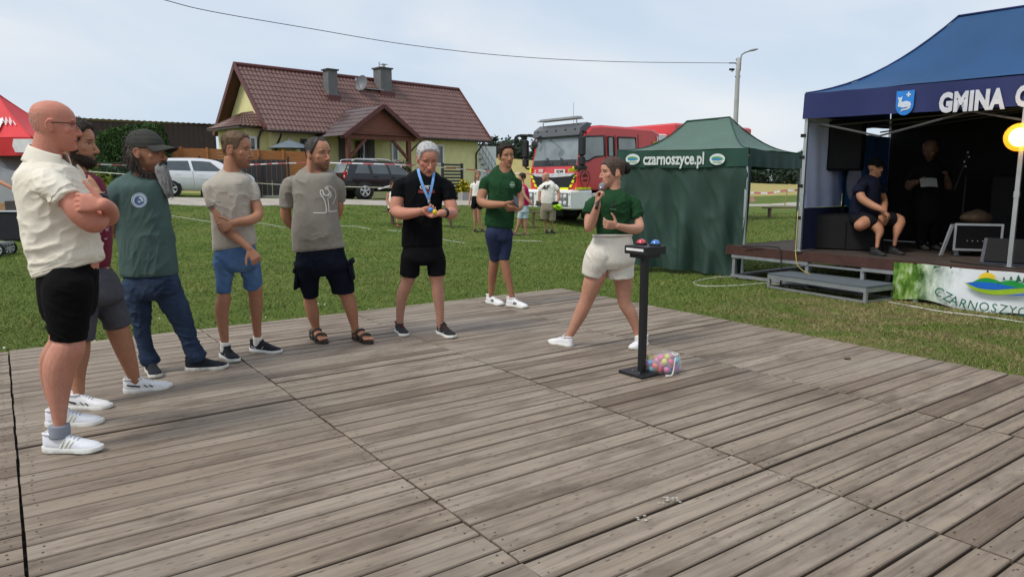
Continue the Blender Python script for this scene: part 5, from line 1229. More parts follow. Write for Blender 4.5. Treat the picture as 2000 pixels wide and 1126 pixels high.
for px in (1236, 1401):
    c2 = hit_plane(px, 311, c, gout); lo = empty('logo', c2); lo.parent = gt; lo.location = Vector(c2) - Vector(wloc(gt)); M = MB()
    def el(M, cx_, cy_, rx, ry, off, a0=0, a1=2 * math.pi, n=24): M.add([c2 + gax * (cx_ + rx * math.cos(a)) + Z3 * (cy_ + ry * math.sin(a)) + gout * off for a in np.linspace(a0, a1, n)], [tuple(range(n))])
    el(M, 0, 0, .118, .088, .008); build('disc', M, mat('white print tent', (.68, .72, .70), .7), lo)
    M = MB(); el(M, -.005, .012, .085, .032, .012, 0, math.pi); el(M, .045, .0, .05, .03, .013, 0, math.pi); build('hills', M, mat('green logo', (.10, .36, .10), .7), lo); M = MB(); el(M, -.01, .0, .08, .016, .016); build('lake', M, mat('blue logo', (.05, .22, .50), .7), lo)
    M = MB(); lettering(M, 'Czarnoszyce', .034, c2 - Z3 * .045, gax, Z3, .014, bold=.001, xscale=.8); build('caption', M, mat('green logo', (.10, .36, .10), .7), lo)
# ---- the stage
SA = np.array((3.50, 11.12, 0)); SH = .52
def S(a, b, z): return SA + V3 * a + U3 * b + Z3 * z
SAX = (V3, U3, Z3); plank = mat('dark stage planks', (.055, .040, .032), .75, var=.35, vscale=6, stretch=(3, .4, 1), bump=.3); fas = mat('dark brown fascia', (.060, .024, .018), .7, var=.25, vscale=8, bump=.2)
stage = empty('stage_platform', S(3.6, 2, 0)); tag(stage, 'low wooden stage platform on a metal frame under the blue tent', 'stage'); M = MB()
for i in range(30): M.box(S(3.7, .075 + i * .15, SH - .02), (7.6, .143, .04), ax=SAX)
build('floor_boards', M, plank, stage)
M = MB(); M.box(S(3.7, -.022, SH - .07), (7.6, .04, .135), ax=SAX); M.box(S(-.12, 2.2, SH - .07), (.04, 4.5, .135), ax=SAX); build('fascia', M, fas, stage)
M = MB(); M.box(S(.62, -.02, SH - .165), (1.3, .05, .045), ax=SAX); M.box(S(2.42, -.03, SH - .165), (.72, .05, .045), ax=SAX)
M.box(S(3.7, -.005, .34), (7.4, .03, .03), ax=SAX); M.box(S(3.7, 1.6, .34), (7.4, .03, .03), ax=SAX); M.box(S(3.7, 2.6, .34), (7.4, .03, .03), ax=SAX); M.box(S(.0, 1.3, .34), (.03, 2.6, .03), ax=SAX)
for a, b_ in [(q, 0) for q in (0, 1.25, 2.06, 2.76, 4.2, 5.6)] + [(q, w) for q in (.3, 1.6, 2.4, 3.6) for w in (1.6, 2.6)]: L_g = MB(); L_g.box(S(a, b_, .19), (.05, .05, .36), ax=SAX); build('leg', L_g, galv, stage)
M.box(S(.62, -.02, .05), (1.3, .05, .04), ax=SAX); M.box(S(.0, 1, .05), (.05, 2, .04), ax=SAX); M.box(S(1.2, 1.6, .22), (2.4, .03, .03), ax=SAX); build('frame', M, galv, stage)
# steps
q1, q2 = G(1498, 562, 0), G(1690, 593, 0); e = nrm(q2 - q1); en = np.array((-e[1], e[0], 0)); Ls = np.linalg.norm(q2 - q1); st = empty('stage_step', (q1 + q2) / 2); tag(st, 'grey metal step platform in front of the stage', 'step'); hs = .205; dp = .62; AX = (e, en, Z3); c = (q1 + q2) / 2 + en * dp / 2
M = MB(); M.box(c + Z3 * hs, (Ls, dp, .022), ax=AX); build('tread', M, mat('grey grit tread', (.105, .125, .140), .85, var=.25, vscale=60, bump=.6, bscale=200), st)
M = MB()
for s in (0, 1):
    M.box(c + en * (s - .5) * (dp - .04) + Z3 * (hs - .04), (Ls, .035, .055), ax=AX); M.box(c + en * (s - .5) * (dp - .04) + Z3 * .02, (Ls, .028, .028), ax=AX)
    M.box(c + e * (s - .5) * (Ls - .03) + Z3 * (hs - .041), (.034, dp, .053), ax=AX); M.box(c + e * (s - .5) * (Ls - .03) + Z3 * .019, (.027, dp, .026), ax=AX)
    for r in (0, 1): M.box(c + e * (s - .5) * (Ls - .036) + en * (r - .5) * (dp - .042) + Z3 * (hs / 2 - .01), (.04, .04, hs - .03), ax=AX)
build('frame', M, galv, st)
# ---- printed banner along the stage front
bn = empty('stage_banner', S(4.6, -.06, 0)); tag(bn, 'printed vinyl banner with sun, lake and hills hanging on the stage front', 'banner'); BP = S(0, -.055, 0); a0 = np.dot(hit_plane(1744, 540, BP, U3) - SA, V3); a1 = 6.9
def zb(a): return .035 + .035 * math.sin(a * 3.1) * math.sin(a * 1.3) ** 2 + .02 * math.sin(a * 7)
def bw(a, z): return .018 * math.sin(a * 4.3 + z * 5) * (1 - z) + .022 * math.sin(a * 9 - z * 8) * max(0, .5 - z)
M = MB(); M.grid(lambda u, v: S(a0 + (a1 - a0) * u, -.055 - bw(a0 + (a1 - a0) * u, SH * (1 - v)), (SH - .015 - .012 * abs(math.sin((a0 + (a1 - a0) * u) * 3.3))) * (1 - v) + zb(a0 + (a1 - a0) * u) * v), 110, 14)
bm = bpy.data.materials.new('printed vinyl'); bm.use_nodes = True; t = bm.node_tree; b = t.nodes['Principled BSDF']; b.inputs['Roughness'].default_value = .35
tc = nd('ShaderNodeTexCoord', t); mp_ = nd('ShaderNodeMapping', t); mp_.inputs['Rotation'].default_value = (0, 0, -math.atan2(V3[1], V3[0])); mp_.vector_type = 'POINT'; t.links.new(tc.outputs['Object'], mp_.inputs['Vector']); geo = _G(); geo.outputs = {'Position': mp_.outputs[0]}
sx = nd('ShaderNodeSeparateXYZ', t); t.links.new(mp_.outputs[0], sx.inputs[0]); n1 = noise(4.5, 6, .65, None, (1.6, 1, .8)); n2 = noise(9, 4, .6, None, (3, 1, .35))
wood_c = ramp(n1, [(.30, (.010, .035, .008)), (.46, (.07, .17, .02)), (.56, (.22, .36, .07)), (.70, (.62, .70, .55))]); wood_c = mixc(maprange(n2, .62, .7), wood_c, (.03, .035, .02))
edge = math_('ADD', sx.outputs[0], math_('MULTIPLY', n1, .7)); t.links.new(mixc(maprange(edge, (a0 - 4.6) + .62, (a0 - 4.6) + 1.10), wood_c, (.72, .75, .77)), b.inputs['Base Color'])
build('vinyl', M, bm, bn, smooth=True)
cb = lambda L: [(1700 + x * .15, 500 + y * .15) for x, y in L]
BP2 = S(0, -.115, 0)
def bpoly(name, polys, m, off=0.0, strip=False):
    M = MB()
    for L in polys:
        q = [hit_plane(x, y, S(0, -.100 - off, 0), U3) for x, y in L]; M.add(q, [tuple(range(len(q)))])
    return build(name, M, m, bn)
arc = lambda cx_, cy_, rx, ry, a0_, a1_, n=24: [(cx_ + rx * math.cos(a), cy_ + ry * math.sin(a)) for a in np.linspace(a0_, a1_, n)]
lake = catmull(np.array([(1245, 345), (1380, 335), (1540, 340), (1700, 365), (1900, 410)], float), 6).tolist(); low = catmull(np.array([(1900, 412), (1760, 428), (1600, 436), (1430, 420), (1330, 390), (1245, 345)], float), 6).tolist()
bpoly('sun', [cb(arc(1520, 300, 112, 88, math.pi, 2 * math.pi))], mat('sun yellow print', (.75, .52, .03), .4))
bpoly('hills', [cb([(1330, 335)] + catmull(np.array([(1330, 335), (1420, 295), (1520, 283), (1640, 310), (1700, 345)], float), 5).tolist() + [(1700, 370), (1540, 345)]), cb(catmull(np.array([(1640, 350), (1760, 318), (1870, 318), (1980, 355), (2100, 400)], float), 5).tolist() + [(2100, 420), (1900, 412), (1700, 372)])], mat('hill green print', (.015, .27, .05), .4), .004)
bpoly('lake', [cb(lake + low)], mat('lake blue print', (.01, .12, .50), .4), .008)
bpoly('meadow', [cb(catmull(np.array([(1210, 330), (1330, 392), (1450, 425), (1620, 440), (1800, 430), (2050, 420), (2200, 425)], float), 6).tolist() + catmull(np.array([(2200, 455), (2000, 470), (1800, 495), (1600, 500), (1420, 465), (1300, 410), (1210, 330)], float), 6).tolist())], mat('meadow green print', (.28, .46, .02), .4), .012)
bpoly('stream', [cb([(1720, 520), (1900, 498), (2150, 480), (2150, 500), (1900, 516)])], MATS['lake blue print'], .004)
bpoly('leaf_mark', [cb([(815, 165), (835, 122), (880, 135), (920, 122), (900, 142)])], mat('dark green print', (.012, .10, .05), .4), .0)
def firs():
    out = []
    for x, y, s in ((1738, 312, 42), (1832, 310, 48), (1928, 330, 78), (2010, 350, 80)): out.append(cb([(x - s * .62, y), (x - s * .2, y - s * .45), (x - s * .42, y - s * .45), (x - s * .12, y - s * .8), (x - s * .25, y - s * .8), (x, y - s * 1.1), (x + s * .25, y - s * .8), (x + s * .12, y - s * .8), (x + s * .42, y - s * .45), (x + s * .2, y - s * .45), (x + s * .62, y)]))
    return out
bpoly('firs', firs(), MATS['dark green print'], .008)
M = MB()
for ch, x, y, rot in (('C', 890, 478, .50), ('Z', 1003, 542, .50), ('A', 1090, 590, .38), ('R', 1205, 630, .36), ('N', 1330, 655, .30), ('O', 1480, 672, .26), ('S', 1610, 688, .25), ('Z', 1730, 704, .22), ('Y', 1850, 720, .2), ('C', 1975, 738, .18)):
    V2, Fc = px_text(ch, 1700 + x * .15, 500 + y * .15 - 1, 25, rot, bold=.1, xscale=1.05); M.add([hit_plane(a, b_, BP2, U3) for a, b_ in V2], Fc)
build('lettering', M, mat('banner letter green', (.02, .13, .085), .4), bn)
M = MB()
for px in (1788, 1857, 1929): c = hit_plane(px, 515 + (px - 1788) * .105, S(0, -.10, 0), U3); M.ball(c, .012, n=8, m=6)
build('eyelet', M, ink, bn)
# ---- blue tent over the stage
bt_m = mat('blue tent canvas', (.015, .066, .170), .6, var=.12, vscale=1.2, bump=.12, bscale=6, spec=.3); bv_m = mat('navy valance', (.016, .024, .110), .6, var=.12, vscale=2.5)
tf = nrm((1.73, -1.95, 0)); tb = np.array((-tf[1], tf[0], 0)); BF = np.array((4.09, 10.2, 0)); bt = empty('stage_tent', BF + tf * 3 + tb * 1.5); tag(bt, 'large blue pop-up tent with lettered navy valance over the stage', 'tent')
bFL, bFR, bBR, bBL = BF, BF + tf * 6, BF + tf * 6 + tb * 3, BF + tb * 3; EZ = 2.72
C4b, rpb = canopy(bt, bFL, bFR, bBR, bBL, BF + tf * 1.35 + tb * 1.5 + Z3 * 3.74, BF + tf * 4.65 + tb * 1.5 + Z3 * 3.74, EZ, .34, bt_m, bv_m, 9, sag=.20)
bo = -tb; legp = [(0, 0), (2.6, 0.02), (6, 0), (0, 3), (3, 3), (6, 3)]
for a, b_ in legp:
    M = MB(); q = BF + tf * (a + (.03 if a == 0 else 0)) + tb * (b_ + (.03 if b_ == 0 else -.03)); M.box(q + Z3 * (SH + 1.0), (.045, .045, 2.0), ax=(tf, tb, Z3)); M.box(q + Z3 * (SH + .008), (.10, .10, .012), ax=(tf, tb, Z3)); M.box(q + Z3 * (SH + .85), (.055, .055, .07), ax=(tf, tb, Z3)); build('leg', M, alu, bt)
M = MB()
for k in range(3):
    for s in (0, 1):
        a0_, a1_ = k * 2.0 + .05, k * 2.0 + 1.0; z0, z1 = 2.30, 2.06
        for (x0, za, x1, zb_) in ((a0_, 2.34, a1_, 2.10), (a1_, 2.10, a0_ + 1.95, 2.34)): M.tube([BF + tf * x0 + tb * (.06 + 2.9 * s) + Z3 * za, BF + tf * x1 + tb * (.06 + 2.9 * s) + Z3 * zb_], .014, n=5)
for b_ in (0.5, 1.5, 2.5): M.tube([BF + tf * .05 + tb * b_ + Z3 * 2.3, BF + tf * 3 + tb * 1.5 + Z3 * 2.5], .013, n=5)
build('truss', M, mat('dull truss', (.10, .10, .105), .6, metal=.3), bt)
def panel(name, p0, p1, z0, z1, m, fold=.03, seed=0, parent=bt, nu=40):
    L = np.linalg.norm(p1 - p0); o = nrm(np.cross(p1 - p0, Z3)); M = MB(); M.grid(lambda u, v: p0 + (p1 - p0) * u + Z3 * (z0 + (z1 - z0) * v) + o * fold * (math.sin(u * L * 7 + seed) + .6 * math.sin(u * L * 15 + v * 3 + seed)) * (1 - .5 * v), nu, 10); return build(name, M, m, parent, smooth=True)
sky_w = mat('pale blue side wall', (.50, .58, .84), .7, var=.1, vscale=2); blue_w = mat('blue side wall', (.03, .10, .30), .7, var=.1)  # pale print, brightened in colour for daylight coming through the cloth
panel('side_wall_upper', BF + tb * .05 + tf * .02, BF + tb * 1.30 + tf * .02, SH + .62, 2.42, sky_w, .02, 1); panel('side_wall_upper', BF + tb * 1.305 + tf * .03, BF + tb * 2.95 + tf * .03, SH + .62, 2.24, blue_w, .02, 2); panel('side_wall_lower', BF + tb * .05 + tf * .025, BF + tb * 2.95 + tf * .025, SH + .01, SH + .615, mat('navy wall', (.010, .016, .055), .8), .015, 3)
panel('back_wall', BF + tb * 2.93 + tf * .05, BF + tb * 2.93 + tf * 6, SH + .01, 2.72, ink, .02, 4); panel('side_wall', BF + tb * .05 + tf * 5.97, BF + tb * 2.93 + tf * 5.97, SH + .01, 2.7, ink, .02, 5); M = MB(); M.quad(*[BF + tf * a + tb * b_ + Z3 * 2.66 for a, b_ in ((1.2, 1.2), (5.9, 1.2), (5.9, 2.9), (1.2, 2.9))]); build('added_shade_sheet', M, ink, bt)  # unseen black sheet added under the roof to darken the stage
M = MB(); c = hit_plane(1661, 355, BF + tf * .045, tf); M.grid(lambda u, v: c + tb * math.cos(2 * math.pi * u) * .42 * v + Z3 * math.sin(2 * math.pi * u) * .42 * v + tf * .05, 24, 3); em = build('wall_emblem', M, mat('blue emblem', (.03, .17, .46), .7), bt); M = MB(); M.grid(lambda u, v: c + tb * math.cos(2 * math.pi * u) * .26 * v + Z3 * math.sin(2 * math.pi * u) * .30 * v + tf * .056, 24, 3); build('emblem_centre', M, sky_w, em)
M = MB()
for z in (1.0, 1.45, 1.85, 2.15): M.box(BF + tf * .0 + tb * .03 + Z3 * z, (.07, .07, .045), ax=(tf, tb, Z3))
build('wall_tie', M, ink, bt)
# valance lettering and arms
vp = BF + bo * .045
M = MB(); c = hit_plane(1896, 199, vp, tb); lettering(M, 'GMINA', .30, c, tf, Z3, .008, bold=.0172, xscale=.66, space=1.08); c = hit_plane(1994, 190, vp, tb); lettering(M, 'C', .30, c + tf * .02, tf, Z3, .008, bold=.0172, xscale=.66); build('lettering', M, mat('silver lettering', (.58, .60, .66), .6), bt)
c = hit_plane(1767.5, 202, vp, tb); M = MB(); shp = [(-.105, .155), (.105, .155)] + [(.105 * math.cos(a), -.02 - .125 * math.sin(a)) for a in np.linspace(0, math.pi, 14)]; M.add([c + tf * x + Z3 * y + bo * .008 for x, y in shp], [tuple(range(len(shp)))][::1]); sh_ = build('coat_of_arms', M, mat('shield blue', (.02, .20, .62), .6), bt)
M = MB(); wv = lambda L, o=.013: M.add([c + tf * x + Z3 * y + bo * o for x, y in L], [tuple(range(len(L)))])
for L in ([(.012, .095), (.030, .095), (.030, .075), (.048, .075), (.048, .092), (.066, .092), (.066, .112), (.048, .112), (.048, .135), (.030, .135), (.030, .112), (.012, .112)], [(-.078, -.035), (-.070, .040), (-.088, .085), (-.070, .072), (-.045, .075), (-.030, .092), (-.034, .052), (-.036, .020), (.02, .028), (.066, .012), (.080, -.028), (.05, -.048), (-.02, -.052)], [(.060, -.035), (.078, -.055), (.040, -.080), (-.02, -.086), (-.045, -.105), (-.03, -.07), (.03, -.062)]): wv(L)
build('charge', M, mat('pale charge', (.60, .66, .76), .6), sh_)
# ---- stage lamp on the front pole
lp = P(1992, 268, 8.1); la = empty('stage_lamp', lp); tag(la, 'round glowing orange stage lamp at the right edge', 'lamp'); M = MB(); M.ball(lp, .105, n=24, m=16); build('bulb', M, mat('glowing bulb', (1, .8, .4), .3, var=.0, emit=(1.0, .78, .38, 3.0)), la, smooth=True); M = MB(); M.ball(lp, .155, n=28, m=18); build('globe', M, mat('amber globe', (1, .5, .05), .3, var=.0, emit=(1.0, .42, .02, .8), alpha=.42), la, smooth=True)
M = MB(); q = BF + tf * 2.6 + tb * .05 + Z3 * lp[2]; M.tube([q, lp - (lp - q) * .0], .014, n=6); M.box(q, (.07, .07, .06), ax=(tf, tb, Z3)); build('bracket', M, ink, la)
ld = bpy.data.lights.new('stage_lamp_light', 'POINT'); ld.energy = 9; ld.color = (1, .5, .12); ld.shadow_soft_size = .17; lo_ = bpy.data.objects.new('stage_lamp_light', ld); COL.objects.link(lo_); lo_.parent = la; lo_.location = (0, .0, 0)
# ---- sound gear
def at_stage(px, py, d): q = P(px, py, d); return q
def gear(name, label, cat, c): r = empty(name, c); return tag(r, label, cat)
spk = mat('black speaker paint', (.006, .006, .007), .85, spec=.15, var=.3, vscale=30, bump=.3, bscale=200); gril = mat('speaker grille', (.008, .008, .009), .8, bump=.6, bscale=400)
def cabinet(name, label, c, size, rz=-.5, tilt=0.0):
    c = np.array(c); r = gear(name, label, 'speaker', c - Z3 * size[2] / 2); ca, sa = math.cos(rz), math.sin(rz); ax = np.array(((ca, sa, 0), (-sa, ca, 0), (0, 0, 1))); M = MB(); M.box(c, size, ax=ax, bev=.015); build('cabinet', M, spk, r); M = MB(); M.box(c - ax[1] * (size[1] / 2 + .004), (size[0] * .92, .012, size[2] * .92), ax=ax); build('grille', M, gril, r); return r, ax
q = P(1654, 285, 10.7); cabinet('loudspeaker', 'black loudspeaker on a pole inside the left end of the blue tent', q, (.46, .38, .72), -.55)
q2 = P(1632, 461, 10.65); sub, ax = cabinet('subwoofer', 'black subwoofer box on the stage floor under the pole loudspeaker', (q2[0], q2[1], SH + .26), (.62, .5, .52), -.5)
M = MB(); M.tube([(q[0], q[1], SH + .52), (q[0], q[1], q[2] - .36)], .018, n=8); M.tube([(q[0], q[1], q[2] - .44), (q[0], q[1], q[2] - .35)], .03, n=8); tag(build('speaker_pole', M, spk, None, origin=(q[0], q[1], SH + .52)), 'black pole between subwoofer and loudspeaker', 'pole')
q = P(1692, 470, 10.35); cabinet('subwoofer', 'black box the seated man in the cap sits on', (q[0], 10.45, SH + .215), (.5, .45, .43), -.4)
# flight case amplifier, bag, monitor, stand
q = P(1904, 464, 9.6); r = gear('amplifier', 'black guitar amplifier with silver edged case at the right of the stage', 'amplifier', (q[0], q[1], SH)); c = np.array((q[0], q[1], SH + .26)); AX = np.array(((math.cos(-.35), math.sin(-.35), 0), (math.sin(.35), math.cos(.35), 0), (0, 0, 1))); w, h = .56, .36; M = MB(); M.box(c, (w, .3, h), ax=AX, bev=.01); build('case', M, spk, r); M = MB()
for s in (-1, 1): M.box(c + AX[0] * s * (w / 2 - .012) - AX[1] * .152, (.028, .012, h), ax=AX); M.box(c + Z3 * s * (h / 2 - .012) - AX[1] * .1535, (w, .012, .028), ax=AX)
build('metal_edge', M, alu, r); M = MB()
for i in range(5): M.ball(c - AX[1] * .155 + AX[0] * (-.12 + .06 * i) - Z3 * .05, .009, n=6, m=5)
build('knobs', M, galv, r); M = MB()
for s in (-1, 1): M.box(c + AX[0] * s * .2 - Z3 * (h / 2 + .04), (.06, .06, .08), ax=AX)
build('foot', M, alu, r)
c2 = c + Z3 * (h / 2); M = MB(); M.ball((0, 0, 0), (.20, .13, .10), n=20, m=12); V = M.verts(); V *= (1 + .5 * (vnoise(V, (9, 9, 9), 2) - .5))[:, None]; M.v = [V + c2 + Z3 * .075]; tag(build('bag', M, mat('brown canvas bag', (.055, .036, .020), .85, var=.3), None, origin=c2, smooth=True), 'slumped brown canvas bag on top of the silver edged amplifier', 'bag')
q = P(1848, 476, 9.5); M = MB(); M.box((q[0], q[1], SH + .22), (.05, .025, .44), ax=np.array(((1, 0, 0.), (0, 1, 0), (.28, 0, .96))), bev=.006); tag(build('folding_stand', M, galv, None, origin=(q[0], q[1], SH)), 'folded silver stand leaning beside the amplifier', 'stand')
q = P(1963, 498, 8.55); r = gear('floor_monitor', 'grey black wedge floor monitor behind the tent pole', 'speaker', (q[0], q[1], SH)); AX = np.array(((math.cos(-.75), math.sin(-.75), 0), (-math.sin(-.75), math.cos(-.75), 0), (0, 0, 1))); M = MB(); o_ = np.array((q[0] + .1, q[1], SH + .005)); M.prism([o_ - AX[0] * .32 + AX[1] * a + Z3 * b_ for a, b_ in ((-.16, 0), (.2, 0), (.2, .20), (.06, .30), (-.10, .02))], AX[0] * .64); build('cabinet', M, mat('dark grey speaker paint', (.035, .04, .055), .6, var=.2), r); M = MB(); M.prism([o_ - AX[0] * .28 + AX[1] * a + Z3 * b_ for a, b_ in ((-.115, .03), (.045, .30), (.04, .305), (-.12, .035))], AX[0] * .56); build('grille', M, gril, r)
q = P(1873, 490, 9.75); r = gear('microphone_stand', 'black boom microphone stand with shiny clip in the dark of the stage', 'microphone stand', (q[0], q[1], SH)); b0 = np.array((q[0], q[1], SH)); tp = P(1874, 345, 9.75); M = MB(); M.tube([b0, (q[0], q[1], tp[2])], .012, n=6)
for k in range(3): a = k * 2.1; M.tube([b0 + Z3 * .12, b0 + np.array((math.cos(a) * .24, math.sin(a) * .24, .012))], .010, n=6)
A_, B_ = P(1864, 372, 9.7), P(1892, 296, 9.7); M.tube([A_, B_], .011, n=6); build('stand', M, ink, r); M = MB()
for k in range(4): M.ball(A_ + (B_ - A_) * (.62 + .12 * k) + np.array((.02 * (-1) ** k, -.02, 0)), .012, n=8, m=6)
build('clip', M, MATS['steel watch'] if 'steel watch' in MATS else alu, r)
q = P(1955, 420, 10.4); cabinet('column_speaker', 'tall dark speaker column against the back of the stage', (q[0], q[1], SH + .55), (.3, .3, 1.1), -.6)
# ---- cables and ropes
rope = mat('white rope', (.62, .62, .58), .85); bl_r = mat('black cable', (.012, .012, .012), .6); ye_r = mat('yellow rope', (.55, .45, .10), .8)
def cord(name, label, pts, r, m, z=None, cat='cord'):
    q = [np.array((*G(x, y, (z or 0)+r)[:2], TZ(*G(x, y, 0)[:2]) * (0 if z else 1) + (z or 0) + r)) for x, y in pts]; M = MB(); M.tube(q, r, n=6, sub=6); return tag(build(name, M, m, None, origin=q[0], smooth=True), label, cat)
cord('rope', 'white rope lying on the grass by the foot of the green tent', [(1470, 547), (1420, 540), (1370, 546), (1355, 552), (1375, 558), (1440, 557), (1500, 553), (1540, 560)], .007, rope)
cord('rope', 'long white rope along the lower edge of the stage banner', [(1735, 590), (1790, 600), (1840, 609), (1900, 616), (1960, 624), (2040, 638), (2120, 655)], .007, rope)
cord('rope', 'white rope under the step platform', [(1545, 560), (1590, 565), (1640, 572), (1700, 580), (1735, 588)], .006, rope)
M = MB(); q = BF + np.array((-.03, -.05, 0)); M.tube([q + Z3 * 1.1, q + Z3 * .6, q + np.array((.0, -.03, .45)), q + np.array((.02, -.06, .33)), q + np.array((.10, -.1, .25)), q + np.array((.22, -.12, .2))], .006, n=5); tag(build('rope', M, ye_r, None, origin=q + Z3 * .2, smooth=True), 'yellow rope hanging from the left front pole of the blue tent', 'cord')
M = MB(); M.tube([S(.2, -.1, SH + .01), S(.75, -.05, SH + .035), S(.85, -.08, SH - .05), S(.9, -.1, .2), S(.86, -.05, .03)], .009, n=6, sub=6); M.ball(S(.8, .1, .06), (.10, .08, .06)); tag(build('cable', M, bl_r, None, origin=S(.86, -.05, 0), smooth=True), 'black cable and plug hanging over the stage edge', 'cable')
M = MB(); M.tube([S(3.0, .3, SH + .008), S(3.5, .15, SH + .008), S(4.2, .2, SH + .008), S(5.0, .4, SH + .008), S(5.6, .3, SH + .008)], .008, n=6, sub=8); tag(build('cable', M, bl_r, None, origin=S(4, .2, SH), smooth=True), 'black cable running along the stage floor above the banner', 'cable')
chalk = mat('white boundary tape', (.55, .56, .52), .9)
for i, pts in enumerate(([(330, 458), (430, 461), (500, 459), (560, 462)], [(665, 457), (700, 457), (724, 459)], [(758, 459), (800, 460), (870, 469), (910, 474)], [(1000, 469), (1035, 470), (1058, 471)])):
    cord('boundary_line', ('white boundary tape on the lawn behind the man in the cap', 'short white boundary tape on the lawn right of the man in the taupe shirt', 'white boundary tape on the lawn behind the man in black', 'short white boundary tape on the lawn behind the man in green')[i], pts, .007, chalk, cat='line')
# ---- barrier tapes and stakes along the road
bt_red = mat('red and white barrier tape', (.62, .10, .10), .6, col2=(.75, .73, .72), vscale=2.6, detail=0); bt_wh = mat('pale barrier tape', (.72, .70, .70), .6, var=.15, vscale=6)
def tape(label, pts, w=.050, m=bt_red, name='barrier_tape'):
    q = [P(x, y, d) for x, y, d in pts]; K = catmull(np.array(q), 14); M = MB(); V = []; Fq_ = []; MI_ = []
    s = np.concatenate(([0], np.cumsum(np.linalg.norm(np.diff(K, axis=0), axis=1)))); n_ = int(s[-1] / .42) + 1
    for i in range(n_ + 1):
        u = min(i * .42, s[-1]); p = np.array([np.interp(u, s, K[:, k]) for k in range(3)]); tw_ = .5 * math.sin(u * .9); V += [p + Z3 * w / 2 * math.cos(tw_) + np.array((0, w / 2 * math.sin(tw_), 0)), p - Z3 * w / 2 * math.cos(tw_) - np.array((0, w / 2 * math.sin(tw_), 0))]
        if i: Fq_.append((2 * i - 2, 2 * i - 1, 2 * i + 1, 2 * i)); MI_.append(i % 2)
    me = mesh_np(name, np.array(V), Fq_, [bt_wh, mat('tape red', (.55, .14, .14), .6)] if m is bt_red else [m, m], MI_, smooth=False); return tag(put(name, me, None, V[0]), label, 'tape')
tape('long red and white barrier tape strung along the road in front of the house', [(-60, 352, 24), (60, 345, 25), (160, 322, 27), (300, 324, 29.2), (430, 323, 29.3), (500, 321, 28.8), (562, 318.5, 27.6), (646, 318, 28), (797, 322, 29), (852, 326, 29.4), (952, 334, 30), (1038, 340, 30.5)])
tape('thin pale lower tape along the road in front of the dark car', [(150, 333, 26), (300, 344, 26.5), (420, 352, 27), (562, 361, 27.6), (696, 365, 28.4), (790, 367, 29)], .03, mat('dirty pale tape', (.55, .54, .42), .7, var=.3, vscale=9))
tape('red and white barrier tape by the far field right of the green tent', [(1440, 376, 33), (1463, 376, 33), (1500, 377, 33.5), (1533, 372, 34), (1556, 371, 34.2), (1590, 374, 34.5)], .09)
stake = mat('wooden stake', (.34, .24, .11), .8, var=.2)
for px, y0, d, lb, m in ((562, 309, 27.62, 'dark steel post holding the barrier tape in front of the orange fence', bl_r), (1533, 371, 34.02, 'pale wooden stake holding barrier tape beyond the right bench', stake)):
    q = P(px, y0, d); M = MB(); M.tube([(q[0], q[1], TZ(q[0], q[1])), (q[0] + (.12 if m is stake else 0), q[1], q[2])], .025, n=6); tag(build('tape_post', M, m, None, origin=(q[0], q[1], TZ(q[0], q[1]))), lb, 'post')
# ---- benches
bw_m = mat('weathered bench board', (.12, .085, .06), .8, var=.25, vscale=8, bump=.3)
def bench(label, x0, x1, y, d, h=.45):
    A, B_ = P(x0, y, d), P(x1, y, d); zg = TZ(*((A + B_) / 2)[:2]); zt_ = A[2]; c = (A + B_) / 2; L = np.linalg.norm(B_ - A); r = empty('bench', (c[0], c[1], zg)); tag(r, label, 'bench', 'plank benches on the lawn'); M = MB(); M.box((c[0], c[1], zt_ - .02), (L, .28, .045)); build('seat', M, bw_m, r)
    for s in (-1, 1): M = MB(); M.box((c[0] + s * (L / 2 - .28), c[1], (zt_ - .045 + zg) / 2), (.07, .24, zt_ - .045 - zg)); build('leg', M, bw_m, r)
bench('plank bench behind the man in black, with a seated man on it', 748, 898, 411, 21.5); bench('plank bench between the man in green and the truck', 1003, 1060, 413, 22.0); bench('plank bench on the lawn right of the green tent', 1490, 1600, 404.5, 29)
# ---- street lamp and overhead wire
ld_ = 40.5; b0 = P(1429, 405, ld_); lz = 0.0; b0 = np.array((b0[0], ld_, TZ(b0[0], ld_))); tp = P(1437, 113, ld_); sl = empty('street_lamp', b0); tag(sl, 'tall concrete street lamp pole with curved arm behind the green tent', 'street lamp'); M = MB(); M.tube([b0, (b0[0], ld_, tp[2] * .6), (b0[0], ld_, tp[2])], (.155, .135, .115), n=12); build('pole', M, mat('concrete pole', (.38, .38, .37), .9, var=.12, vscale=3), sl, smooth=True)
M = MB(); x = b0[0]; A_, B_ = P(1441, 106, ld_), P(1466, 99, ld_ + .3); M.tube([(x + .12, ld_, tp[2] - .7), (x + .14, ld_, tp[2] + .05), (x + .28, ld_, tp[2] + .24), B_], .04, n=8, sub=6); build('arm', M, galv, sl, smooth=True); M = MB(); e = P(1480, 96, ld_ + .4); M.tube([B_ - (e - B_) * .1, B_ + (e - B_) * .5, e], [(.05, .09), (.06, .13), (.03, .06)], n=10, ref=Z3); build('lamp_head', M, mat('grey lamp head', (.25, .24, .24), .5), sl, smooth=True)
M = MB(); M.tube([(x - .14, ld_, tp[2] - .28), (x - .5, ld_, tp[2] - .28)], .03, n=6); M.box((x - .35, ld_, tp[2] - .62), (.25, .12, .10)); M.tube([(x - .18, ld_, tp[2] - .6), (x - .35, ld_, tp[2] - .75)], .025, n=5)
for z in (.1, .32, 1.0): M.tube([(x - .15, ld_ - .02, tp[2] - z), (x + .15, ld_ - .02, tp[2] - z)], .03, n=5)
build('wire_clamp', M, ink, sl)
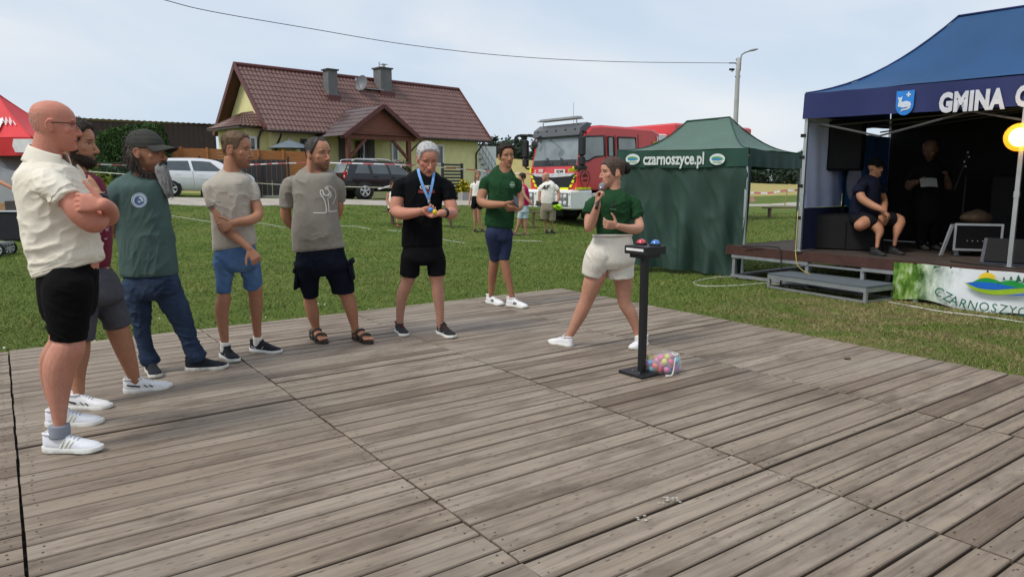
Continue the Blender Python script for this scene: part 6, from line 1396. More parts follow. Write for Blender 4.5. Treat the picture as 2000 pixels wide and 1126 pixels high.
A_ = np.array((x - .5, ld_, tp[2] - .28)); B_ = P(240, -18, 26); C_ = B_ + (B_ - P(900, 96, 34)) * .5; K = [A_, P(1200, 120.5, 37.6), P(1000, 110, 35.2), P(800, 88, 32.8), P(600, 55, 30.3), P(400, 20, 27.9), B_, C_]; M = MB(); M.tube(K, .014, n=6, sub=10); tag(build('overhead_wire', M, mat('black insulated wire', (.03, .03, .035), .6), None, origin=A_, smooth=True), 'thin dark overhead wire crossing the sky to the street lamp', 'wire')
pb_ = np.array((C_[0], C_[1], TZ(C_[0], C_[1]))); M = MB(); M.tube([pb_, (C_[0], C_[1], C_[2] + .3)], (.18, .13), n=10); tag(build('wire_pole', M, MATS['concrete pole'], None, origin=pb_, smooth=True), 'concrete wire pole outside the left edge of the view', 'pole')
# ---- buzzer stand and ball bag
bz0 = G(1254, 730); bx = nrm(G(1258, 741) - G(1209, 726)); bz_ = empty('buzzer_stand', bz0); tag(bz_, 'black quiz buzzer stand with red and blue dome buttons on the wooden deck', 'buzzer'); bx[2] = 0; by = np.array((-bx[1], bx[0], 0)); AXB = (bx, by, Z3); bk = mat('black powder coat', (.014, .014, .016), .42, var=.2, vscale=20); pc = (G(1209, 726) + G(1258, 741) + G(1297, 733) + G(1250, 718)) / 4; pc[2] = DECK
M = MB(); M.box(pc + Z3 * .012, (.235, .235, .022), ax=AXB, bev=.003); build('base_plate', M, bk, bz_)
pt = P(1253, 500, pc[1]); hz_t = pt[2]
for s in (-1, 1): M = MB(); M.box(pc + np.array((.010, .034, 0)) * s + Z3 * ((hz_t - DECK) / 2 + .01), (.040, .040, hz_t - DECK - .02), ax=AXB, bev=.003); build('post', M, bk, bz_)
M = MB()
for sx_, sy_ in ((-.03, -.06), (.03, -.06), (-.03, .06), (.03, .06)): M.tube([pc + bx * sx_ + by * sy_ + Z3 * .023, pc + bx * sx_ + by * sy_ + Z3 * .032], .010, n=8)
build('bolt', M, chrome, bz_)
tc_ = pc + Z3 * (P(1250, 487, pc[1])[2] - DECK); M = MB(); M.box(tc_, (.205, .205, .058), ax=AXB, bev=.004); bxx = build('box', M, bk, bz_); M = MB(); M.box(tc_ - Z3 * .042, (.15, .15, .028), ax=AXB); build('bracket', M, bk, bz_)
M = MB(); A_ = tc_ - by * .1035; M.box(A_ + Z3 * .004, (.165, .003, .018), ax=AXB, bev=.001); build('light_bar', M, mat('white light strip', (.75, .75, .74), .4), bxx)
for s, cl in ((-1, 'red'), (1, 'blue')):
    c = tc_ + bx * .052 * s + by * .045 * (1 if s > 0 else 0.3) + Z3 * .029; M = MB(); M.tube([c, c + Z3 * .014], .042, n=24); btn = build('button', M, mat('black button rim', (.02, .02, .02), .35), bz_, auto=40); M = MB(); M.ball(c + Z3 * .013, (.034, .034, .028), n=24, m=14); build('dome', M, mat(cl + ' dome', (.55, .012, .03) if cl == 'red' else (.015, .16, .55), .08, spec=.8, coat=.6), btn, smooth=True)
gb = G(1293, 728); bag = empty('ball_bag', gb); tag(bag, 'white mesh drawstring bag full of coloured plastic balls beside the buzzer stand', 'bag'); rgb = random.Random(5); cols = [(.65, .05, .06), (.06, .22, .60), (.70, .12, .30), (.72, .20, .45), (.75, .35, .05), (.55, .58, .06), (.45, .10, .35), (.08, .45, .60)]
cand = []
for i in range(500):
    p = np.array((rgb.uniform(-.11, .11), rgb.uniform(-.075, .075), rgb.uniform(.024, .125)))
    if (p[0] / .13) ** 2 + (p[1] / .095) ** 2 + ((p[2] - .05) / .10) ** 2 < 1 and all(np.linalg.norm(p - q) > .043 for q in cand): cand.append(p)
for i, p in enumerate(cand):
    M = MB(); M.ball(gb + p, .0225, n=14, m=9); build('ball', M, mat('plastic ball %d' % (i % 8), cols[i % 8], .35, var=.03), bag, smooth=True)
M = MB(); M.ball((0, 0, 0), (1, 1, 1), n=36, m=24); V = M.verts(); V = V * np.array((.138, .108, .088)) * (1 + .22 * (vnoise(V, (2.2, 2.2, 2.2), 8) - .5) + .08 * (vnoise(V, (8, 8, 8), 9) - .5))[:, None]; V[:, 2] = np.maximum(V[:, 2] + .075, .003); top = smooth01((V[:, 2] - .11) / .06); V[:, 0] += .07 * top; M.v = [V + gb]
build('mesh_cloth', M, mat('white tulle', (.85, .84, .84), .8, alpha=.20, var=.05), bag, smooth=True)
M = MB(); c = gb + np.array((.075, -.09, 0)); M.tube([c + Z3 * .15, c + np.array((-.01, -.02, .12)), c + np.array((-.015, -.02, .07)), c + np.array((-.03, -.03, .02)), c + np.array((-.06, -.035, .015))], .005, n=6); M.tube([c + np.array((.02, .03, .16)), c + np.array((.0, -.01, .155)), c + np.array((-.03, .0, .165))], .007, n=6); M.ball(c + np.array((-.065, -.035, .014)), (.014, .008, .006)); build('drawstring', M, rope, bag, smooth=True)
# scraps on the boards
def scrap(px, py, s, m, lb, n=7, seed=1):
    g = G(px, py); rg_ = random.Random(seed); M = MB()
    for i in range(n):
        c = g + np.array((rg_.uniform(-s, s), rg_.uniform(-s * .6, s * .6), .004)); a = rg_.uniform(0, 6); k = rg_.uniform(.003, .0075); M.add([c + np.array((k * (1.6 if j % 2 else 1) * math.cos(a + j * 1.25), k * math.sin(a + j * 1.25), .001)) for j in range(5)], [(0, 1, 2, 3, 4)])
    tag(build('litter', M, m, None, origin=g), lb, 'litter')
scrap(1305, 977, .05, mat('pale bird dropping', (.46, .43, .37), .9), 'pale flaky scraps on the boards in the right foreground', 16, 2); scrap(1255, 1012, .04, MATS['pale bird dropping'], 'small pale scraps on the boards left of the larger scraps', 5, 3)
M = MB(); g = G(1655, 701); M.add([g + np.array((.03 * math.cos(a), .02 * math.sin(a), .006 + .008 * math.sin(2 * a))) for a in np.linspace(0, 6.28, 9)[:-1]], [tuple(range(8))]); tag(build('leaf', M, mat('dry leaf', (.06, .07, .02), .8), None, origin=g), 'single dark leaf lying on the boards near the right deck edge', 'leaf')
# ---- red and white beer tent, stall table at the left edge
rt = empty('promo_tent', (-13.4, 18.0, 0)); tag(rt, 'red and white pop-up tent at the left edge', 'tent'); ZL = TZ(-12, 16.5)
red_c = mat('red tent canvas', (.62, .03, .035), .6, var=.08, vscale=2); ce = P(62, 268, 16.5); c_ = np.array((ce[0], 16.5, 0)); FLr, FRr = c_ + np.array((-3, -.0, 0)), c_; BRr, BLr = c_ + np.array((.0, 3, 0)) * 1.0 + np.array((-.6, 0, 0)), c_ + np.array((-3.6, 3, 0)); pk = c_ + np.array((-1.75, 1.5, ce[2] + 1.15)); canopy(rt, FLr, FRr, BRr, BLr, pk - np.array((.02, 0, 0)), pk, ce[2], .40, red_c, red_c, 31, sag=.08)
M = MB()
for x in np.arange(-2.6, -.1, 1.1): M = MB(); M.add([FRr + np.array((x + .04 * math.sin(9 * u) , -.035, ce[2] - .04 - .30 * u)) if k == 0 else FRr + np.array((x + .52 - .1 * u, -.035, ce[2] - .04 - .30 * u)) for k in (0, 1) for u in (0, .5, 1)], [(0, 3, 4, 1), (1, 4, 5, 2)]); build('white_panel', M, mat('white tent print', (.75, .72, .72), .6), rt)
M = MB()
def rpt_(s, t): e = FLr + (FRr - FLr) * s + Z3 * ce[2]; p = e + (pk - e) * t; p[2] -= .08 * math.sin(math.pi * t) ** .9 - .03; return p - np.array((0, .02, 0))
M.grid(lambda u, v: rpt_(.45 + .28 * u + .1 * v, .06 + .40 * v), 8, 8); build('white_roof_panel', M, MATS['white tent print'], rt, smooth=True); M = MB()
for i in range(9): M.grid(lambda u, v: rpt_(.80 + .018 * i + .012 * u, .34 + .05 * math.sin(i * 2.1) + .10 * v), 1, 2)
build('roof_print', M, MATS['white tent print'], rt)
for q in (FLr, FRr, BRr, BLr): M = MB(); M.box(q + Z3 * (ce[2] / 2) + np.array((-.04, .04, 0)), (.04, .04, ce[2] - .1)); build('leg', M, alu, rt)
tb0 = np.array((-11.3, 15.4, TZ(-11.3, 15.4))); tbl = empty('stall_table', tb0); tag(tbl, 'stall table with black skirt at the left edge', 'table'); A_ = P(36, 411, 15.4); zt_ = A_[2]; M = MB(); M.box((A_[0] - .9, 15.75, zt_ - .015), (1.8, .7, .03)); build('tabletop', M, mat('white table sheet', (.62, .62, .66), .6), tbl); M = MB(); M.box((A_[0] - .92, 15.75, (zt_ + tb0[2]) / 2 - .02), (1.74, .66, zt_ - tb0[2] - .05)); build('skirt', M, mat('black table skirt', (.016, .017, .022), .9, var=.2), tbl)
for px, w_, h_, c__, lb in ((4, .30, .16, (.30, .17, .08), 'brown cardboard box on the stall table'), (27, .24, .20, (.05, .045, .04), 'dark crate on the stall table beside the cardboard box')):
    q = P(px, 411, 15.6); M = MB(); M.box((q[0], 15.65, zt_ + h_ / 2), (w_, .3, h_), bev=.01); tag(build('box', M, mat(lb[:12], c__, .8, var=.15), None, origin=(q[0], 15.65, zt_)), lb, 'box')
q = P(22, 416, 15.1); M = MB(); M.tube([P(32, 425, 15.9), P(38, 445, 15.9), P(33, 465, 15.9)], .012, n=6); tag(build('cable', M, mat('orange cable', (.65, .16, .03), .6), None, origin=P(33, 465, 15.9), smooth=True), 'orange cable hanging behind the stall table', 'cable')
M = MB(); q = P(40, 463, 15.9); M.box((q[0], 15.95, q[2]), (.5, .1, .06)); M.box((q[0] + .2, 15.95, (q[2] + TZ(q[0], 15.9)) / 2), (.05, .05, q[2] - TZ(q[0], 15.9))); M.box((q[0] - .2, 15.95, (q[2] + TZ(q[0], 15.9)) / 2), (.05, .05, q[2] - TZ(q[0], 15.9))); tag(build('trestle', M, alu, None, origin=(q[0], 15.95, TZ(q[0], 15.9))), 'low aluminium trestle beside the stall table', 'trestle')
q = P(-6, 509, 13.6); r = empty('hand_cart', (q[0], 13.6, TZ(q[0], 13.6))); tag(r, 'grey wheel of a hand cart at the left edge of the lawn', 'cart'); zc = TZ(q[0], 13.6); wheel(r, np.array((q[0], 13.6, zc + .145)), .145, .06, np.array((.5, -.86, 0)), .7, 8); wheel(r, np.array((q[0] - .1, 14.1, zc + .145)), .145, .06, np.array((.5, -.86, 0)), .7, 8); M = MB(); M.box((q[0] - .35, 13.9, zc + .25), (.7, .45, .05)); M.tube([(q[0] - .6, 13.9, zc + .25), (q[0] - 1.0, 13.9, zc + .95)], .015, n=6); build('bed', M, galv, r)
# ------------------------------------------------------------------ the people on the deck
def foot(hx, hy, tx, ty, L=.285, z=DECK):
    a, b = G(hx, hy, z), G(tx, ty, z); m = (a + b) / 2; t = nrm(b - a); return m - t * L / 2, m + t * L / 2
def ankle_dy(ft, d): return float(ft[0][1] + .25 * (ft[1][1] - ft[0][1]) - d)
SK = dict(pale=(.52, .27, .19), red=(.58, .235, .165), tan=(.43, .205, .120), fair=(.54, .28, .19), brown=(.40, .19, .110))
white_m = cloth('white cotton', lin(232, 228, 220), .04); black_m = cloth('black cotton', (.006, .006, .007), .2)
w_shoe = mat('white shoe leather', lin(225, 225, 226), .5, var=.05, vscale=30, bump=.15, bscale=200)
w_sole = mat('white rubber', lin(220, 220, 214), .6, var=.08, vscale=25)
dk_sole = mat('dark rubber', lin(30, 30, 32), .7, var=.2)
navy_shoe = mat('dark knit shoe', lin(24, 27, 36), .85, var=.25, vscale=60, bump=.4, bscale=300)
blk_stripe = mat('black trim', lin(18, 18, 20), .5)
lace_w = mat('white laces', lin(178, 178, 182), .8)
lace_k = mat('black laces', lin(20, 20, 22), .8)
steel = mat('steel watch', (.35, .35, .36), .3, metal=1.0)
three = [(.135, .150, .030, .060, .009), (.117, .132, .030, .064, .009), (.153, .166, .030, .055, .009)]
vect = [(.020, .095, .062, .044, .011), (.118, .142, .052, .034, .010), (.150, .172, .046, .032, .009)]

def front_hair(zf, zs, zb, thick=.010, side=.006):
    """hairline height by angle: brow front zf, temples zs, nape zb"""
    def off(th, z):
        a = np.abs(((th + math.pi) % (2 * math.pi)) - math.pi)
        zl = np.interp(a, (0, .55, .95, 1.25, 1.55, 1.85, 2.2, math.pi), (zf, zf - .004, zs + .01, zs - .045, zs - .060, zs - .02, zb + .012, zb))
        w = smooth01((z - zl) / .012); t = side + (thick - side) * smooth01((z - .15) / .05)
        return -.012 + w * (.012 + t) + 0 * a
    return off

# ---- the bald man in the white polo, arms crossed
def man_polo():
    d = 3.62
    fn, ff = foot(88, 880, 200, 880, .295), foot(98, 832, 196, 827, .295)
    spec = dict(d=d, base=(-2.35, 3.66), skin=SK['red'], label='bald man in white polo shirt and black shorts at the left end, arms crossed', group='people on the wooden deck',
        torso=[(68, 545, 198, 509, .165), (60, 512, 203, 494, .17), (51, 480, 197, 478, .175), (45, 440, 184, 440, .185), (40, 400, 174, 400, .195), (37, 364, 166, 362, .20), (39, 340, 158, 344, .185), (48, 316, 144, 326, .125), (60, 296, 124, 312, .075), (66, 288, 114, 304, .06)],
        te=2.1, trim=.019, ntilt=.0, hips=[(71, 520, 196, 505, .165), (77, 555, 190, 550, .17), (86, 590, 183, 588, .165), (93, 615, 178, 615, .14)],
        neck=[(90, 335, 0, 35), (91, 305, 0, 30), (95, 280, .0, 29), (100, 262, 0, 29)],
        head=dict(x=106, y=246, yaw=84, h=93, nose=.95, pitch=2, roll=0, iris=(.1, .12, .13)),
        sleeves=[[(82, 326, -.15, 26), (90, 345, -.185, 33), (112, 370, -.215, 31), (131, 389, -.225, 30)], [(100, 330, .15, 26), (120, 355, .19, 30), (140, 385, .2, 28)]],
        arms=[dict(pts=[(100, 350, -.19, 25), (128, 385, -.225, 25), (158, 415, -.22, 24), (181, 434, -.19, 21.5), (192, 428, -.10, 20), (196, 415, .02, 16), (192, 404, .12, 12)]),
              dict(pts=[(128, 360, .18, 24), (170, 410, .2, 22), (209, 424, .14, 20), (214, 412, -.03, 17), (209, 403, -.19, 13.5), (203, 399, -.27, 12.5)],
                   hand=dict(d=(-.93, -.12, .10), pn=(.0, .97, -.15), size=.20, curl=(.5, .55, .6, .65), thumb=-1, tdir=(-.55, -.1, .80), tcurl=.05))],
        legs=[dict(pts=[(130, 540, 40), (134, 610, 37), (134, 678, 32), (117, 715, 32), (114, 765, 23), (116, 815, 17.5), (117, 845, 18)], cloth=[(134, 565, 48), (133, 612, 42), (134, 640, 38), (134.5, 664, 34)], dy0=-.09, dy1=ankle_dy(fn, d)),
              dict(pts=[(128, 540, 38), (124, 610, 34), (122, 670, 28), (103, 705, 27), (104, 760, 20), (116, 800, 15), (120, 822, 15)], cloth=[(128, 565, 42), (128, 612, 38), (130, 640, 35), (131, 655, 33)], dy0=.09, dy1=ankle_dy(ff, d))],
        paint=dict(lips=(.50, .24, .22), brow=(.45, .25, .18), red=.2, stubble=(.22, (.42, .27, .23))))
    def tint(V, C):                  # sunburnt face, scalp and forearms, paler legs
        leg = smooth01((1.0 - V[:, 2]) / .12)[:, None]; C *= leg * np.array((1.0, 1.16, 1.16)) + (1 - leg)
        return C
    spec['tint'] = tint
    p = Person(spec); polo = cloth('cream polo pique', lin(230, 222, 205), .05, bump=.35, bscale=240)
    sh = p.shirt(polo, amp=.011, seed=4, sc=(6, 7, 10)); surf = p.last
    M = MB(); k = d / F                                   # folded collar
    def col(u, v):
        a = (u - .5) * 2 * math.pi * .86 - math.pi; cx, cy = 92, 306 - 2 * v
        c = P(92 + 3 * v, 293 + 18 * (1 - v), d); rx = (37 - 4 * v + 6 * (1 - v)) * k; ry = .068 + .032 * (1 - v)
        pt = c + np.array((math.cos(a) * rx, math.sin(a) * ry, 0)); pt[2] -= (.5 + .5 * math.cos(a)) * .060 - .012 * v
        return pt + np.array((.0, 0, .018 * v))
    M.grid(col, 40, 6); o = build('collar', M, polo, sh, smooth=True)
    so = o.modifiers.new('thickness', 'SOLIDIFY'); so.thickness = .005; so.offset = 0
    printed('placket', sh, surf, [px_line([(150, 322), (160, 334), (166, 346)], 5)], polo, off=.005)
    printed('sleeve_band', sh, surf, [px_line([(107, 401), (120, 397), (134, 390), (147, 381), (156, 373)], 4)], polo, off=.004)
    p.trousers(cloth('black jersey', (.0045, .004, .0045), .2), amp=.008, seed=8, sc=(7, 7, 8))
    for ft, lg in ((fn, 0), (ff, 1)):
        s = shoe('shoe', *ft, p.root, mat('white knit', lin(224, 226, 232), .8, var=.05, vscale=80, bump=.35, bscale=260), w_sole, lace_w, stripes=(mat('cream trim', lin(222, 222, 200), .7), [(.12, .145, .03, .07, .010), (.10, .122, .03, .075, .010), (.14, .165, .03, .064, .010)]), tongue_m=w_shoe)
    M = MB(); M.tube([P(117, 852, d + p.legd[0](852)), P(116.5, 840, d + p.legd[0](840)), P(116, 829, d + p.legd[0](829))], np.array((19, 18.6, 18.2)) * k, n=20); build('sock', M, cloth('grey sock', lin(135, 140, 150), .1, bump=.4), p.root, smooth=True)
    M = MB(); M.tube([P(119, 826, d + p.legd[1](826)), P(117, 812, d + p.legd[1](812)), P(116, 802, d + p.legd[1](802))], np.array((17, 16.5, 16)) * k, n=20); build('sock', M, MATS['grey sock'], p.root, smooth=True)
    # cropped white stubble band round the back of the head
    def fringe(th, z):
        a = np.abs(((th + math.pi) % (2 * math.pi)) - math.pi); return np.where((a > 1.7) & (z > .06) & (z < .175), .001, -.01)
    M = MB(); M.add(*p.H.fuzz(fringe, 900, .06, length=.006, width=.0008)); build('hair', M, hair_mat('white stubble', (.44, .36, .32), (.62, .56, .52)), p.root, smooth=True)
    g = empty('glasses', p.H.w((0, .1, .122))); g.parent = p.root; g.location = Vector(p.H.w((0, .1, .122))) - p.root.location
    fm = mat('dark metal frame', lin(40, 36, 40), .35, metal=.6); M = MB()
    for sx in (-1, 1):
        M.tube(p.H.w([(sx * .078, -.016, .121), (sx * .080, .0, .129), (sx * .079, .05, .131), (sx * .071, .098, .131), (sx * .06, .105, .130)]), .0022 * p.H.k, n=6)
        rim = [(sx * (.034 + .024 * math.cos(a)), .106 - .010 * abs(math.cos(a)) * (1 if math.cos(a) > 0 else 0), .120 + .013 * math.sin(a)) for a in np.linspace(0, 2 * math.pi, 18)]
        M.tube(p.H.w(rim), .0012 * p.H.k, n=5, sub=1)
    M.tube(p.H.w([(-.011, .107, .123), (0, .110, .126), (.011, .107, .123)]), .0013 * p.H.k, n=5)
    build('frame', M, fm, g, smooth=True)
    lm = mat('lens', (.9, .95, 1), .03, alpha=.22, spec=.9)
    for sx in (-1, 1):
        M = MB(); M.add(p.H.w([(sx * (.034 + .024 * math.cos(a)), .106, .120 + .013 * math.sin(a)) for a in np.linspace(0, 2 * math.pi, 18)[:-1]]), [tuple(range(17))]); build('lens', M, lm, g)
    return p

# ---- the bearded man in maroon behind him
def man_maroon():
    d = 4.36
    fr, fl = foot(139, 797, 206, 797, .285), foot(245, 768, 333, 756, .285)
    spec = dict(d=d, base=(-2.45, 4.36), skin=SK['tan'], label='dark bearded man in maroon t-shirt and grey shorts half hidden behind the bald man', group='people on the wooden deck',
        torso=[(112, 536, 212, 522, .13), (112, 500, 215, 500, .14), (112, 450, 215, 450, .15), (110, 405, 208, 405, .17), (108, 375, 200, 375, .19), (113, 352, 192, 350, .17), (128, 338, 180, 340, .10), (138, 330, 172, 336, .06)],
        hips=[(112, 515, 214, 515, .13), (114, 545, 232, 545, .15), (120, 580, 240, 580, .15)],
        neck=[(150, 350, 0, 26), (146, 325, 0, 25), (144, 300, 0, 26)],
        head=dict(x=146, y=281, yaw=72, h=86, nose=1.0, pitch=4, iris=(.08, .06, .04)),
        sleeves=[[(140, 352, -.14, 22), (150, 380, -.18, 27), (160, 405, -.19, 26)], [(150, 352, .15, 22), (165, 380, .18, 26), (178, 405, .18, 25)]],
        arms=[dict(pts=[(148, 365, -.18, 20), (165, 410, -.20, 19), (196, 428, -.19, 18), (205, 415, -.20, 17), (196, 392, -.21, 13), (187, 378, -.20, 11)],
                   hand=dict(d=(-.55, .1, .8), pn=(-.7, .5, -.3), size=.19, curl=(.8, .85, .9, .95), thumb=-1, tdir=(-.5, .2, .7))),
              dict(pts=[(160, 365, .17, 20), (190, 425, .15, 18), (200, 425, .0, 16), (180, 410, -.10, 13)])],
        legs=[dict(pts=[(155, 545, 34), (152, 610, 30), (152, 660, 24), (153, 690, 22), (152, 730, 15), (154, 765, 14), (156, 785, 14)], cloth=[(156, 560, 40), (152, 610, 37), (152, 650, 34), (152, 664, 33)], dy0=-.07, dy1=ankle_dy(fr, d)),
              dict(pts=[(195, 545, 36), (215, 600, 31), (231, 645, 24), (243, 680, 21), (255, 715, 16), (263, 742, 14.5), (266, 755, 15)], cloth=[(193, 560, 40), (212, 595, 34), (226, 622, 29), (231, 637, 27)], dy0=.05, dy1=ankle_dy(fl, d))],
        paint=dict(brow=(.06, .04, .03), stubble=(.92, (.055, .04, .032))))
    p = Person(spec); sh = p.shirt(cloth('maroon cotton', lin(112, 34, 54), .1), amp=.009, seed=14); surf = p.last
    pr = mat('pale print', lin(205, 195, 198), .8, var=.3, vscale=60)
    shapes = []
    for i in range(26):
        a = random.uniform(0, 6.28); x, y = random.uniform(188, 212), random.uniform(372, 468)
        shapes.append(px_line([(x, y), (x + 3 * math.cos(a), y + 4 * math.sin(a)), (x + 6 * math.cos(a + .7), y + 7 * math.sin(a + .7))], random.uniform(1, 2.2), 3))
    printed('print', sh, surf, shapes, pr)
    p.collar(MATS['maroon cotton'], ring_pts(P(157, 338, d), (16 * d / F, 0, -.02), (0, .07, 0)))
    p.trousers(cloth('grey denim', lin(78, 78, 84), .15, bump=.4), amp=.009, seed=18)
    for ft in (fr, fl):
        shoe('shoe', *ft, p.root, w_shoe, w_sole, lace_w, stripes=(blk_stripe, vect), tongue_m=w_shoe)
    p.H.grow(front_hair(.196, .158, .055, .022, .010), .03, hair_mat('brown hair', (.030, .020, .014)), p.root, 'hair', rough=.004)
    def beard(th, z):
        a = np.abs(((th + math.pi) % (2 * math.pi)) - math.pi)
        zt = np.interp(a, (0, .25, .5, .9, 1.3, 1.55, 1.75, 2.2), (.042, .058, .062, .070, .105, .13, .10, -.2))
        w = smooth01((zt - z) / .014); return -.012 + w * (.012 + .011 * smooth01((.07 - z) / .05))
    p.H.grow(beard, -.008, hair_mat('dark beard', (.022, .015, .011)), p.root, 'beard', rough=.003, n=1500, length=.010, lean=(0, .1, -.8), up=.7)
    M = MB(); k = d / F; M.tube([P(193, 385, d - .205), P(197, 392, d - .21)], np.array((14, 14)) * k, n=16); build('wristwatch', M, mat('black strap', lin(22, 22, 25), .5), p.root, smooth=True)

# ---- the man with cap and long grey beard
def man_cap():
    d = 4.98
    fl, fr = foot(292, 722, 308, 740, .285), foot(364, 724, 445, 718, .29)
    spec = dict(d=d, base=(-2.42, 4.98), skin=SK['tan'], ntilt=0.015, label='man in dark cap with a long grey beard, dark green t-shirt and blue jeans', group='people on the wooden deck',
        torso=[(235, 538, 349, 536, .135), (234, 505, 345, 505, .14), (231, 470, 340, 470, .14), (226, 420, 331, 420, .14), (220, 385, 326, 385, .15), (215, 365, 322, 366, .145), (222, 352, 316, 354, .12), (242, 339, 306, 346, .085), (257, 330, 300, 344, .06)],
        hips=[(237, 520, 346, 520, .13), (240, 545, 354, 545, .135), (244, 570, 350, 570, .125)],
        neck=[(277, 360, 0, 23), (280, 335, 0, 20), (284, 315, 0, 21)],
        head=dict(x=286, y=299, yaw=60, h=80, nose=1.1, pitch=0, iris=(.08, .06, .05)),
        sleeves=[[(240, 352, -.05, 20), (228, 372, -.08, 24), (222, 402, -.08, 20), (222, 431, -.07, 17)], [(305, 352, .12, 20), (311, 375, .16, 15), (314, 405, .16, 13)]],
        arms=[dict(pts=[(228, 385, -.07, 14), (222, 430, -.06, 11.5), (222, 448, -.02, 10.5), (236, 463, .10, 9), (255, 470, .17, 8)], hand=dict(d=(1, .1, -.2), pn=(0, 1, 0), size=.185)),
              dict(pts=[(318, 385, .14, 13), (315, 440, .17, 10), (285, 470, .19, 8)], hand=dict(d=(-1, .1, 0), pn=(0, 1, 0), size=.185))],
        legs=[dict(pts=[(270, 560, 26), (276, 610, 20), (279, 650, 15), (290, 695, 12), (297, 716, 12)], cloth=[(268, 558, 28), (272, 585, 25.5), (275, 610, 22), (278, 650, 18), (285, 680, 17), (290, 696, 20), (295, 704, 20), (298, 711, 18)], dy0=-.03, dy1=ankle_dy(fl, d)),
              dict(pts=[(325, 560, 27), (350, 620, 22), (366, 660, 15), (383, 695, 12), (387, 708, 12)], cloth=[(322, 560, 30), (340, 592, 28), (354, 622, 24), (364, 650, 20), (374, 676, 19), (382, 690, 21), (385, 698, 20.5), (387, 704, 18)], dy0=.03, dy1=ankle_dy(fr, d))],
        paint=dict(brow=(.08, .06, .05), stubble=(.6, (.14, .12, .11))))
    p = Person(spec); sh = p.shirt(cloth('bottle grey-green cotton', lin(76, 96, 92), .08), amp=.009, seed=24, sc=(8, 8, 3.5)); surf = p.last
    p.collar(MATS['bottle grey-green cotton'], ring_pts(P(279, 339, d), (22 * d / F, 0, -.028), (0, .062, 0)), .006)
    s_w = mat('sticker white', lin(214, 226, 240), .5); s_b = mat('sticker blue', lin(84, 112, 150), .5)
    printed('sticker', sh, surf, [px_disc(272, 391, 15.5, 14.5)], s_w, off=.003)
    printed('emblem', sh, surf, [px_disc(272, 391.5, 10, 9.5, .82), px_disc(272, 391.5, 8, 7.5, .55, a0=.3, a1=4.6), px_disc(272, 391.5, 3.6, 3.4, .2, a0=2.5, a1=7), px_disc(272, 391, 14, 13.2, .93)], s_b, off=.004)
    jm = mat('blue jeans', lin(32, 42, 62), .9, col2=lin(54, 70, 94), vscale=7, stretch=(1, 1, .6), bump=.35, bscale=330, spec=.2)
    p.trousers(jm, name='jeans', amp=.010, seed=28, sc=(8, 8, 13), vox=.0055)
    for ft in (fl, fr):
        shoe('shoe', *ft, p.root, navy_shoe, mat('worn white sole', lin(196, 194, 186), .7, var=.2, vscale=40), hgt=1.05, tongue_m=navy_shoe)
    H = p.H
    def mane(th, z):
        a = np.abs(((th + math.pi) % (2 * math.pi)) - math.pi)
        w = smooth01((a - 1.62) / .2); b = smooth01((z + .06) / .03); return -.012 + w * b * (.012 + .034 * smooth01((.17 - z) / .10))
    H.grow(mane, -.055, hair_mat('long brown hair', (.035, .026, .020), (.11, .085, .07)), p.root, rough=.008, zhi=.2, n=2500, length=.045, lean=(0, -.1, -.9), up=.25)
    M = MB(); bd = hair_mat('grey beard', (.15, .15, .145), (.50, .49, .48)); rg = random.Random(3)
    v, f = loft(np.array([H.w(np.stack((np.cos(t) * hw, y + np.sin(t) * hd, np.full(20, z)), 1)) for t in [np.linspace(0, 2 * math.pi, 20, endpoint=False)] for z, y, hw, hd in ((.062, .082, .034, .012), (.04, .078, .048, .024), (.01, .078, .046, .030), (-.04, .088, .036, .024), (-.08, .098, .027, .018), (-.115, .106, .018, .012), (-.135, .110, .008, .006))])); M.add(v, f)
    for i in range(150):
        a = rg.uniform(-1.5, 1.5); x0 = math.sin(a) * .042; y0 = .080 + math.cos(a) * .026; ln = rg.uniform(.08, .19)
        pts = [(x0 * (1 - .55 * t) + rg.uniform(-.003, .003), y0 + .030 * t + rg.uniform(-.003, .003), .045 - ln * t) for t in (0, .33, .67, 1)]
        M.tube(H.w(pts), np.array((.0028, .003, .0022, .0006)), n=4, sub=2)
    build('beard', M, bd, p.root, smooth=True)
    M = MB()
    for sx in (-1, 1): M.tube(H.w([(0, .104, .068), (sx * .016, .102, .066), (sx * .032, .090, .050), (sx * .036, .086, .03)]), np.array((.007, .008, .007, .004)), n=8)
    build('moustache', M, hair_mat('dark moustache', (.04, .035, .032)), p.root, smooth=True)
    cm = cloth('dark cap cotton', lin(66, 66, 62), .12)
    V, f = H.shell(lambda th, z: np.full_like(th, .012) * smooth01((z - .140) / .004) - .004 + .006 * smooth01((z - .2) / .03), .142, .258, rough=0); M = MB(); M.add(V, f)
    cap = build('cap', M, cm, p.root, smooth=True); M = MB()
    def brim(u, v):
        a = (u - .5) * 2.3; r0x, r0y = .082, .103; x = math.sin(a) * (r0x + .004 * v); y = math.cos(a) * r0y + v * .075 * max(0, math.cos(a)) ** .6; return H.w((x, y, .160 - .016 * v - .030 * (abs(math.sin(a)) ** 2) * (.4 + .6 * v)))
    M.grid(brim, 24, 8); b = build('brim', M, cm, cap, smooth=True); so = b.modifiers.new('thickness', 'SOLIDIFY'); so.thickness = .005
    M = MB(); M.ball(H.w((0, -.005, .2485)), .006 * H.k); build('button', M, cm, cap, smooth=True)

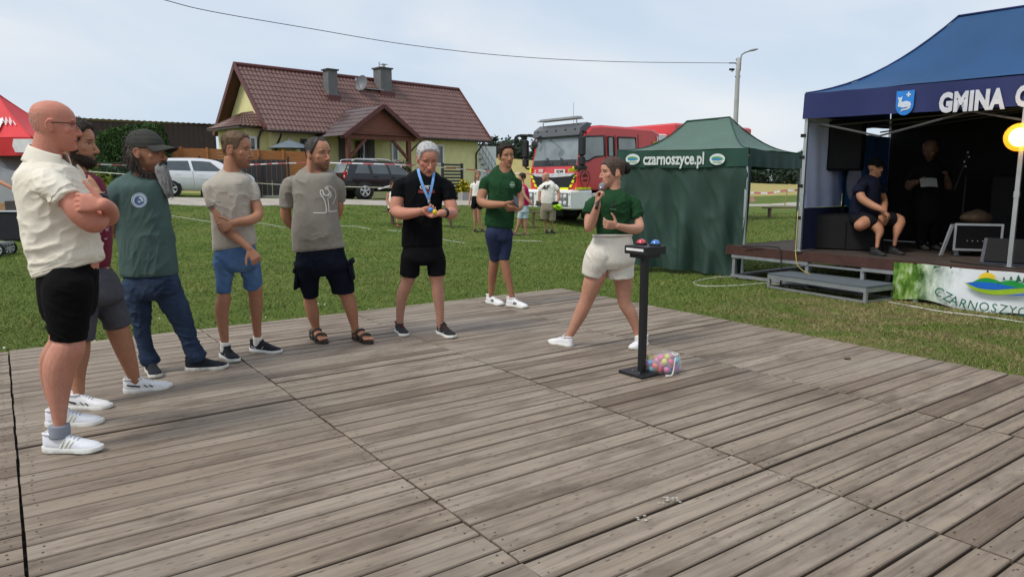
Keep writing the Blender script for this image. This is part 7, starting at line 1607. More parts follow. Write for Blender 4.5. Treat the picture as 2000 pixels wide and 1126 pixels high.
# ---- the young man in the beige shirt
def man_beige():
    d = 5.45
    fl, fr = foot(433, 694, 466, 709, .285), foot(492, 685, 548, 690, .29)
    spec = dict(d=d, base=(-2.05, 5.45), skin=SK['tan'], ntilt=0.015, label='young man with cropped hair in beige t-shirt and light denim shorts holding his forearm', group='people on the wooden deck',
        torso=[(414, 491, 503, 476, .115), (414, 470, 501, 462, .115), (413, 440, 498, 440, .12), (411, 412, 494, 412, .13), (409, 385, 494, 385, .14), (408, 362, 494, 360, .14), (414, 346, 488, 345, .11), (427, 332, 472, 336, .075), (438, 326, 467, 332, .058)],
        hips=[(414, 478, 504, 470, .12), (415, 500, 507, 498, .125), (418, 518, 508, 518, .115)],
        neck=[(452, 345, 0, 19), (453, 325, 0, 17.5), (455, 308, 0, 18)],
        head=dict(x=463, y=293, yaw=64, h=66, nose=1.05, pitch=4, smile=1, look=.1),
        sleeves=[[(424, 344, -.02, 15), (414, 362, -.05, 19), (416, 385, -.06, 18), (422, 403, -.07, 18)], [(480, 345, .02, 15), (491, 362, .02, 16), (497, 380, .01, 14), (498, 393, .0, 12.5)]],
        arms=[dict(pts=[(418, 370, -.05, 14), (425, 405, -.07, 13), (437, 442, -.10, 11), (460, 462, -.17, 10), (481, 480, -.18, 7.5), (487, 486, -.18, 7)],
                   hand=dict(d=(.55, -.05, -.83), pn=(-.6, .8, -.2), size=.185, curl=(.8, .85, .9, 1.0), thumb=-1)),
              dict(pts=[(493, 375, .02, 13), (501, 400, .0, 11), (504, 420, -.03, 10.5), (488, 430, -.12, 10), (466, 433, -.19, 8), (458, 436, -.2, 7.2)],
                   hand=dict(d=(-.93, -.05, -.30), pn=(.15, .95, -.25), size=.185, curl=(.35, .4, .45, .5), thumb=-1, tdir=(-.8, -.1, .45)))],
        legs=[dict(pts=[(437, 520, 21), (437, 560, 19), (437, 585, 14.5), (433, 605, 14.5), (436, 640, 11), (439, 666, 8.5), (440, 685, 8.5)], cloth=[(440, 508, 24), (438, 535, 19), (437, 557, 17), (437, 571, 16)], dy0=-.03, dy1=ankle_dy(fl, d)),
              dict(pts=[(487, 515, 21), (496, 550, 18), (499, 575, 14.5), (500, 593, 14.5), (501, 630, 10.5), (503, 655, 8.5), (504, 672, 8.5)], cloth=[(484, 508, 22.5), (490, 530, 20.5), (493, 548, 20), (493, 562, 20)], dy0=.02, dy1=ankle_dy(fr, d))],
        paint=dict(brow=(.16, .09, .05), stubble=(.45, (.20, .12, .08)), lips=(.5, .25, .22)))
    p = Person(spec); m = cloth('beige cotton', lin(176, 168, 156), .06); sh = p.shirt(m, amp=.009, seed=34, sc=(9, 9, 6)); surf = p.last
    p.collar(m, ring_pts(P(453, 332, d), (14 * d / F, 0, -.018), (0, .06, 0)), .006)
    printed('print', sh, surf, [px_line([(460 + 2.2 * i, 360.5 + .1 * i), (461.4 + 2.2 * i, 360.6 + .1 * i)], 1.2, 1) for i in range(6)], mat('grey print', lin(120, 114, 108), .8))
    p.trousers(mat('light denim', lin(62, 92, 134), .9, col2=lin(96, 128, 168), vscale=9, bump=.4, bscale=330, spec=.2), amp=.007, seed=38)
    for ft, i in ((fl, 0), (fr, 1)):
        shoe('shoe', *ft, p.root, navy_shoe, w_sole, lace_k, stripes=(lace_w, [(.03, .08, .05, .035, .008), (.13, .15, .035, .055, .006)]), tongue_m=navy_shoe)
        a = spec['legs'][i]['pts'][-2]; M = MB(); k = d / F
        M.tube([P(a[0] + 1, a[1] + 20, d + p.legd[i](a[1] + 20)), P(a[0], a[1] + 8, d + p.legd[i](a[1] + 8)), P(a[0], a[1] + 1, d + p.legd[i](a[1] + 1))], np.array((9.4, 9.2, 9.0)) * k, n=16); build('sock', M, white_m, p.root, smooth=True)
    p.H.grow(front_hair(.200, .165, .070, .012, .0015), .05, hair_mat('light brown hair', (.10, .062, .036), (.20, .13, .08)), p.root, 'hair', rough=.003)

# ---- the older man in the grey shirt, hands behind his back
def man_grey():
    d = 5.96
    fl, fr = foot(609, 660, 637, 673, .28), foot(690, 661, 727, 673, .28)
    def bare(ft):
        def fn(B):
            h, t = ft; a = nrm(t - h); b = np.array((a[1], -a[0], 0)); z = np.array((0, 0, 1.)); o = np.array((h[0], h[1], DECK + .028))
            B.tube([o + a * y + z * hh for y, hh in ((.03, .03), (.06, .04), (.10, .042), (.15, .034), (.20, .020), (.225, .015))], [(.030, .030), (.036, .036), (.036, .034), (.024, .040), (.017, .043), (.012, .040)], n=14, ref=z)
            s = 1 if b @ np.array((1, 0, 0)) > 0 else 1
            for i in range(5):
                x = (-.032 + .017 * i) * (-1 if ft is fl else 1); ln = .052 - .006 * i; r = .0115 - .0010 * i
                B.tube([o + a * .21 + b * x + z * .016, o + a * (.21 + ln * .6) + b * x * 1.05 + z * .016, o + a * (.21 + ln) + b * x * 1.05 + z * .010], r, n=8, caps='round')
        return fn
    spec = dict(d=d, base=(-1.48, 5.96), skin=SK['tan'], ntilt=0.045, label='grey stubbled man in taupe t-shirt with white line drawing, navy cargo shorts and sandals', group='people on the wooden deck',
        torso=[(571, 492, 677, 482, .135), (569, 470, 671, 468, .15), (568, 450, 667, 450, .165), (570, 425, 663, 425, .165), (573, 400, 661, 400, .155), (571, 375, 662, 373, .15), (570, 355, 661, 354, .14), (575, 340, 656, 338, .115), (592, 327, 640, 332, .075), (600, 322, 634, 330, .06)],
        hips=[(572, 475, 677, 470, .135), (573, 500, 680, 497, .14), (577, 525, 684, 522, .125)],
        neck=[(615, 345, 0, 20), (616, 325, 0, 18.5), (618, 305, 0, 19)],
        head=dict(x=622, y=301, yaw=40, h=61, nose=1.15, pitch=2, jaw=1.05, look=.35, roll=2),
        sleeves=[[(585, 340, 0, 16), (568, 358, .0, 20), (562, 382, .01, 18.5), (562, 405, .02, 17.5)], [(648, 340, .03, 15), (659, 358, .05, 17), (664, 378, .07, 14), (666, 394, .09, 11)]],
        arms=[dict(pts=[(566, 370, .0, 13), (558, 408, .02, 11.5), (562, 430, .06, 10.5), (580, 446, .16, 8.5), (600, 455, .22, 7)], hand=dict(d=(1, .1, -.3), pn=(0, 1, 0), size=.18)),
              dict(pts=[(660, 370, .06, 12), (660, 415, .12, 10), (635, 450, .21, 8), (622, 455, .22, 7)], hand=dict(d=(-1, .1, -.2), pn=(0, 1, 0), size=.18))],
        legs=[dict(pts=[(602, 510, 25), (605, 560, 18), (606, 590, 14), (611, 612, 13.5), (616, 636, 9), (618, 652, 8.5)], cloth=[(604, 512, 30), (602, 540, 25), (605, 562, 20), (608, 580, 16.5)], dy0=-.01, dy1=ankle_dy(fl, d), foot=bare(fl)),
              dict(pts=[(655, 510, 25), (670, 550, 19), (679, 580, 15), (686, 604, 14), (692, 634, 9), (696, 652, 8.5)], cloth=[(652, 512, 29), (662, 535, 26.5), (668, 555, 25), (670, 570, 24)], dy0=.02, dy1=ankle_dy(fr, d), foot=bare(fr))],
        paint=dict(brow=(.05, .04, .035), stubble=(.75, (.15, .12, .105)), red=.16))
    p = Person(spec); m = cloth('taupe cotton', lin(136, 130, 120), .07); sh = p.shirt(m, amp=.008, seed=44, sc=(8, 8, 6)); surf = p.last
    p.collar(m, ring_pts(P(617, 329, d), (19 * d / F, 0, -.014), (0, .062, .040)), .006)
    pts = lambda L: [(520 + x * .2131, 240 + y * .2131) for x, y in L]
    A = [[(430, 822), (500, 824), (548, 818), (548, 770), (535, 710), (510, 670), (495, 640), (500, 618), (515, 616), (522, 632), (520, 650)], [(520, 650), (545, 665), (565, 660), (578, 640), (572, 618), (560, 608), (545, 606), (540, 596), (550, 588), (562, 594), (575, 625), (590, 640), (592, 662), (585, 682), (565, 686), (570, 740), (575, 790), (580, 812), (650, 804)],
         [(555, 578), (590, 584), (622, 610), (638, 650), (635, 690)], [(632, 685), (625, 715), (605, 748)], [(530, 650), (528, 640), (520, 634)], [(563, 668), (578, 662), (572, 655)]]
    printed('line_drawing', sh, surf, [px_line(pts(a), 1.5 if i < 2 else .9, 4) for i, a in enumerate(A)], mat('white print', lin(226, 224, 218), .8))
    nv = cloth('navy twill', (.006, .008, .016), .12)
    tr = p.trousers(nv, amp=.008, seed=48); M = MB()
    for (x, y, dy, w) in ((577, 545, -.02, -1), (690, 528, .03, 1)):
        M = MB(); c = P(x - 4 * w, y, d + dy); M.box(c, (.024, .12, .17), ax=np.array(((1, 0, .14 * w), (0, 1, 0), (-.14 * w, 0, 1))), bev=.009); M.box(c + np.array((.006 * w, 0, .08)), (.026, .13, .05), ax=np.array(((1, 0, .14 * w), (0, 1, 0), (-.14 * w, 0, 1))), bev=.009); build('cargo_pocket', M, nv, tr, smooth=True)

    sm = mat('dark brown leather', lin(44, 38, 34), .6, var=.2, bump=.3)
    for ft in (fl, fr):
        h, t = ft; a = nrm(t - h); b = np.array((a[1], -a[0], 0)); z = np.array((0, 0, 1.)); o = np.array((h[0], h[1], DECK)); rings = []
        ys = np.linspace(-.005, .29, 16); w = np.interp(ys, (0, .03, .1, .2, .25, .29), (.022, .036, .034, .048, .044, .018)); poly = [(x, y) for x, y in zip(w, ys)] + [(-x, y) for x, y in zip(w[::-1], ys[::-1])]
        for zz in (0.0, .026): rings.append([o + b * x + a * y + z * zz for x, y in poly])
        S_ = empty('sandal', (*h[:2], DECK)); S_.parent = p.root; S_.location = Vector((*h[:2], DECK)) - p.root.location
        M = MB(); M.add(*loft(np.array(rings))); build('sole', M, sm, S_, auto=40)
        for nm, path, ww in (('ankle_strap', [(-.036, .09, .06), (-.028, .115, .085), (0, .122, .092), (.028, .115, .085), (.036, .09, .06), (.034, .03, .06), (0, .002, .065), (-.034, .03, .06), (-.036, .09, .06)], .011), ('toe_strap', [(-.046, .19, .020), (-.040, .185, .052), (0, .18, .066), (.040, .19, .050), (.047, .20, .020)], .012),
                             ('side_strap', [(-.040, .12, .02), (-.037, .10, .06), (-.030, .03, .06), (-.034, .04, .02)], .008), ('side_strap', [(.040, .12, .02), (.037, .10, .06), (.030, .03, .06), (.034, .04, .02)], .008), ('toe_strap', [(-.046, .21, .020), (0, .205, .056), (.044, .165, .02)], .008)):
            M = MB(); M.tube([o + b * x * 1.12 + a * y + z * (zz + (.014 if zz > .03 else 0)) for x, y, zz in path], [(ww * 1.25, .006)] * len(path), n=10, sub=5, ref=a); build(nm, M, sm, S_, smooth=True)
    def hr(th, z):
        a = np.abs(((th + math.pi) % (2 * math.pi)) - math.pi); zl = np.interp(a, (0, .35, .7, 1.1, 1.5, 1.8, 2.2, math.pi), (.203, .212, .205, .165, .105, .12, .075, .07))
        return -.012 + smooth01((z - zl) / .014) * (.012 + .008)
    p.H.grow(hr, .05, hair_mat('dark grey hair', (.035, .030, .027), (.10, .09, .085)), p.root, 'hair', rough=.0025)

# ---- the white-haired man in black looking at the balls in his hands
def man_black():
    d = 6.28
    fl, fr = foot(778, 647, 792, 657, .28), foot(857, 650, 887, 661, .29)
    spec = dict(d=d, base=(-.8, 6.28), skin=SK['pale'], ntilt=0.04, label='white-haired man in black t-shirt and black shorts with a light blue lanyard, looking down', group='people on the wooden deck',
        torso=[(784, 482, 866, 482, .13), (784, 455, 866, 455, .145), (785, 430, 865, 430, .15), (787, 405, 865, 405, .15), (786, 380, 868, 382, .15), (786, 360, 868, 362, .145), (793, 343, 862, 344, .12), (812, 330, 850, 334, .08), (820, 325, 848, 331, .06)],
        hips=[(783, 465, 867, 465, .13), (782, 485, 870, 485, .14), (781, 505, 871, 505, .13)],
        neck=[(834, 350, .02, 20), (834, 330, .01, 18.5), (834, 312, 0, 18)],
        head=dict(x=835, y=311, yaw=14, h=58, nose=1.0, pitch=22, jaw=1.08, shut=True, smile=1, dy=-.06),
        sleeves=[[(802, 344, 0, 15), (786, 358, -.01, 19), (779, 374, -.03, 17), (778, 388, -.05, 16)], [(855, 345, 0, 15), (869, 360, -.01, 17), (876, 376, -.03, 15.5), (879, 392, -.05, 14.5)]],
        arms=[dict(pts=[(783, 370, -.03, 14.5), (776, 392, -.06, 14), (775, 412, -.09, 13.5), (790, 417, -.19, 12.5), (810, 415, -.27, 9.5), (820, 413, -.30, 8)],
                   hand=dict(d=(.92, -.25, .12), pn=(.1, .8, .4), size=.185, curl=(.5, .6, .7, .8), thumb=-1, tdir=(.8, -.2, .5))),
              dict(pts=[(873, 375, -.03, 13.5), (880, 398, -.06, 13), (883, 416, -.09, 12.5), (875, 417, -.2, 11), (866, 416, -.29, 8), (861, 416, -.31, 7.5)],
                   hand=dict(d=(-.90, -.15, -.25), pn=(.1, -.2, .95), size=.185, curl=(.4, .45, .5, .55), thumb=1, tdir=(-.75, -.3, .6)))],
        legs=[dict(pts=[(802, 500, 22), (799, 535, 17), (795, 552, 13.5), (786, 575, 12.8), (782, 605, 9.5), (781, 628, 7.8), (782, 642, 8)], cloth=[(805, 498, 24), (801, 515, 21), (799, 537, 21)], dy0=-.02, dy1=ankle_dy(fl, d)),
              dict(pts=[(850, 500, 22), (852, 535, 17), (854, 553, 13.5), (856, 576, 13), (859, 606, 9.5), (860, 630, 7.8), (861, 642, 8)], cloth=[(849, 498, 22), (852, 515, 20.5), (853, 537, 20)], dy0=.0, dy1=ankle_dy(fr, d))],
        paint=dict(brow=(.25, .2, .18), lips=(.45, .2, .18), red=.25, stubble=(.2, (.35, .25, .22))))
    def tint(V, C):
        w = smooth01((1.0 - V[:, 2]) / .1)[:, None]; C *= w + (1 - w) * np.array((1.0, .86, .82)); return C
    spec['tint'] = tint
    p = Person(spec); sh = p.shirt(cloth('jet cotton', (.0035, .0038, .005), .2), amp=.008, seed=54); surf = p.last
    p.collar(MATS['jet cotton'], ring_pts(P(834, 330, d), (16 * d / F, 0, -.012), (0, .062, .036)), .006)
    printed('print', sh, surf, [px_text('OPST', 832, 366, 9.5, bold=.4, xscale=1.05)], mat('grey-white print', lin(200, 200, 205), .7), off=.003)
    printed('print', sh, surf, [px_line([(817, 374), (849, 374)], 6, 10)], mat('dull red print', lin(122, 52, 44), .8), off=.003)
    p.trousers(cloth('black sport cloth', (.006, .006, .0075), .15), amp=.007, seed=58)
    sk = mat('black mesh shoe', lin(26, 26, 30), .8, var=.3, vscale=60, bump=.4, bscale=250)
    for ft in (fl, fr): shoe('shoe', *ft, p.root, sk, w_sole, mat('red-black laces', lin(90, 34, 34), .8), stripes=(mat('pale trim', lin(150, 150, 155), .6), [(.06, .10, .04, .05, .004), (.14, .18, .03, .045, .005)]), tongue_m=sk)
    p.H.grow(front_hair(.203, .165, .085, .014, .006), .05, hair_mat('white hair', (.38, .37, .36), (.62, .61, .60)), p.root, 'hair', rough=.0045)
    lan = mat('light blue ribbon', lin(112, 160, 218), .6, var=.15, vscale=90)
    printed('lanyard', p.root, surf, [px_line([(816, 329), (820, 345), (828, 368), (837, 389)], 5, 6), px_line([(848, 334), (846, 350), (842, 370), (837, 389)], 5, 6)], lan, off=.006)
    M = MB(); M.tube([P(837, 386, d - .17), P(838, 396, d - .24), P(840, 404, d - .31)], .006, n=8); M.box(P(838, 393, d - .215), (.022, .01, .03)); build('lanyard_clip', M, steel, p.root)
    M = MB(); k = d / F; M.tube([P(870, 415.5, d - .262), P(866, 415.5, d - .285)], np.array((9.4, 9)) * k, n=16); build('wristwatch', M, mat('black strap', lin(22, 22, 25), .5), p.root, smooth=True)
    for (x, y, c, nm, lb) in ((841.5, 409.5, lin(60, 140, 210), 'toy_ball', 'small blue ball between the fingers of the man in black'), (849, 414, lin(225, 190, 30), 'toy_ball', 'small yellow ball in the palm of the man in black')):
        M = MB(); c0 = P(x, y, d - .385); M.ball(c0, .021, n=18, m=12); tag(build(nm, M, mat(lb, c, .35, var=.05), None, origin=c0, smooth=True), lb, 'ball', 'balls in the hands of the man in black')

# ---- the tall man in the green shirt
def man_green():
    d = 7.78
    fl, fr = foot(950, 590, 984, 597, .285), foot(996, 597, 1024, 601, .285)
    spec = dict(d=d, base=(-.1, 7.78), skin=SK['brown'], ntilt=0.04, label='tall man in green t-shirt and navy shorts holding a phone', group='people on the wooden deck',
        torso=[(945, 441, 1004, 447, .11), (945, 425, 1006, 428, .115), (949, 400, 1008, 402, .12), (952, 380, 1009, 382, .125), (951, 362, 1011, 364, .13), (952, 348, 1010, 348, .11), (958, 333, 1005, 337, .085), (968, 325, 1000, 331, .06)],
        hips=[(946, 432, 1003, 436, .11), (946, 448, 1002, 450, .115), (949, 465, 1001, 466, .105)],
        neck=[(985, 345, 0, 14), (986, 330, 0, 13), (988, 318, 0, 13.5)],
        head=dict(x=989, y=305, yaw=20, h=42.5, nose=1.1, pitch=2, roll=4),
        sleeves=[[(962, 342, 0, 11), (951, 352, 0, 14), (946, 363, -.01, 12.5), (944, 374, -.02, 11.5)], [(1003, 345, .02, 10), (1010, 355, .03, 11), (1012, 370, .02, 9), (1012, 382, .02, 8)]],
        arms=[dict(pts=[(950, 358, 0, 10.5), (943, 376, -.03, 10.5), (940, 393, -.06, 9.5), (955, 399, -.15, 8.8), (978, 399, -.26, 6.5), (984, 399, -.28, 6)],
                   hand=dict(d=(.95, -.2, .02), pn=(.15, .75, .5), size=.19, curl=(.5, .55, .6, .7), thumb=-1, tdir=(.8, -.1, .55))),
              dict(pts=[(1010, 362, .03, 9), (1015, 385, .01, 8.5), (1016, 401, -.04, 8), (1013, 406, -.16, 7), (1011, 407, -.26, 5.6)],
                   hand=dict(d=(-.92, -.25, .0), pn=(-.1, .5, .8), size=.19, curl=(.5, .6, .65, .7), thumb=1))],
        legs=[dict(pts=[(965, 460, 14), (966, 495, 12), (964, 515, 10.2), (962, 535, 10), (960, 560, 7.2), (960, 578, 6.2), (961, 585, 6.4)], cloth=[(963, 458, 17), (965, 480, 14.5), (966, 496, 12.5), (967, 508, 12)], dy0=-.03, dy1=ankle_dy(fl, d)),
              dict(pts=[(986, 460, 14), (985, 495, 12), (985, 512, 10), (990, 535, 10), (996, 560, 7.4), (1000, 579, 6.2), (1002, 588, 6.4)], cloth=[(987, 458, 16.5), (986, 480, 14.5), (985, 496, 13), (984, 507, 12.5)], dy0=.02, dy1=ankle_dy(fr, d))],
        paint=dict(brow=(.05, .035, .03), stubble=(.25, (.22, .14, .1)), lips=(.42, .22, .2)))
    p = Person(spec); gm = cloth('dark green cotton', lin(34, 68, 42), .1); sh = p.shirt(gm, amp=.008, seed=64); surf = p.last
    p.collar(gm, ring_pts(P(985, 333, d), (13 * d / F, 0, -.014), (0, .06, .036)), .006)
    printed('badge', sh, surf, [px_disc(1000.5, 360.5, 5.6, 6.6)], mat('pale green print', lin(108, 142, 112), .8)); printed('badge_line', sh, surf, [px_line([(996, 361), (1005, 361)], 1.3, 3)], mat('white print', lin(226, 224, 218), .8), off=.004)
    p.trousers(cloth('slate blue cotton', lin(46, 54, 80), .1), amp=.008, seed=68, sc=(9, 9, 4))
    for ft in (fl, fr): shoe('shoe', *ft, p.root, w_shoe, w_sole, lace_w, stripes=(blk_stripe, three), tongue_m=w_shoe)
    p.H.grow(front_hair(.196, .160, .07, .022, .007), .05, hair_mat('dark brown hair', (.022, .014, .010)), p.root, 'hair', rough=.005)
    M = MB(); c = P(1008, 393, d - .37); M.box(c, (.075, .012, .15), ax=np.array(((.9, .35, .2), (-.3, .6, -.7), (-.36, .6, .6))) if False else None, rz=.3, bev=.005)
    A = Matrix.Rotation(R(-50), 3, 'X'); o = build('phone', M, mat('black glass', lin(14, 14, 16), .15), None, origin=c); o.rotation_euler = (R(-50), R(25), R(20)); tag(o, 'black smartphone in the hands of the tall man in green', 'phone')

# ---- the woman with the microphone
def woman():
    d = 5.76
    fl, fr = foot(1120, 678, 1070, 668, .25), foot(1265, 672, 1228, 684, .25)
    spec = dict(d=d, base=(.75, 5.76), skin=SK['fair'], ntilt=0.02, label='woman with dark hair bun, green t-shirt and white shorts, striding with a microphone', group='people on the wooden deck',
        torso=[(1166, 466, 1227, 464, .09), (1163, 450, 1230, 450, .102), (1163, 425, 1230, 425, .11), (1161, 405, 1234, 405, .125), (1163, 390, 1236, 390, .12), (1170, 378, 1228, 378, .095), (1183, 370, 1216, 368, .065), (1188, 366, 1213, 364, .05)],
        hipshrink=(), hips=[(1159, 459, 1234, 457, .110), (1151, 475, 1238, 472, .128), (1144, 495, 1241, 492, .138), (1140, 512, 1242, 510, .135)],
        neck=[(1202, 380, 0, 14.5), (1200, 365, 0, 13), (1200, 352, 0, 14)],
        head=dict(x=1196, y=337, yaw=-66, h=56, nose=.85, pitch=2, smile=1, jaw=.92),
        sleeves=[[(1180, 382, -.02, 12), (1165, 390, -.04, 15), (1155, 404, -.06, 15.5), (1149, 419, -.08, 15)], [(1220, 380, .0, 13), (1234, 390, -.0, 16), (1242, 408, -.02, 14.5), (1244, 428, -.03, 13)]],
        arms=[dict(pts=[(1160, 398, -.05, 10.5), (1151, 425, -.09, 10), (1151, 445, -.13, 9.5), (1158, 428, -.19, 9.5), (1166, 404, -.25, 7), (1167.5, 398, -.255, 6.5)],
                   hand=dict(d=(.02, -.05, 1), pn=(.75, -.45, 0), size=.17, curl=(.95, 1.0, 1.05, 1.1), thumb=-1, tdir=(.5, -.45, .6))),
              dict(pts=[(1238, 395, -.01, 11), (1246, 425, -.04, 11), (1248, 444, -.08, 10.5), (1232, 447, -.17, 9.5), (1212, 443, -.26, 7), (1206, 441, -.28, 6.4)],
                   hand=dict(d=(-.96, -.2, .12), pn=(.1, .85, .3), size=.17, curl=(.6, .7, .75, .8), thumb=-1, tdir=(-.25, -.1, .95)))],
        legs=[dict(pts=[(1180, 512, 22), (1158, 550, 21), (1146, 585, 15.5), (1134, 612, 14.5), (1120, 640, 10.5), (1111, 658, 8.2), (1110, 668, 8)], cloth=[(1175, 495, 32), (1165, 512, 29), (1160, 525, 25.5), (1157, 537, 24)], dy0=-.02, dy1=ankle_dy(fl, d)),
              dict(pts=[(1215, 510, 24), (1217, 550, 19.5), (1220, 590, 14.5), (1232, 612, 13.5), (1242, 638, 9.5), (1247, 658, 8), (1250, 666, 8)], cloth=[(1208, 495, 33), (1210, 512, 31), (1210, 527, 30.5), (1210, 541, 30.5)], dy0=.04, dy1=ankle_dy(fr, d))],
        paint=dict(brow=(.16, .10, .07), lips=(.50, .20, .20), red=.14))
    p = Person(spec); gm = cloth('dark green cotton', lin(34, 68, 42), .1); sh = p.shirt(gm, amp=.011, seed=74, sc=(9, 9, 7)); surf = p.last
    p.collar(gm, ring_pts(P(1201, 371, d), (15 * d / F, 0, .008), (0, .055, 0)), .005)
    printed('badge', sh, surf, [px_disc(1198, 401, 6.5, 7)], mat('dark badge print', lin(28, 58, 40), .6)); printed('badge_line', sh, surf, [px_line([(1191, 408), (1204, 409)], 1.6, 3)], mat('pale green print', lin(108, 142, 112), .8), off=.004)
    p.trousers(cloth('white linen', lin(218, 212, 200), .05, bump=.5, bscale=140), amp=.008, seed=78, sc=(11, 11, 3))
    M = MB(); k = d / F; M.tube(catmull(np.array([P(1196.5 - 37.5 * math.cos(a), 460 + 0 * a, d + .110 * math.sin(a)) for a in np.linspace(0, 2 * math.pi, 22)]), 1), .010, n=8, sub=1); build('waistband', M, MATS['white linen'], p.root, smooth=True)
    for i, ft in enumerate((fl, fr)): shoe('shoe', *ft, p.root, w_shoe, w_sole, lace_w, tongue_m=w_shoe, pitch=0)
    M = MB(); M.tube([P(1249, 667, d + p.legd[1](667)), P(1247.5, 652, d + p.legd[1](652))], np.array((9.6, 9.2)) * k, n=14); build('sock', M, white_m, p.root, smooth=True)
    hm = hair_mat('dark pulled-back hair', (.045, .028, .020), (.10, .066, .05))
    V, f = p.H.shell(front_hair(.178, .140, .075, .008, .006), .06, .246, rough=.002); M = MB(); M.add(V, f); build('hair', M, hm, p.root, smooth=True)
    M = MB(); M.ball(p.H.w((0, -.125, .150)), np.array((.040, .034, .050)) * p.H.k, n=20, m=14); V = M.verts(); c = V.mean(0); M.v = [c + (V - c) * (1 + .25 * (vnoise(V, (70, 70, 70), 4) - .5))[:, None]]; build('hair_bun', M, hair_mat('black hair bun', (.010, .008, .008)), p.root, smooth=True)
    # the microphone is a thing she holds
    a, b = P(1177, 358, d - .225), P(1164, 409, d - .30); t = nrm(b - a); mk = mat('black microphone body', lin(26, 26, 28), .4)
    root = empty('microphone', b); tag(root, 'black handheld microphone in the raised hand of the woman in white shorts', 'microphone')
    M = MB(); M.tube([a + t * .045, a + t * .06, a + t * .12, a + t * .215], (.0175, .0165, .0145, .0115), n=18); build('body', M, mk, root, smooth=True)
    M = MB(); M.tube([a, a + t * .008, a + t * .024, a + t * .042], (.010, .021, .025, .021), n=18, caps='round'); build('grille', M, mat('steel mesh', (.30, .31, .32), .5, metal=.7, bump=.8, bscale=300), root, smooth=True)
    M = MB(); M.tube([a + t * .040, a + t * .047], (.0225, .0225), n=18); build('ring', M, steel, root, smooth=True)
for fn_ in (man_polo, man_maroon, man_cap, man_beige, man_grey, man_black, man_green, woman): fn_()
# ------------------------------------------------------------------ people on the lawn, the bench, the stage and at the stall
def small_shoe(p, spec, heel, toe, m, z, L=.27):
    a, b = np.array(heel, float), np.array(toe, float); t = nrm((*(b - a)[:2], 0)); c = (a + b) / 2; c[2] = z; shoe('shoe', c - t * L / 2, c + t * L / 2, p.root, m, dk_sole)
def sfoot(x, y, d, deg, L=.27):     # shoe centred under a pixel at a distance, pointing deg from image right towards the camera
    c = P(x, y, d); a = R(deg); t = np.array((math.cos(a), -math.sin(a), 0)); z = TZ(c[0], d); c[2] = z; return c - t * L * .32, c + t * L * .68, z
def lawn_person(spec, cloth_top, cloth_low, feet, hair=None, low='shorts', hairkw=None, tops='shirt', z=None):
    d = spec['d']; c = P(spec['cx'], 400, d); zz = TZ(c[0], d) if z is None else z; spec['base'] = (c[0], d); spec['z0'] = zz; spec.setdefault('vox', .010)
    for lg, ft in zip(spec['legs'], feet): lg['dy1'] = float(ft[0][1] + .05 - d) if ft is not None else lg.get('dy1', 0)
    p = Person(spec); p.shirt(cloth_top, name=tops, amp=.008, seed=spec['seed'], vox=.010, it=4); p.surf = p.last
    p.trousers(cloth_low, name=low, amp=.006, seed=spec['seed'] + 3, vox=.010, it=4)
    return p
g = lambda b, *a: b
# girl in white
d = 20.6; f1_, f2_ = sfoot(929, 456, d, 60, .24), sfoot(943, 456, d, 40, .24)
spec = dict(d=d, cx=935, seed=84, skin=SK['fair'], label='girl with long hair in white t-shirt and black shorts standing on the lawn', group='people on the lawn by the truck', ntilt=.02,
    torso=[(921, 383, 939, 383, .09), (922, 372, 939, 372, .09), (922, 362, 941, 362, .09), (925, 355, 941, 355, .07), (930, 352, 937, 352, .05)], hips=[(921, 380, 940, 380, .09), (920, 388, 942, 388, .10), (920, 395, 943, 396, .10)], neck=[(933.5, 358, 0, 3.4), (933, 350, 0, 3.2), (933, 345, 0, 3.2)],
    head=dict(x=933, y=341.5, yaw=10, h=15.5, pitch=5), sleeves=[[(924, 356, 0, 3.4), (921.5, 362, 0, 3.8), (920.5, 368, 0, 3.4)], [(939, 356, 0, 3.4), (941, 362, 0, 3.6), (942, 367, 0, 3.2)]],
    arms=[dict(pts=[(921.5, 362, 0, 2.8), (919, 380, 0, 2.4), (917, 392, -.03, 2), (916.5, 398, -.04, 1.7)], hand=dict(d=(-.05, -.1, -1), pn=(1, 0, 0), size=.165)), dict(pts=[(941, 362, 0, 2.8), (943, 378, 0, 2.4), (943, 392, -.03, 2), (943, 397, -.04, 1.7)], hand=dict(d=(0, -.1, -1), pn=(-1, 0, 0), size=.165))],
    legs=[dict(pts=[(926, 400, 5), (927, 415, 4.4), (928, 430, 3.4), (928, 440, 3.2), (929.5, 453, 2)], cloth=[(926, 396, 6), (925.5, 402, 5.8), (925, 407, 5.8)]), dict(pts=[(936, 400, 5), (935, 415, 4.4), (936, 430, 3.4), (939, 440, 3.2), (944, 453, 2)], cloth=[(936, 396, 6), (937, 402, 6), (937, 408, 6)])], paint=dict(brow=(.2, .12, .08)))
p = lawn_person(spec, white_m, black_m, (f1_, f2_)); p.H.grow(front_hair(.185, .14, .0, .012, .010), -.02, hair_mat('fair long hair', (.14, .085, .05)), p.root, n=0); M = MB(); M.tube(p.H.w([(-.06, -.03, .10), (-.075, .0, .0), (-.075, .05, -.10), (-.06, .06, -.18)]), np.array((.03, .035, .03, .012)), n=8); build('ponytail', M, MATS['fair long hair'], p.root, smooth=True)
for f in (f1_, f2_): small_shoe(p, spec, f[0], f[1], mat('dark brown leather', lin(44, 38, 34), .6), f[2], .24)
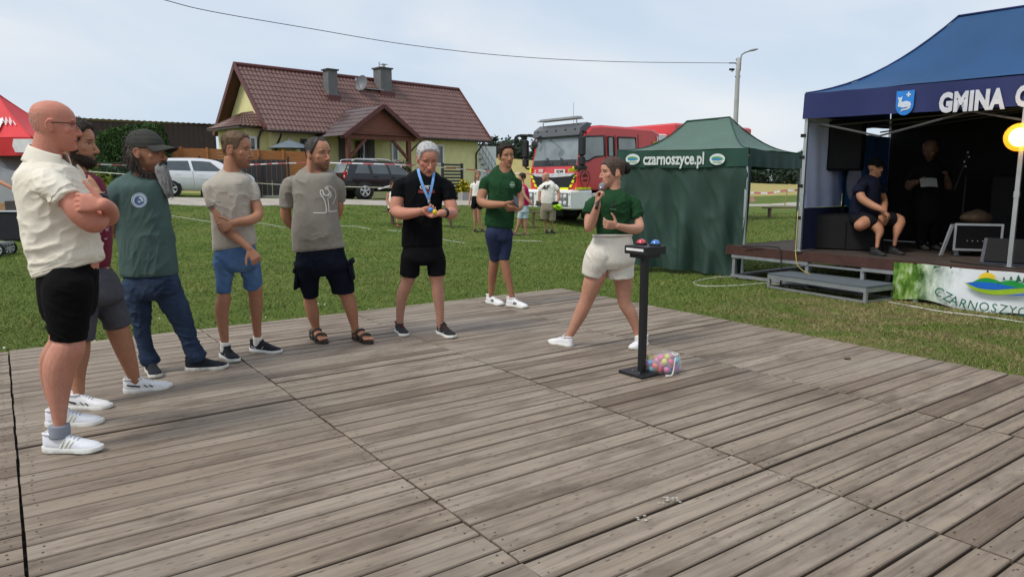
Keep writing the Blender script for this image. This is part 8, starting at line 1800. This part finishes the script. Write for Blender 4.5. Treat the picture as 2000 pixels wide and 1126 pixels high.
# woman in pink
d = 19.9; f1_, f2_ = sfoot(1007, 457, d, 20, .24), sfoot(1026, 461, d, 10, .24)
spec = dict(d=d, cx=1020, seed=90, skin=SK['fair'], label='short-haired woman in pink sleeveless top and pale blue shorts walking on the lawn', group='people on the lawn by the truck', ntilt=.0,
    torso=[(1013, 401, 1034, 400, .13), (1014, 390, 1034, 389, .13), (1015, 377, 1034, 377, .14), (1016, 366, 1031, 366, .14), (1018, 360, 1027, 361, .07)], hips=[(1012, 398, 1034, 398, .13), (1011, 408, 1034, 408, .14), (1011, 414, 1034, 414, .13)], neck=[(1022, 366, 0, 4), (1021, 357, 0, 3.6), (1020, 350, 0, 3.6)],
    head=dict(x=1020, y=347, yaw=-70, h=16, pitch=10), sleeves=[],
    arms=[dict(pts=[(1021, 367, -.15, 3.8), (1024, 380, -.17, 3.4), (1031, 390, -.18, 2.8), (1037, 396, -.20, 2.1)], hand=dict(d=(.7, -.1, -.6), pn=(-.6, 0, -.7), size=.165)), dict(pts=[(1026, 367, .15, 3.6), (1031, 380, .14, 3), (1036, 393, .1, 2.2)], hand=dict(d=(.7, -.1, -.6), pn=(-.6, 0, -.7), size=.165))],
    legs=[dict(pts=[(1018, 416, 6), (1015, 428, 5.2), (1013, 438, 4.2), (1010, 446, 3.9), (1006, 455, 2.5)], cloth=[(1019, 414, 7.4), (1017, 420, 7), (1016, 426, 7)]), dict(pts=[(1026, 416, 6), (1026, 428, 5.2), (1026, 440, 4.2), (1027, 448, 3.9), (1026, 459, 2.5)], cloth=[(1026, 414, 7.4), (1026, 420, 7), (1026, 426, 7)])], paint=dict(brow=(.1, .06, .04)))
p = lawn_person(spec, cloth('magenta cotton', lin(176, 20, 92), .08), cloth('pale blue denim', lin(172, 190, 198), .05), (f1_, f2_), tops='top'); p.H.grow(front_hair(.19, .145, .055, .022, .018), .04, hair_mat('dark auburn hair', (.028, .014, .012)), p.root, n=300)
for f in (f1_, f2_): small_shoe(p, spec, f[0], f[1], mat('tan sandal', (.15, .09, .06), .6), f[2], .24)
# man with the helmet
d = 20.6; f1_, f2_ = sfoot(1068, 455, d, 80), sfoot(1079, 455, d, 70)
spec = dict(d=d, cx=1072, seed=96, skin=SK['pale'], label='bald man in white t-shirt and khaki shorts holding a neon helmet by the truck', group='people on the lawn by the truck', ntilt=.03,
    torso=[(1056, 397, 1084, 398, .14), (1055, 388, 1085, 388, .15), (1056, 376, 1085, 376, .15), (1057, 364, 1086, 364, .14), (1060, 357, 1083, 357, .11), (1066, 353, 1077, 353, .07)], hips=[(1055, 394, 1085, 395, .14), (1055, 402, 1086, 402, .15), (1055, 410, 1086, 410, .14)], neck=[(1070, 360, 0, 4.6), (1068, 351, 0, 4.2), (1066, 346, 0, 4.2)],
    head=dict(x=1065.5, y=345.5, yaw=-60, h=17, pitch=0), sleeves=[[(1061, 358, 0, 4.8), (1056, 366, 0, 5.4), (1055, 374, 0, 4.8)], [(1083, 358, 0, 4.8), (1087, 366, 0, 5.4), (1090, 371, 0, 4.8)]],
    arms=[dict(pts=[(1056, 368, 0, 4), (1053.5, 384, .0, 3.5), (1054, 393, -.02, 3), (1057, 397, .05, 2.4)]), dict(pts=[(1088, 368, 0, 4), (1092, 380, .0, 3.6), (1090, 390, -.04, 2.8), (1088, 395, -.06, 2.4)], hand=dict(d=(-.1, -.2, -1), pn=(-1, .1, 0), size=.18))],
    legs=[dict(pts=[(1063, 412, 7), (1064, 425, 5.6), (1065, 436, 4.4), (1066, 452, 2.7)], cloth=[(1063, 410, 8.2), (1062.5, 420, 7.8), (1063, 427, 7.6)]), dict(pts=[(1077, 412, 7), (1078, 425, 5.6), (1078, 437, 4.4), (1079, 452, 2.7)], cloth=[(1078, 410, 8.2), (1078, 420, 7.8), (1078, 430, 7.6)])], paint=dict(stubble=(.3, (.3, .2, .16))))
p = lawn_person(spec, white_m, cloth('khaki cotton', lin(150, 140, 122), .08), (f1_, f2_)); M = MB()
printed('print', p.root, p.surf, [px_line([(1058.5, 369), (1064.5, 361.8)], 1.6, 2), px_line([(1064.5, 361.6), (1064, 370)], 1.8, 2), px_line([(1059, 368.2), (1067, 367.2)], 1.5, 2), px_line([(1069, 361.6), (1067.6, 370)], 1.8, 2), px_line([(1068, 362.2), (1075, 361.6)], 1.7, 2), px_line([(1068.4, 366), (1073, 365.6)], 1.5, 2)], black_m, off=.02)
for f in (f1_, f2_): small_shoe(p, spec, f[0], f[1], mat('dark runner', (.02, .02, .022), .7), f[2])
hc = P(1089, 403, d - .10); hr = empty('helmet', hc - Z3 * .12); tag(hr, 'neon yellow-green helmet hanging from the hand of the man in white', 'helmet'); M = MB(); M.ball(hc, (.145, .115, .10), ax=np.array(((.9, 0, -.43), (0, 1, 0), (.43, 0, .9)))); build('shell', M, mat('neon shell', (.42, .80, .02), .35, coat=.4), hr, smooth=True); M = MB(); M.ball(hc + np.array((-.06, -.02, .085)), (.10, .09, .06)); M.box(hc + np.array((.0, -.113, .0)), (.13, .012, .025), ax=np.array(((.85, 0, -.5), (0, 1, 0), (.5, 0, .85)))); build('strap', M, black_m, hr, smooth=True)
# man on the bench
d = 21.3; spec = dict(d=d, cx=764, seed=102, skin=SK['tan'], label='man in white vest seated on the bench, mostly hidden behind the man in black', group='people on the lawn by the truck', ntilt=0,
    torso=[(757, 408, 778, 408, .13), (757, 395, 778, 395, .14), (758, 384, 778, 384, .15), (761, 376, 776, 376, .13), (764, 373, 772, 373, .06)], hips=[(756, 404, 780, 404, .14), (756, 409, 782, 409, .15), (757, 412, 782, 412, .14)], neck=[(768, 380, 0, 4), (768, 372, 0, 3.8), (768, 366, 0, 3.8)], head=dict(x=767, y=362, yaw=30, h=16), sleeves=[],
    arms=[dict(pts=[(759, 380, -.05, 3.8), (757, 393, -.08, 3.3), (766, 404, -.25, 2.6), (772, 406, -.32, 2.2)]), dict(pts=[(777, 380, .05, 3.8), (780, 393, 0, 3.3), (776, 404, -.25, 2.6)])],
    legs=[dict(pts=[(763, 409, 6.5), (768, 411, 6), (773, 412, 5.2), (775, 424, 4.2), (776, 434, 2.8)], cloth=[(763, 409, 7), (768, 411, 6.8), (772, 414, 6.4)], dy1=-.45, pw=.35), dict(pts=[(775, 409, 6.5), (780, 411, 6), (785, 412, 5.2), (786, 424, 4.2), (787, 434, 2.8)], cloth=[(775, 409, 7), (780, 411, 6.8), (784, 414, 6.4)], dy1=-.45, pw=.35)], paint=dict(brow=(.06, .04, .03)))
p = lawn_person(spec, white_m, black_m, (None, None), tops='vest'); p.H.grow(front_hair(.19, .15, .08, .01, .005), .06, hair_mat('dark brown hair', (.022, .014, .010)), p.root, n=200)
for x in (776, 787): q = P(x, 438, d - .45); z_ = TZ(q[0], q[1]); small_shoe(p, spec, (q[0], q[1] + .1, z_), (q[0] + .02, q[1] - .17, z_), mat('orange trainers', (.50, .10, .03), .6, col2=(.03, .03, .035), vscale=9), z_)
# seated man on the stage
d = 10.15; sh_n = cloth('navy shirt cotton', lin(22, 26, 42), .15); sf = [P(1712, 492, 9.72), P(1748, 487, 9.85)]
spec = dict(d=d, cx=1700, seed=108, vox=.007, skin=SK['tan'], label='man in dark cap, navy shirt and shorts sitting on a black box on the stage', group='people on the stage', ntilt=.02,
    torso=[(1659, 425, 1713, 425, .16), (1660, 405, 1716, 405, .17), (1664, 385, 1718, 384, .17), (1672, 365, 1720, 362, .16), (1680, 350, 1718, 350, .13), (1692, 340, 1714, 342, .07)], hips=[(1659, 412, 1718, 412, .17), (1658, 425, 1722, 425, .18), (1660, 436, 1720, 436, .16)], neck=[(1706, 350, 0, 11), (1708, 338, 0, 10), (1710, 328, 0, 10)],
    head=dict(x=1710, y=327, yaw=50, h=35, pitch=2), sleeves=[[(1690, 352, -.12, 9), (1678, 366, -.18, 12), (1678, 378, -.22, 11)], [(1714, 352, .12, 9), (1721, 368, .16, 10), (1722, 382, .14, 9)]],
    arms=[dict(pts=[(1679, 370, -.2, 9), (1684, 388, -.27, 8.5), (1702, 400, -.36, 7.5), (1720, 408, -.45, 6), (1727, 412, -.47, 5)], hand=dict(d=(.6, -.3, -.75), pn=(-.3, .6, -.6), size=.18)), dict(pts=[(1721, 370, .16, 8), (1727, 392, .05, 7), (1727, 408, -.2, 6), (1727, 416, -.36, 5)], hand=dict(d=(.2, -.5, -.85), pn=(-.4, .7, -.3), size=.18))],
    legs=[dict(pts=[(1680, 428, 15), (1702, 430, 14), (1718, 432, 11.5), (1717, 450, 9.5), (1715, 466, 8.5), (1713, 482, 6)], cloth=[(1680, 428, 19), (1698, 430, 18), (1711, 433, 16)], dy1=-.43, dy0=-.12, pw=.32), dict(pts=[(1705, 426, 15), (1735, 428, 14), (1757, 430, 11), (1753, 448, 9), (1749, 464, 8), (1747, 478, 6)], cloth=[(1705, 426, 19), (1730, 428, 17), (1747, 430, 15)], dy1=-.30, dy0=.05, pw=.32)], paint=dict(brow=(.06, .04, .03), stubble=(.4, (.15, .1, .08))))
p = lawn_person(spec, sh_n, cloth('dark shorts cotton', lin(24, 25, 30), .15), (None, None), z=SH)
for q in sf: small_shoe(p, spec, (q[0] - .05, q[1] + .06, SH), (q[0] + .02, q[1] - .2, SH), mat('dark runner', (.02, .02, .022), .7), SH)
V, f = p.H.shell(lambda th, z: np.full_like(th, .012) * smooth01((z - .140) / .004) - .004, .142, .258, rough=0); M = MB(); M.add(V, f); cp = build('cap', M, black_m, p.root, smooth=True); M = MB(); M.grid(lambda u, v: p.H.w((math.sin((u - .5) * 2.2) * .084, math.cos((u - .5) * 2.2) * .10 + v * .07 * max(0, math.cos((u - .5) * 2.2)) ** .6, .158 - .016 * v - .03 * math.sin((u - .5) * 2.2) ** 2)), 16, 6); build('brim', M, black_m, cp, smooth=True)
# standing man reading on the stage
d = 10.5; spec = dict(d=d, cx=1810, seed=114, vox=.008, skin=(.13, .07, .05), label='man in black reading a sheet of paper in the dark of the stage', group='people on the stage', ntilt=.03,  # skin darkened in colour to stand for the stage shade
    torso=[(1784, 420, 1838, 420, .13), (1783, 390, 1840, 390, .14), (1781, 360, 1842, 360, .15), (1780, 335, 1844, 335, .15), (1788, 316, 1838, 316, .12), (1800, 306, 1826, 306, .07)], hips=[(1784, 405, 1838, 405, .13), (1783, 420, 1840, 420, .14), (1784, 432, 1839, 432, .13)], neck=[(1814, 318, 0, 11), (1815, 304, -.02, 10), (1816, 294, -.04, 10)], head=dict(x=1816, y=293, yaw=-10, h=38, pitch=25, dy=-.06),
    sleeves=[[(1790, 322, 0, 9), (1781, 338, 0, 12), (1777, 360, -.03, 10)], [(1836, 322, 0, 9), (1845, 338, 0, 12), (1849, 360, -.03, 10)]], arms=[dict(pts=[(1780, 340, 0, 9), (1775, 365, -.08, 8), (1783, 358, -.2, 7), (1792, 355, -.28, 5)], hand=dict(d=(.9, -.2, 0), pn=(.2, .8, .5), size=.18)), dict(pts=[(1846, 340, 0, 9), (1852, 365, -.08, 8), (1850, 352, -.2, 6), (1849, 348, -.26, 5)], hand=dict(d=(-.3, -.4, .6), pn=(-.6, .6, 0), size=.18))],
    legs=[dict(pts=[(1800, 430, 14), (1800, 455, 10), (1800, 475, 8)], cloth=[(1799, 428, 16), (1799, 455, 12), (1799, 478, 10)], dy1=0), dict(pts=[(1824, 430, 14), (1824, 455, 10), (1824, 475, 8)], cloth=[(1824, 428, 16), (1824, 455, 12), (1824, 478, 10)], dy1=0)], paint=dict(stubble=(.5, (.06, .045, .04))))
p = lawn_person(spec, black_m, black_m, (None, None), low='trousers', z=SH)
for x in (1802, 1826): q = P(x, 480, d); small_shoe(p, spec, (q[0], d + .06, SH), (q[0] - .03, d - .2, SH), mat('grey trainer', (.10, .09, .08), .6), SH)
M = MB(); c = P(1812, 357, d - .36); M.grid(lambda u, v: c + np.array(((u - .5) * .24, -.05 * v, (.5 - v) * .12 + .01 * math.sin(u * 3))), 6, 4); tag(build('paper_sheet', M, mat('shade-darkened paper', (.2, .22, .22), .7), None, origin=c), 'white sheet of paper held by the man in black on the stage', 'paper')  # white paper, its colour darkened for the shade on stage
# helper at the stall, cut by the left edge
d = 15.9; f1_, f2_ = sfoot(-70, 478, d, 30), sfoot(-40, 478, d, 30)
spec = dict(d=d, cx=-52, seed=120, skin=SK['tan'], label='helper behind the stall table, bare forearm reaching into view at the left edge', group=None, ntilt=.0,
    torso=[(-72, 410, -32, 410, .14), (-72, 390, -33, 390, .15), (-71, 365, -32, 365, .15), (-70, 345, -32, 345, .15), (-64, 335, -38, 335, .11), (-57, 330, -45, 330, .06)], hips=[(-72, 402, -32, 402, .14), (-73, 412, -31, 412, .15), (-72, 420, -32, 420, .14)], neck=[(-51, 340, 0, 6), (-50, 328, 0, 5.6), (-49, 320, 0, 5.6)], head=dict(x=-49, y=319, yaw=50, h=22),
    sleeves=[[(-66, 340, 0, 5), (-73, 350, 0, 6.5), (-74, 362, 0, 6)], [(-36, 340, 0, 5), (-28, 348, 0, 6.5), (-22, 352, -.05, 6)]], arms=[dict(pts=[(-72, 350, 0, 5), (-76, 375, 0, 4.4), (-70, 392, -.1, 3.5)], hand=dict(d=(.4, -.3, -.8), pn=(1, 0, 0), size=.18)), dict(pts=[(-28, 348, 0, 5), (-8, 352, -.15, 4.8), (14, 362, -.25, 4.2), (27, 369, -.3, 2.9)], hand=dict(d=(.85, -.1, -.5), pn=(-.3, .3, -.9), size=.18))],
    legs=[dict(pts=[(-60, 425, 8), (-62, 445, 6), (-66, 470, 3.4)], cloth=[(-60, 420, 10), (-61, 432, 9), (-62, 442, 8)]), dict(pts=[(-42, 425, 8), (-41, 445, 6), (-40, 470, 3.4)], cloth=[(-42, 420, 10), (-41, 432, 9), (-41, 442, 8)])], paint=dict(brow=(.06, .04, .03)))
p = lawn_person(spec, cloth('dark tee', lin(30, 32, 40), .15), cloth('dark shorts cotton', lin(24, 25, 30), .15), (f1_, f2_)); p.H.grow(front_hair(.19, .15, .08, .014, .006), .06, hair_mat('dark brown hair', (.022, .014, .010)), p.root, n=200)
for f in (f1_, f2_): small_shoe(p, spec, f[0], f[1], mat('dark runner', (.02, .02, .022), .7), f[2])
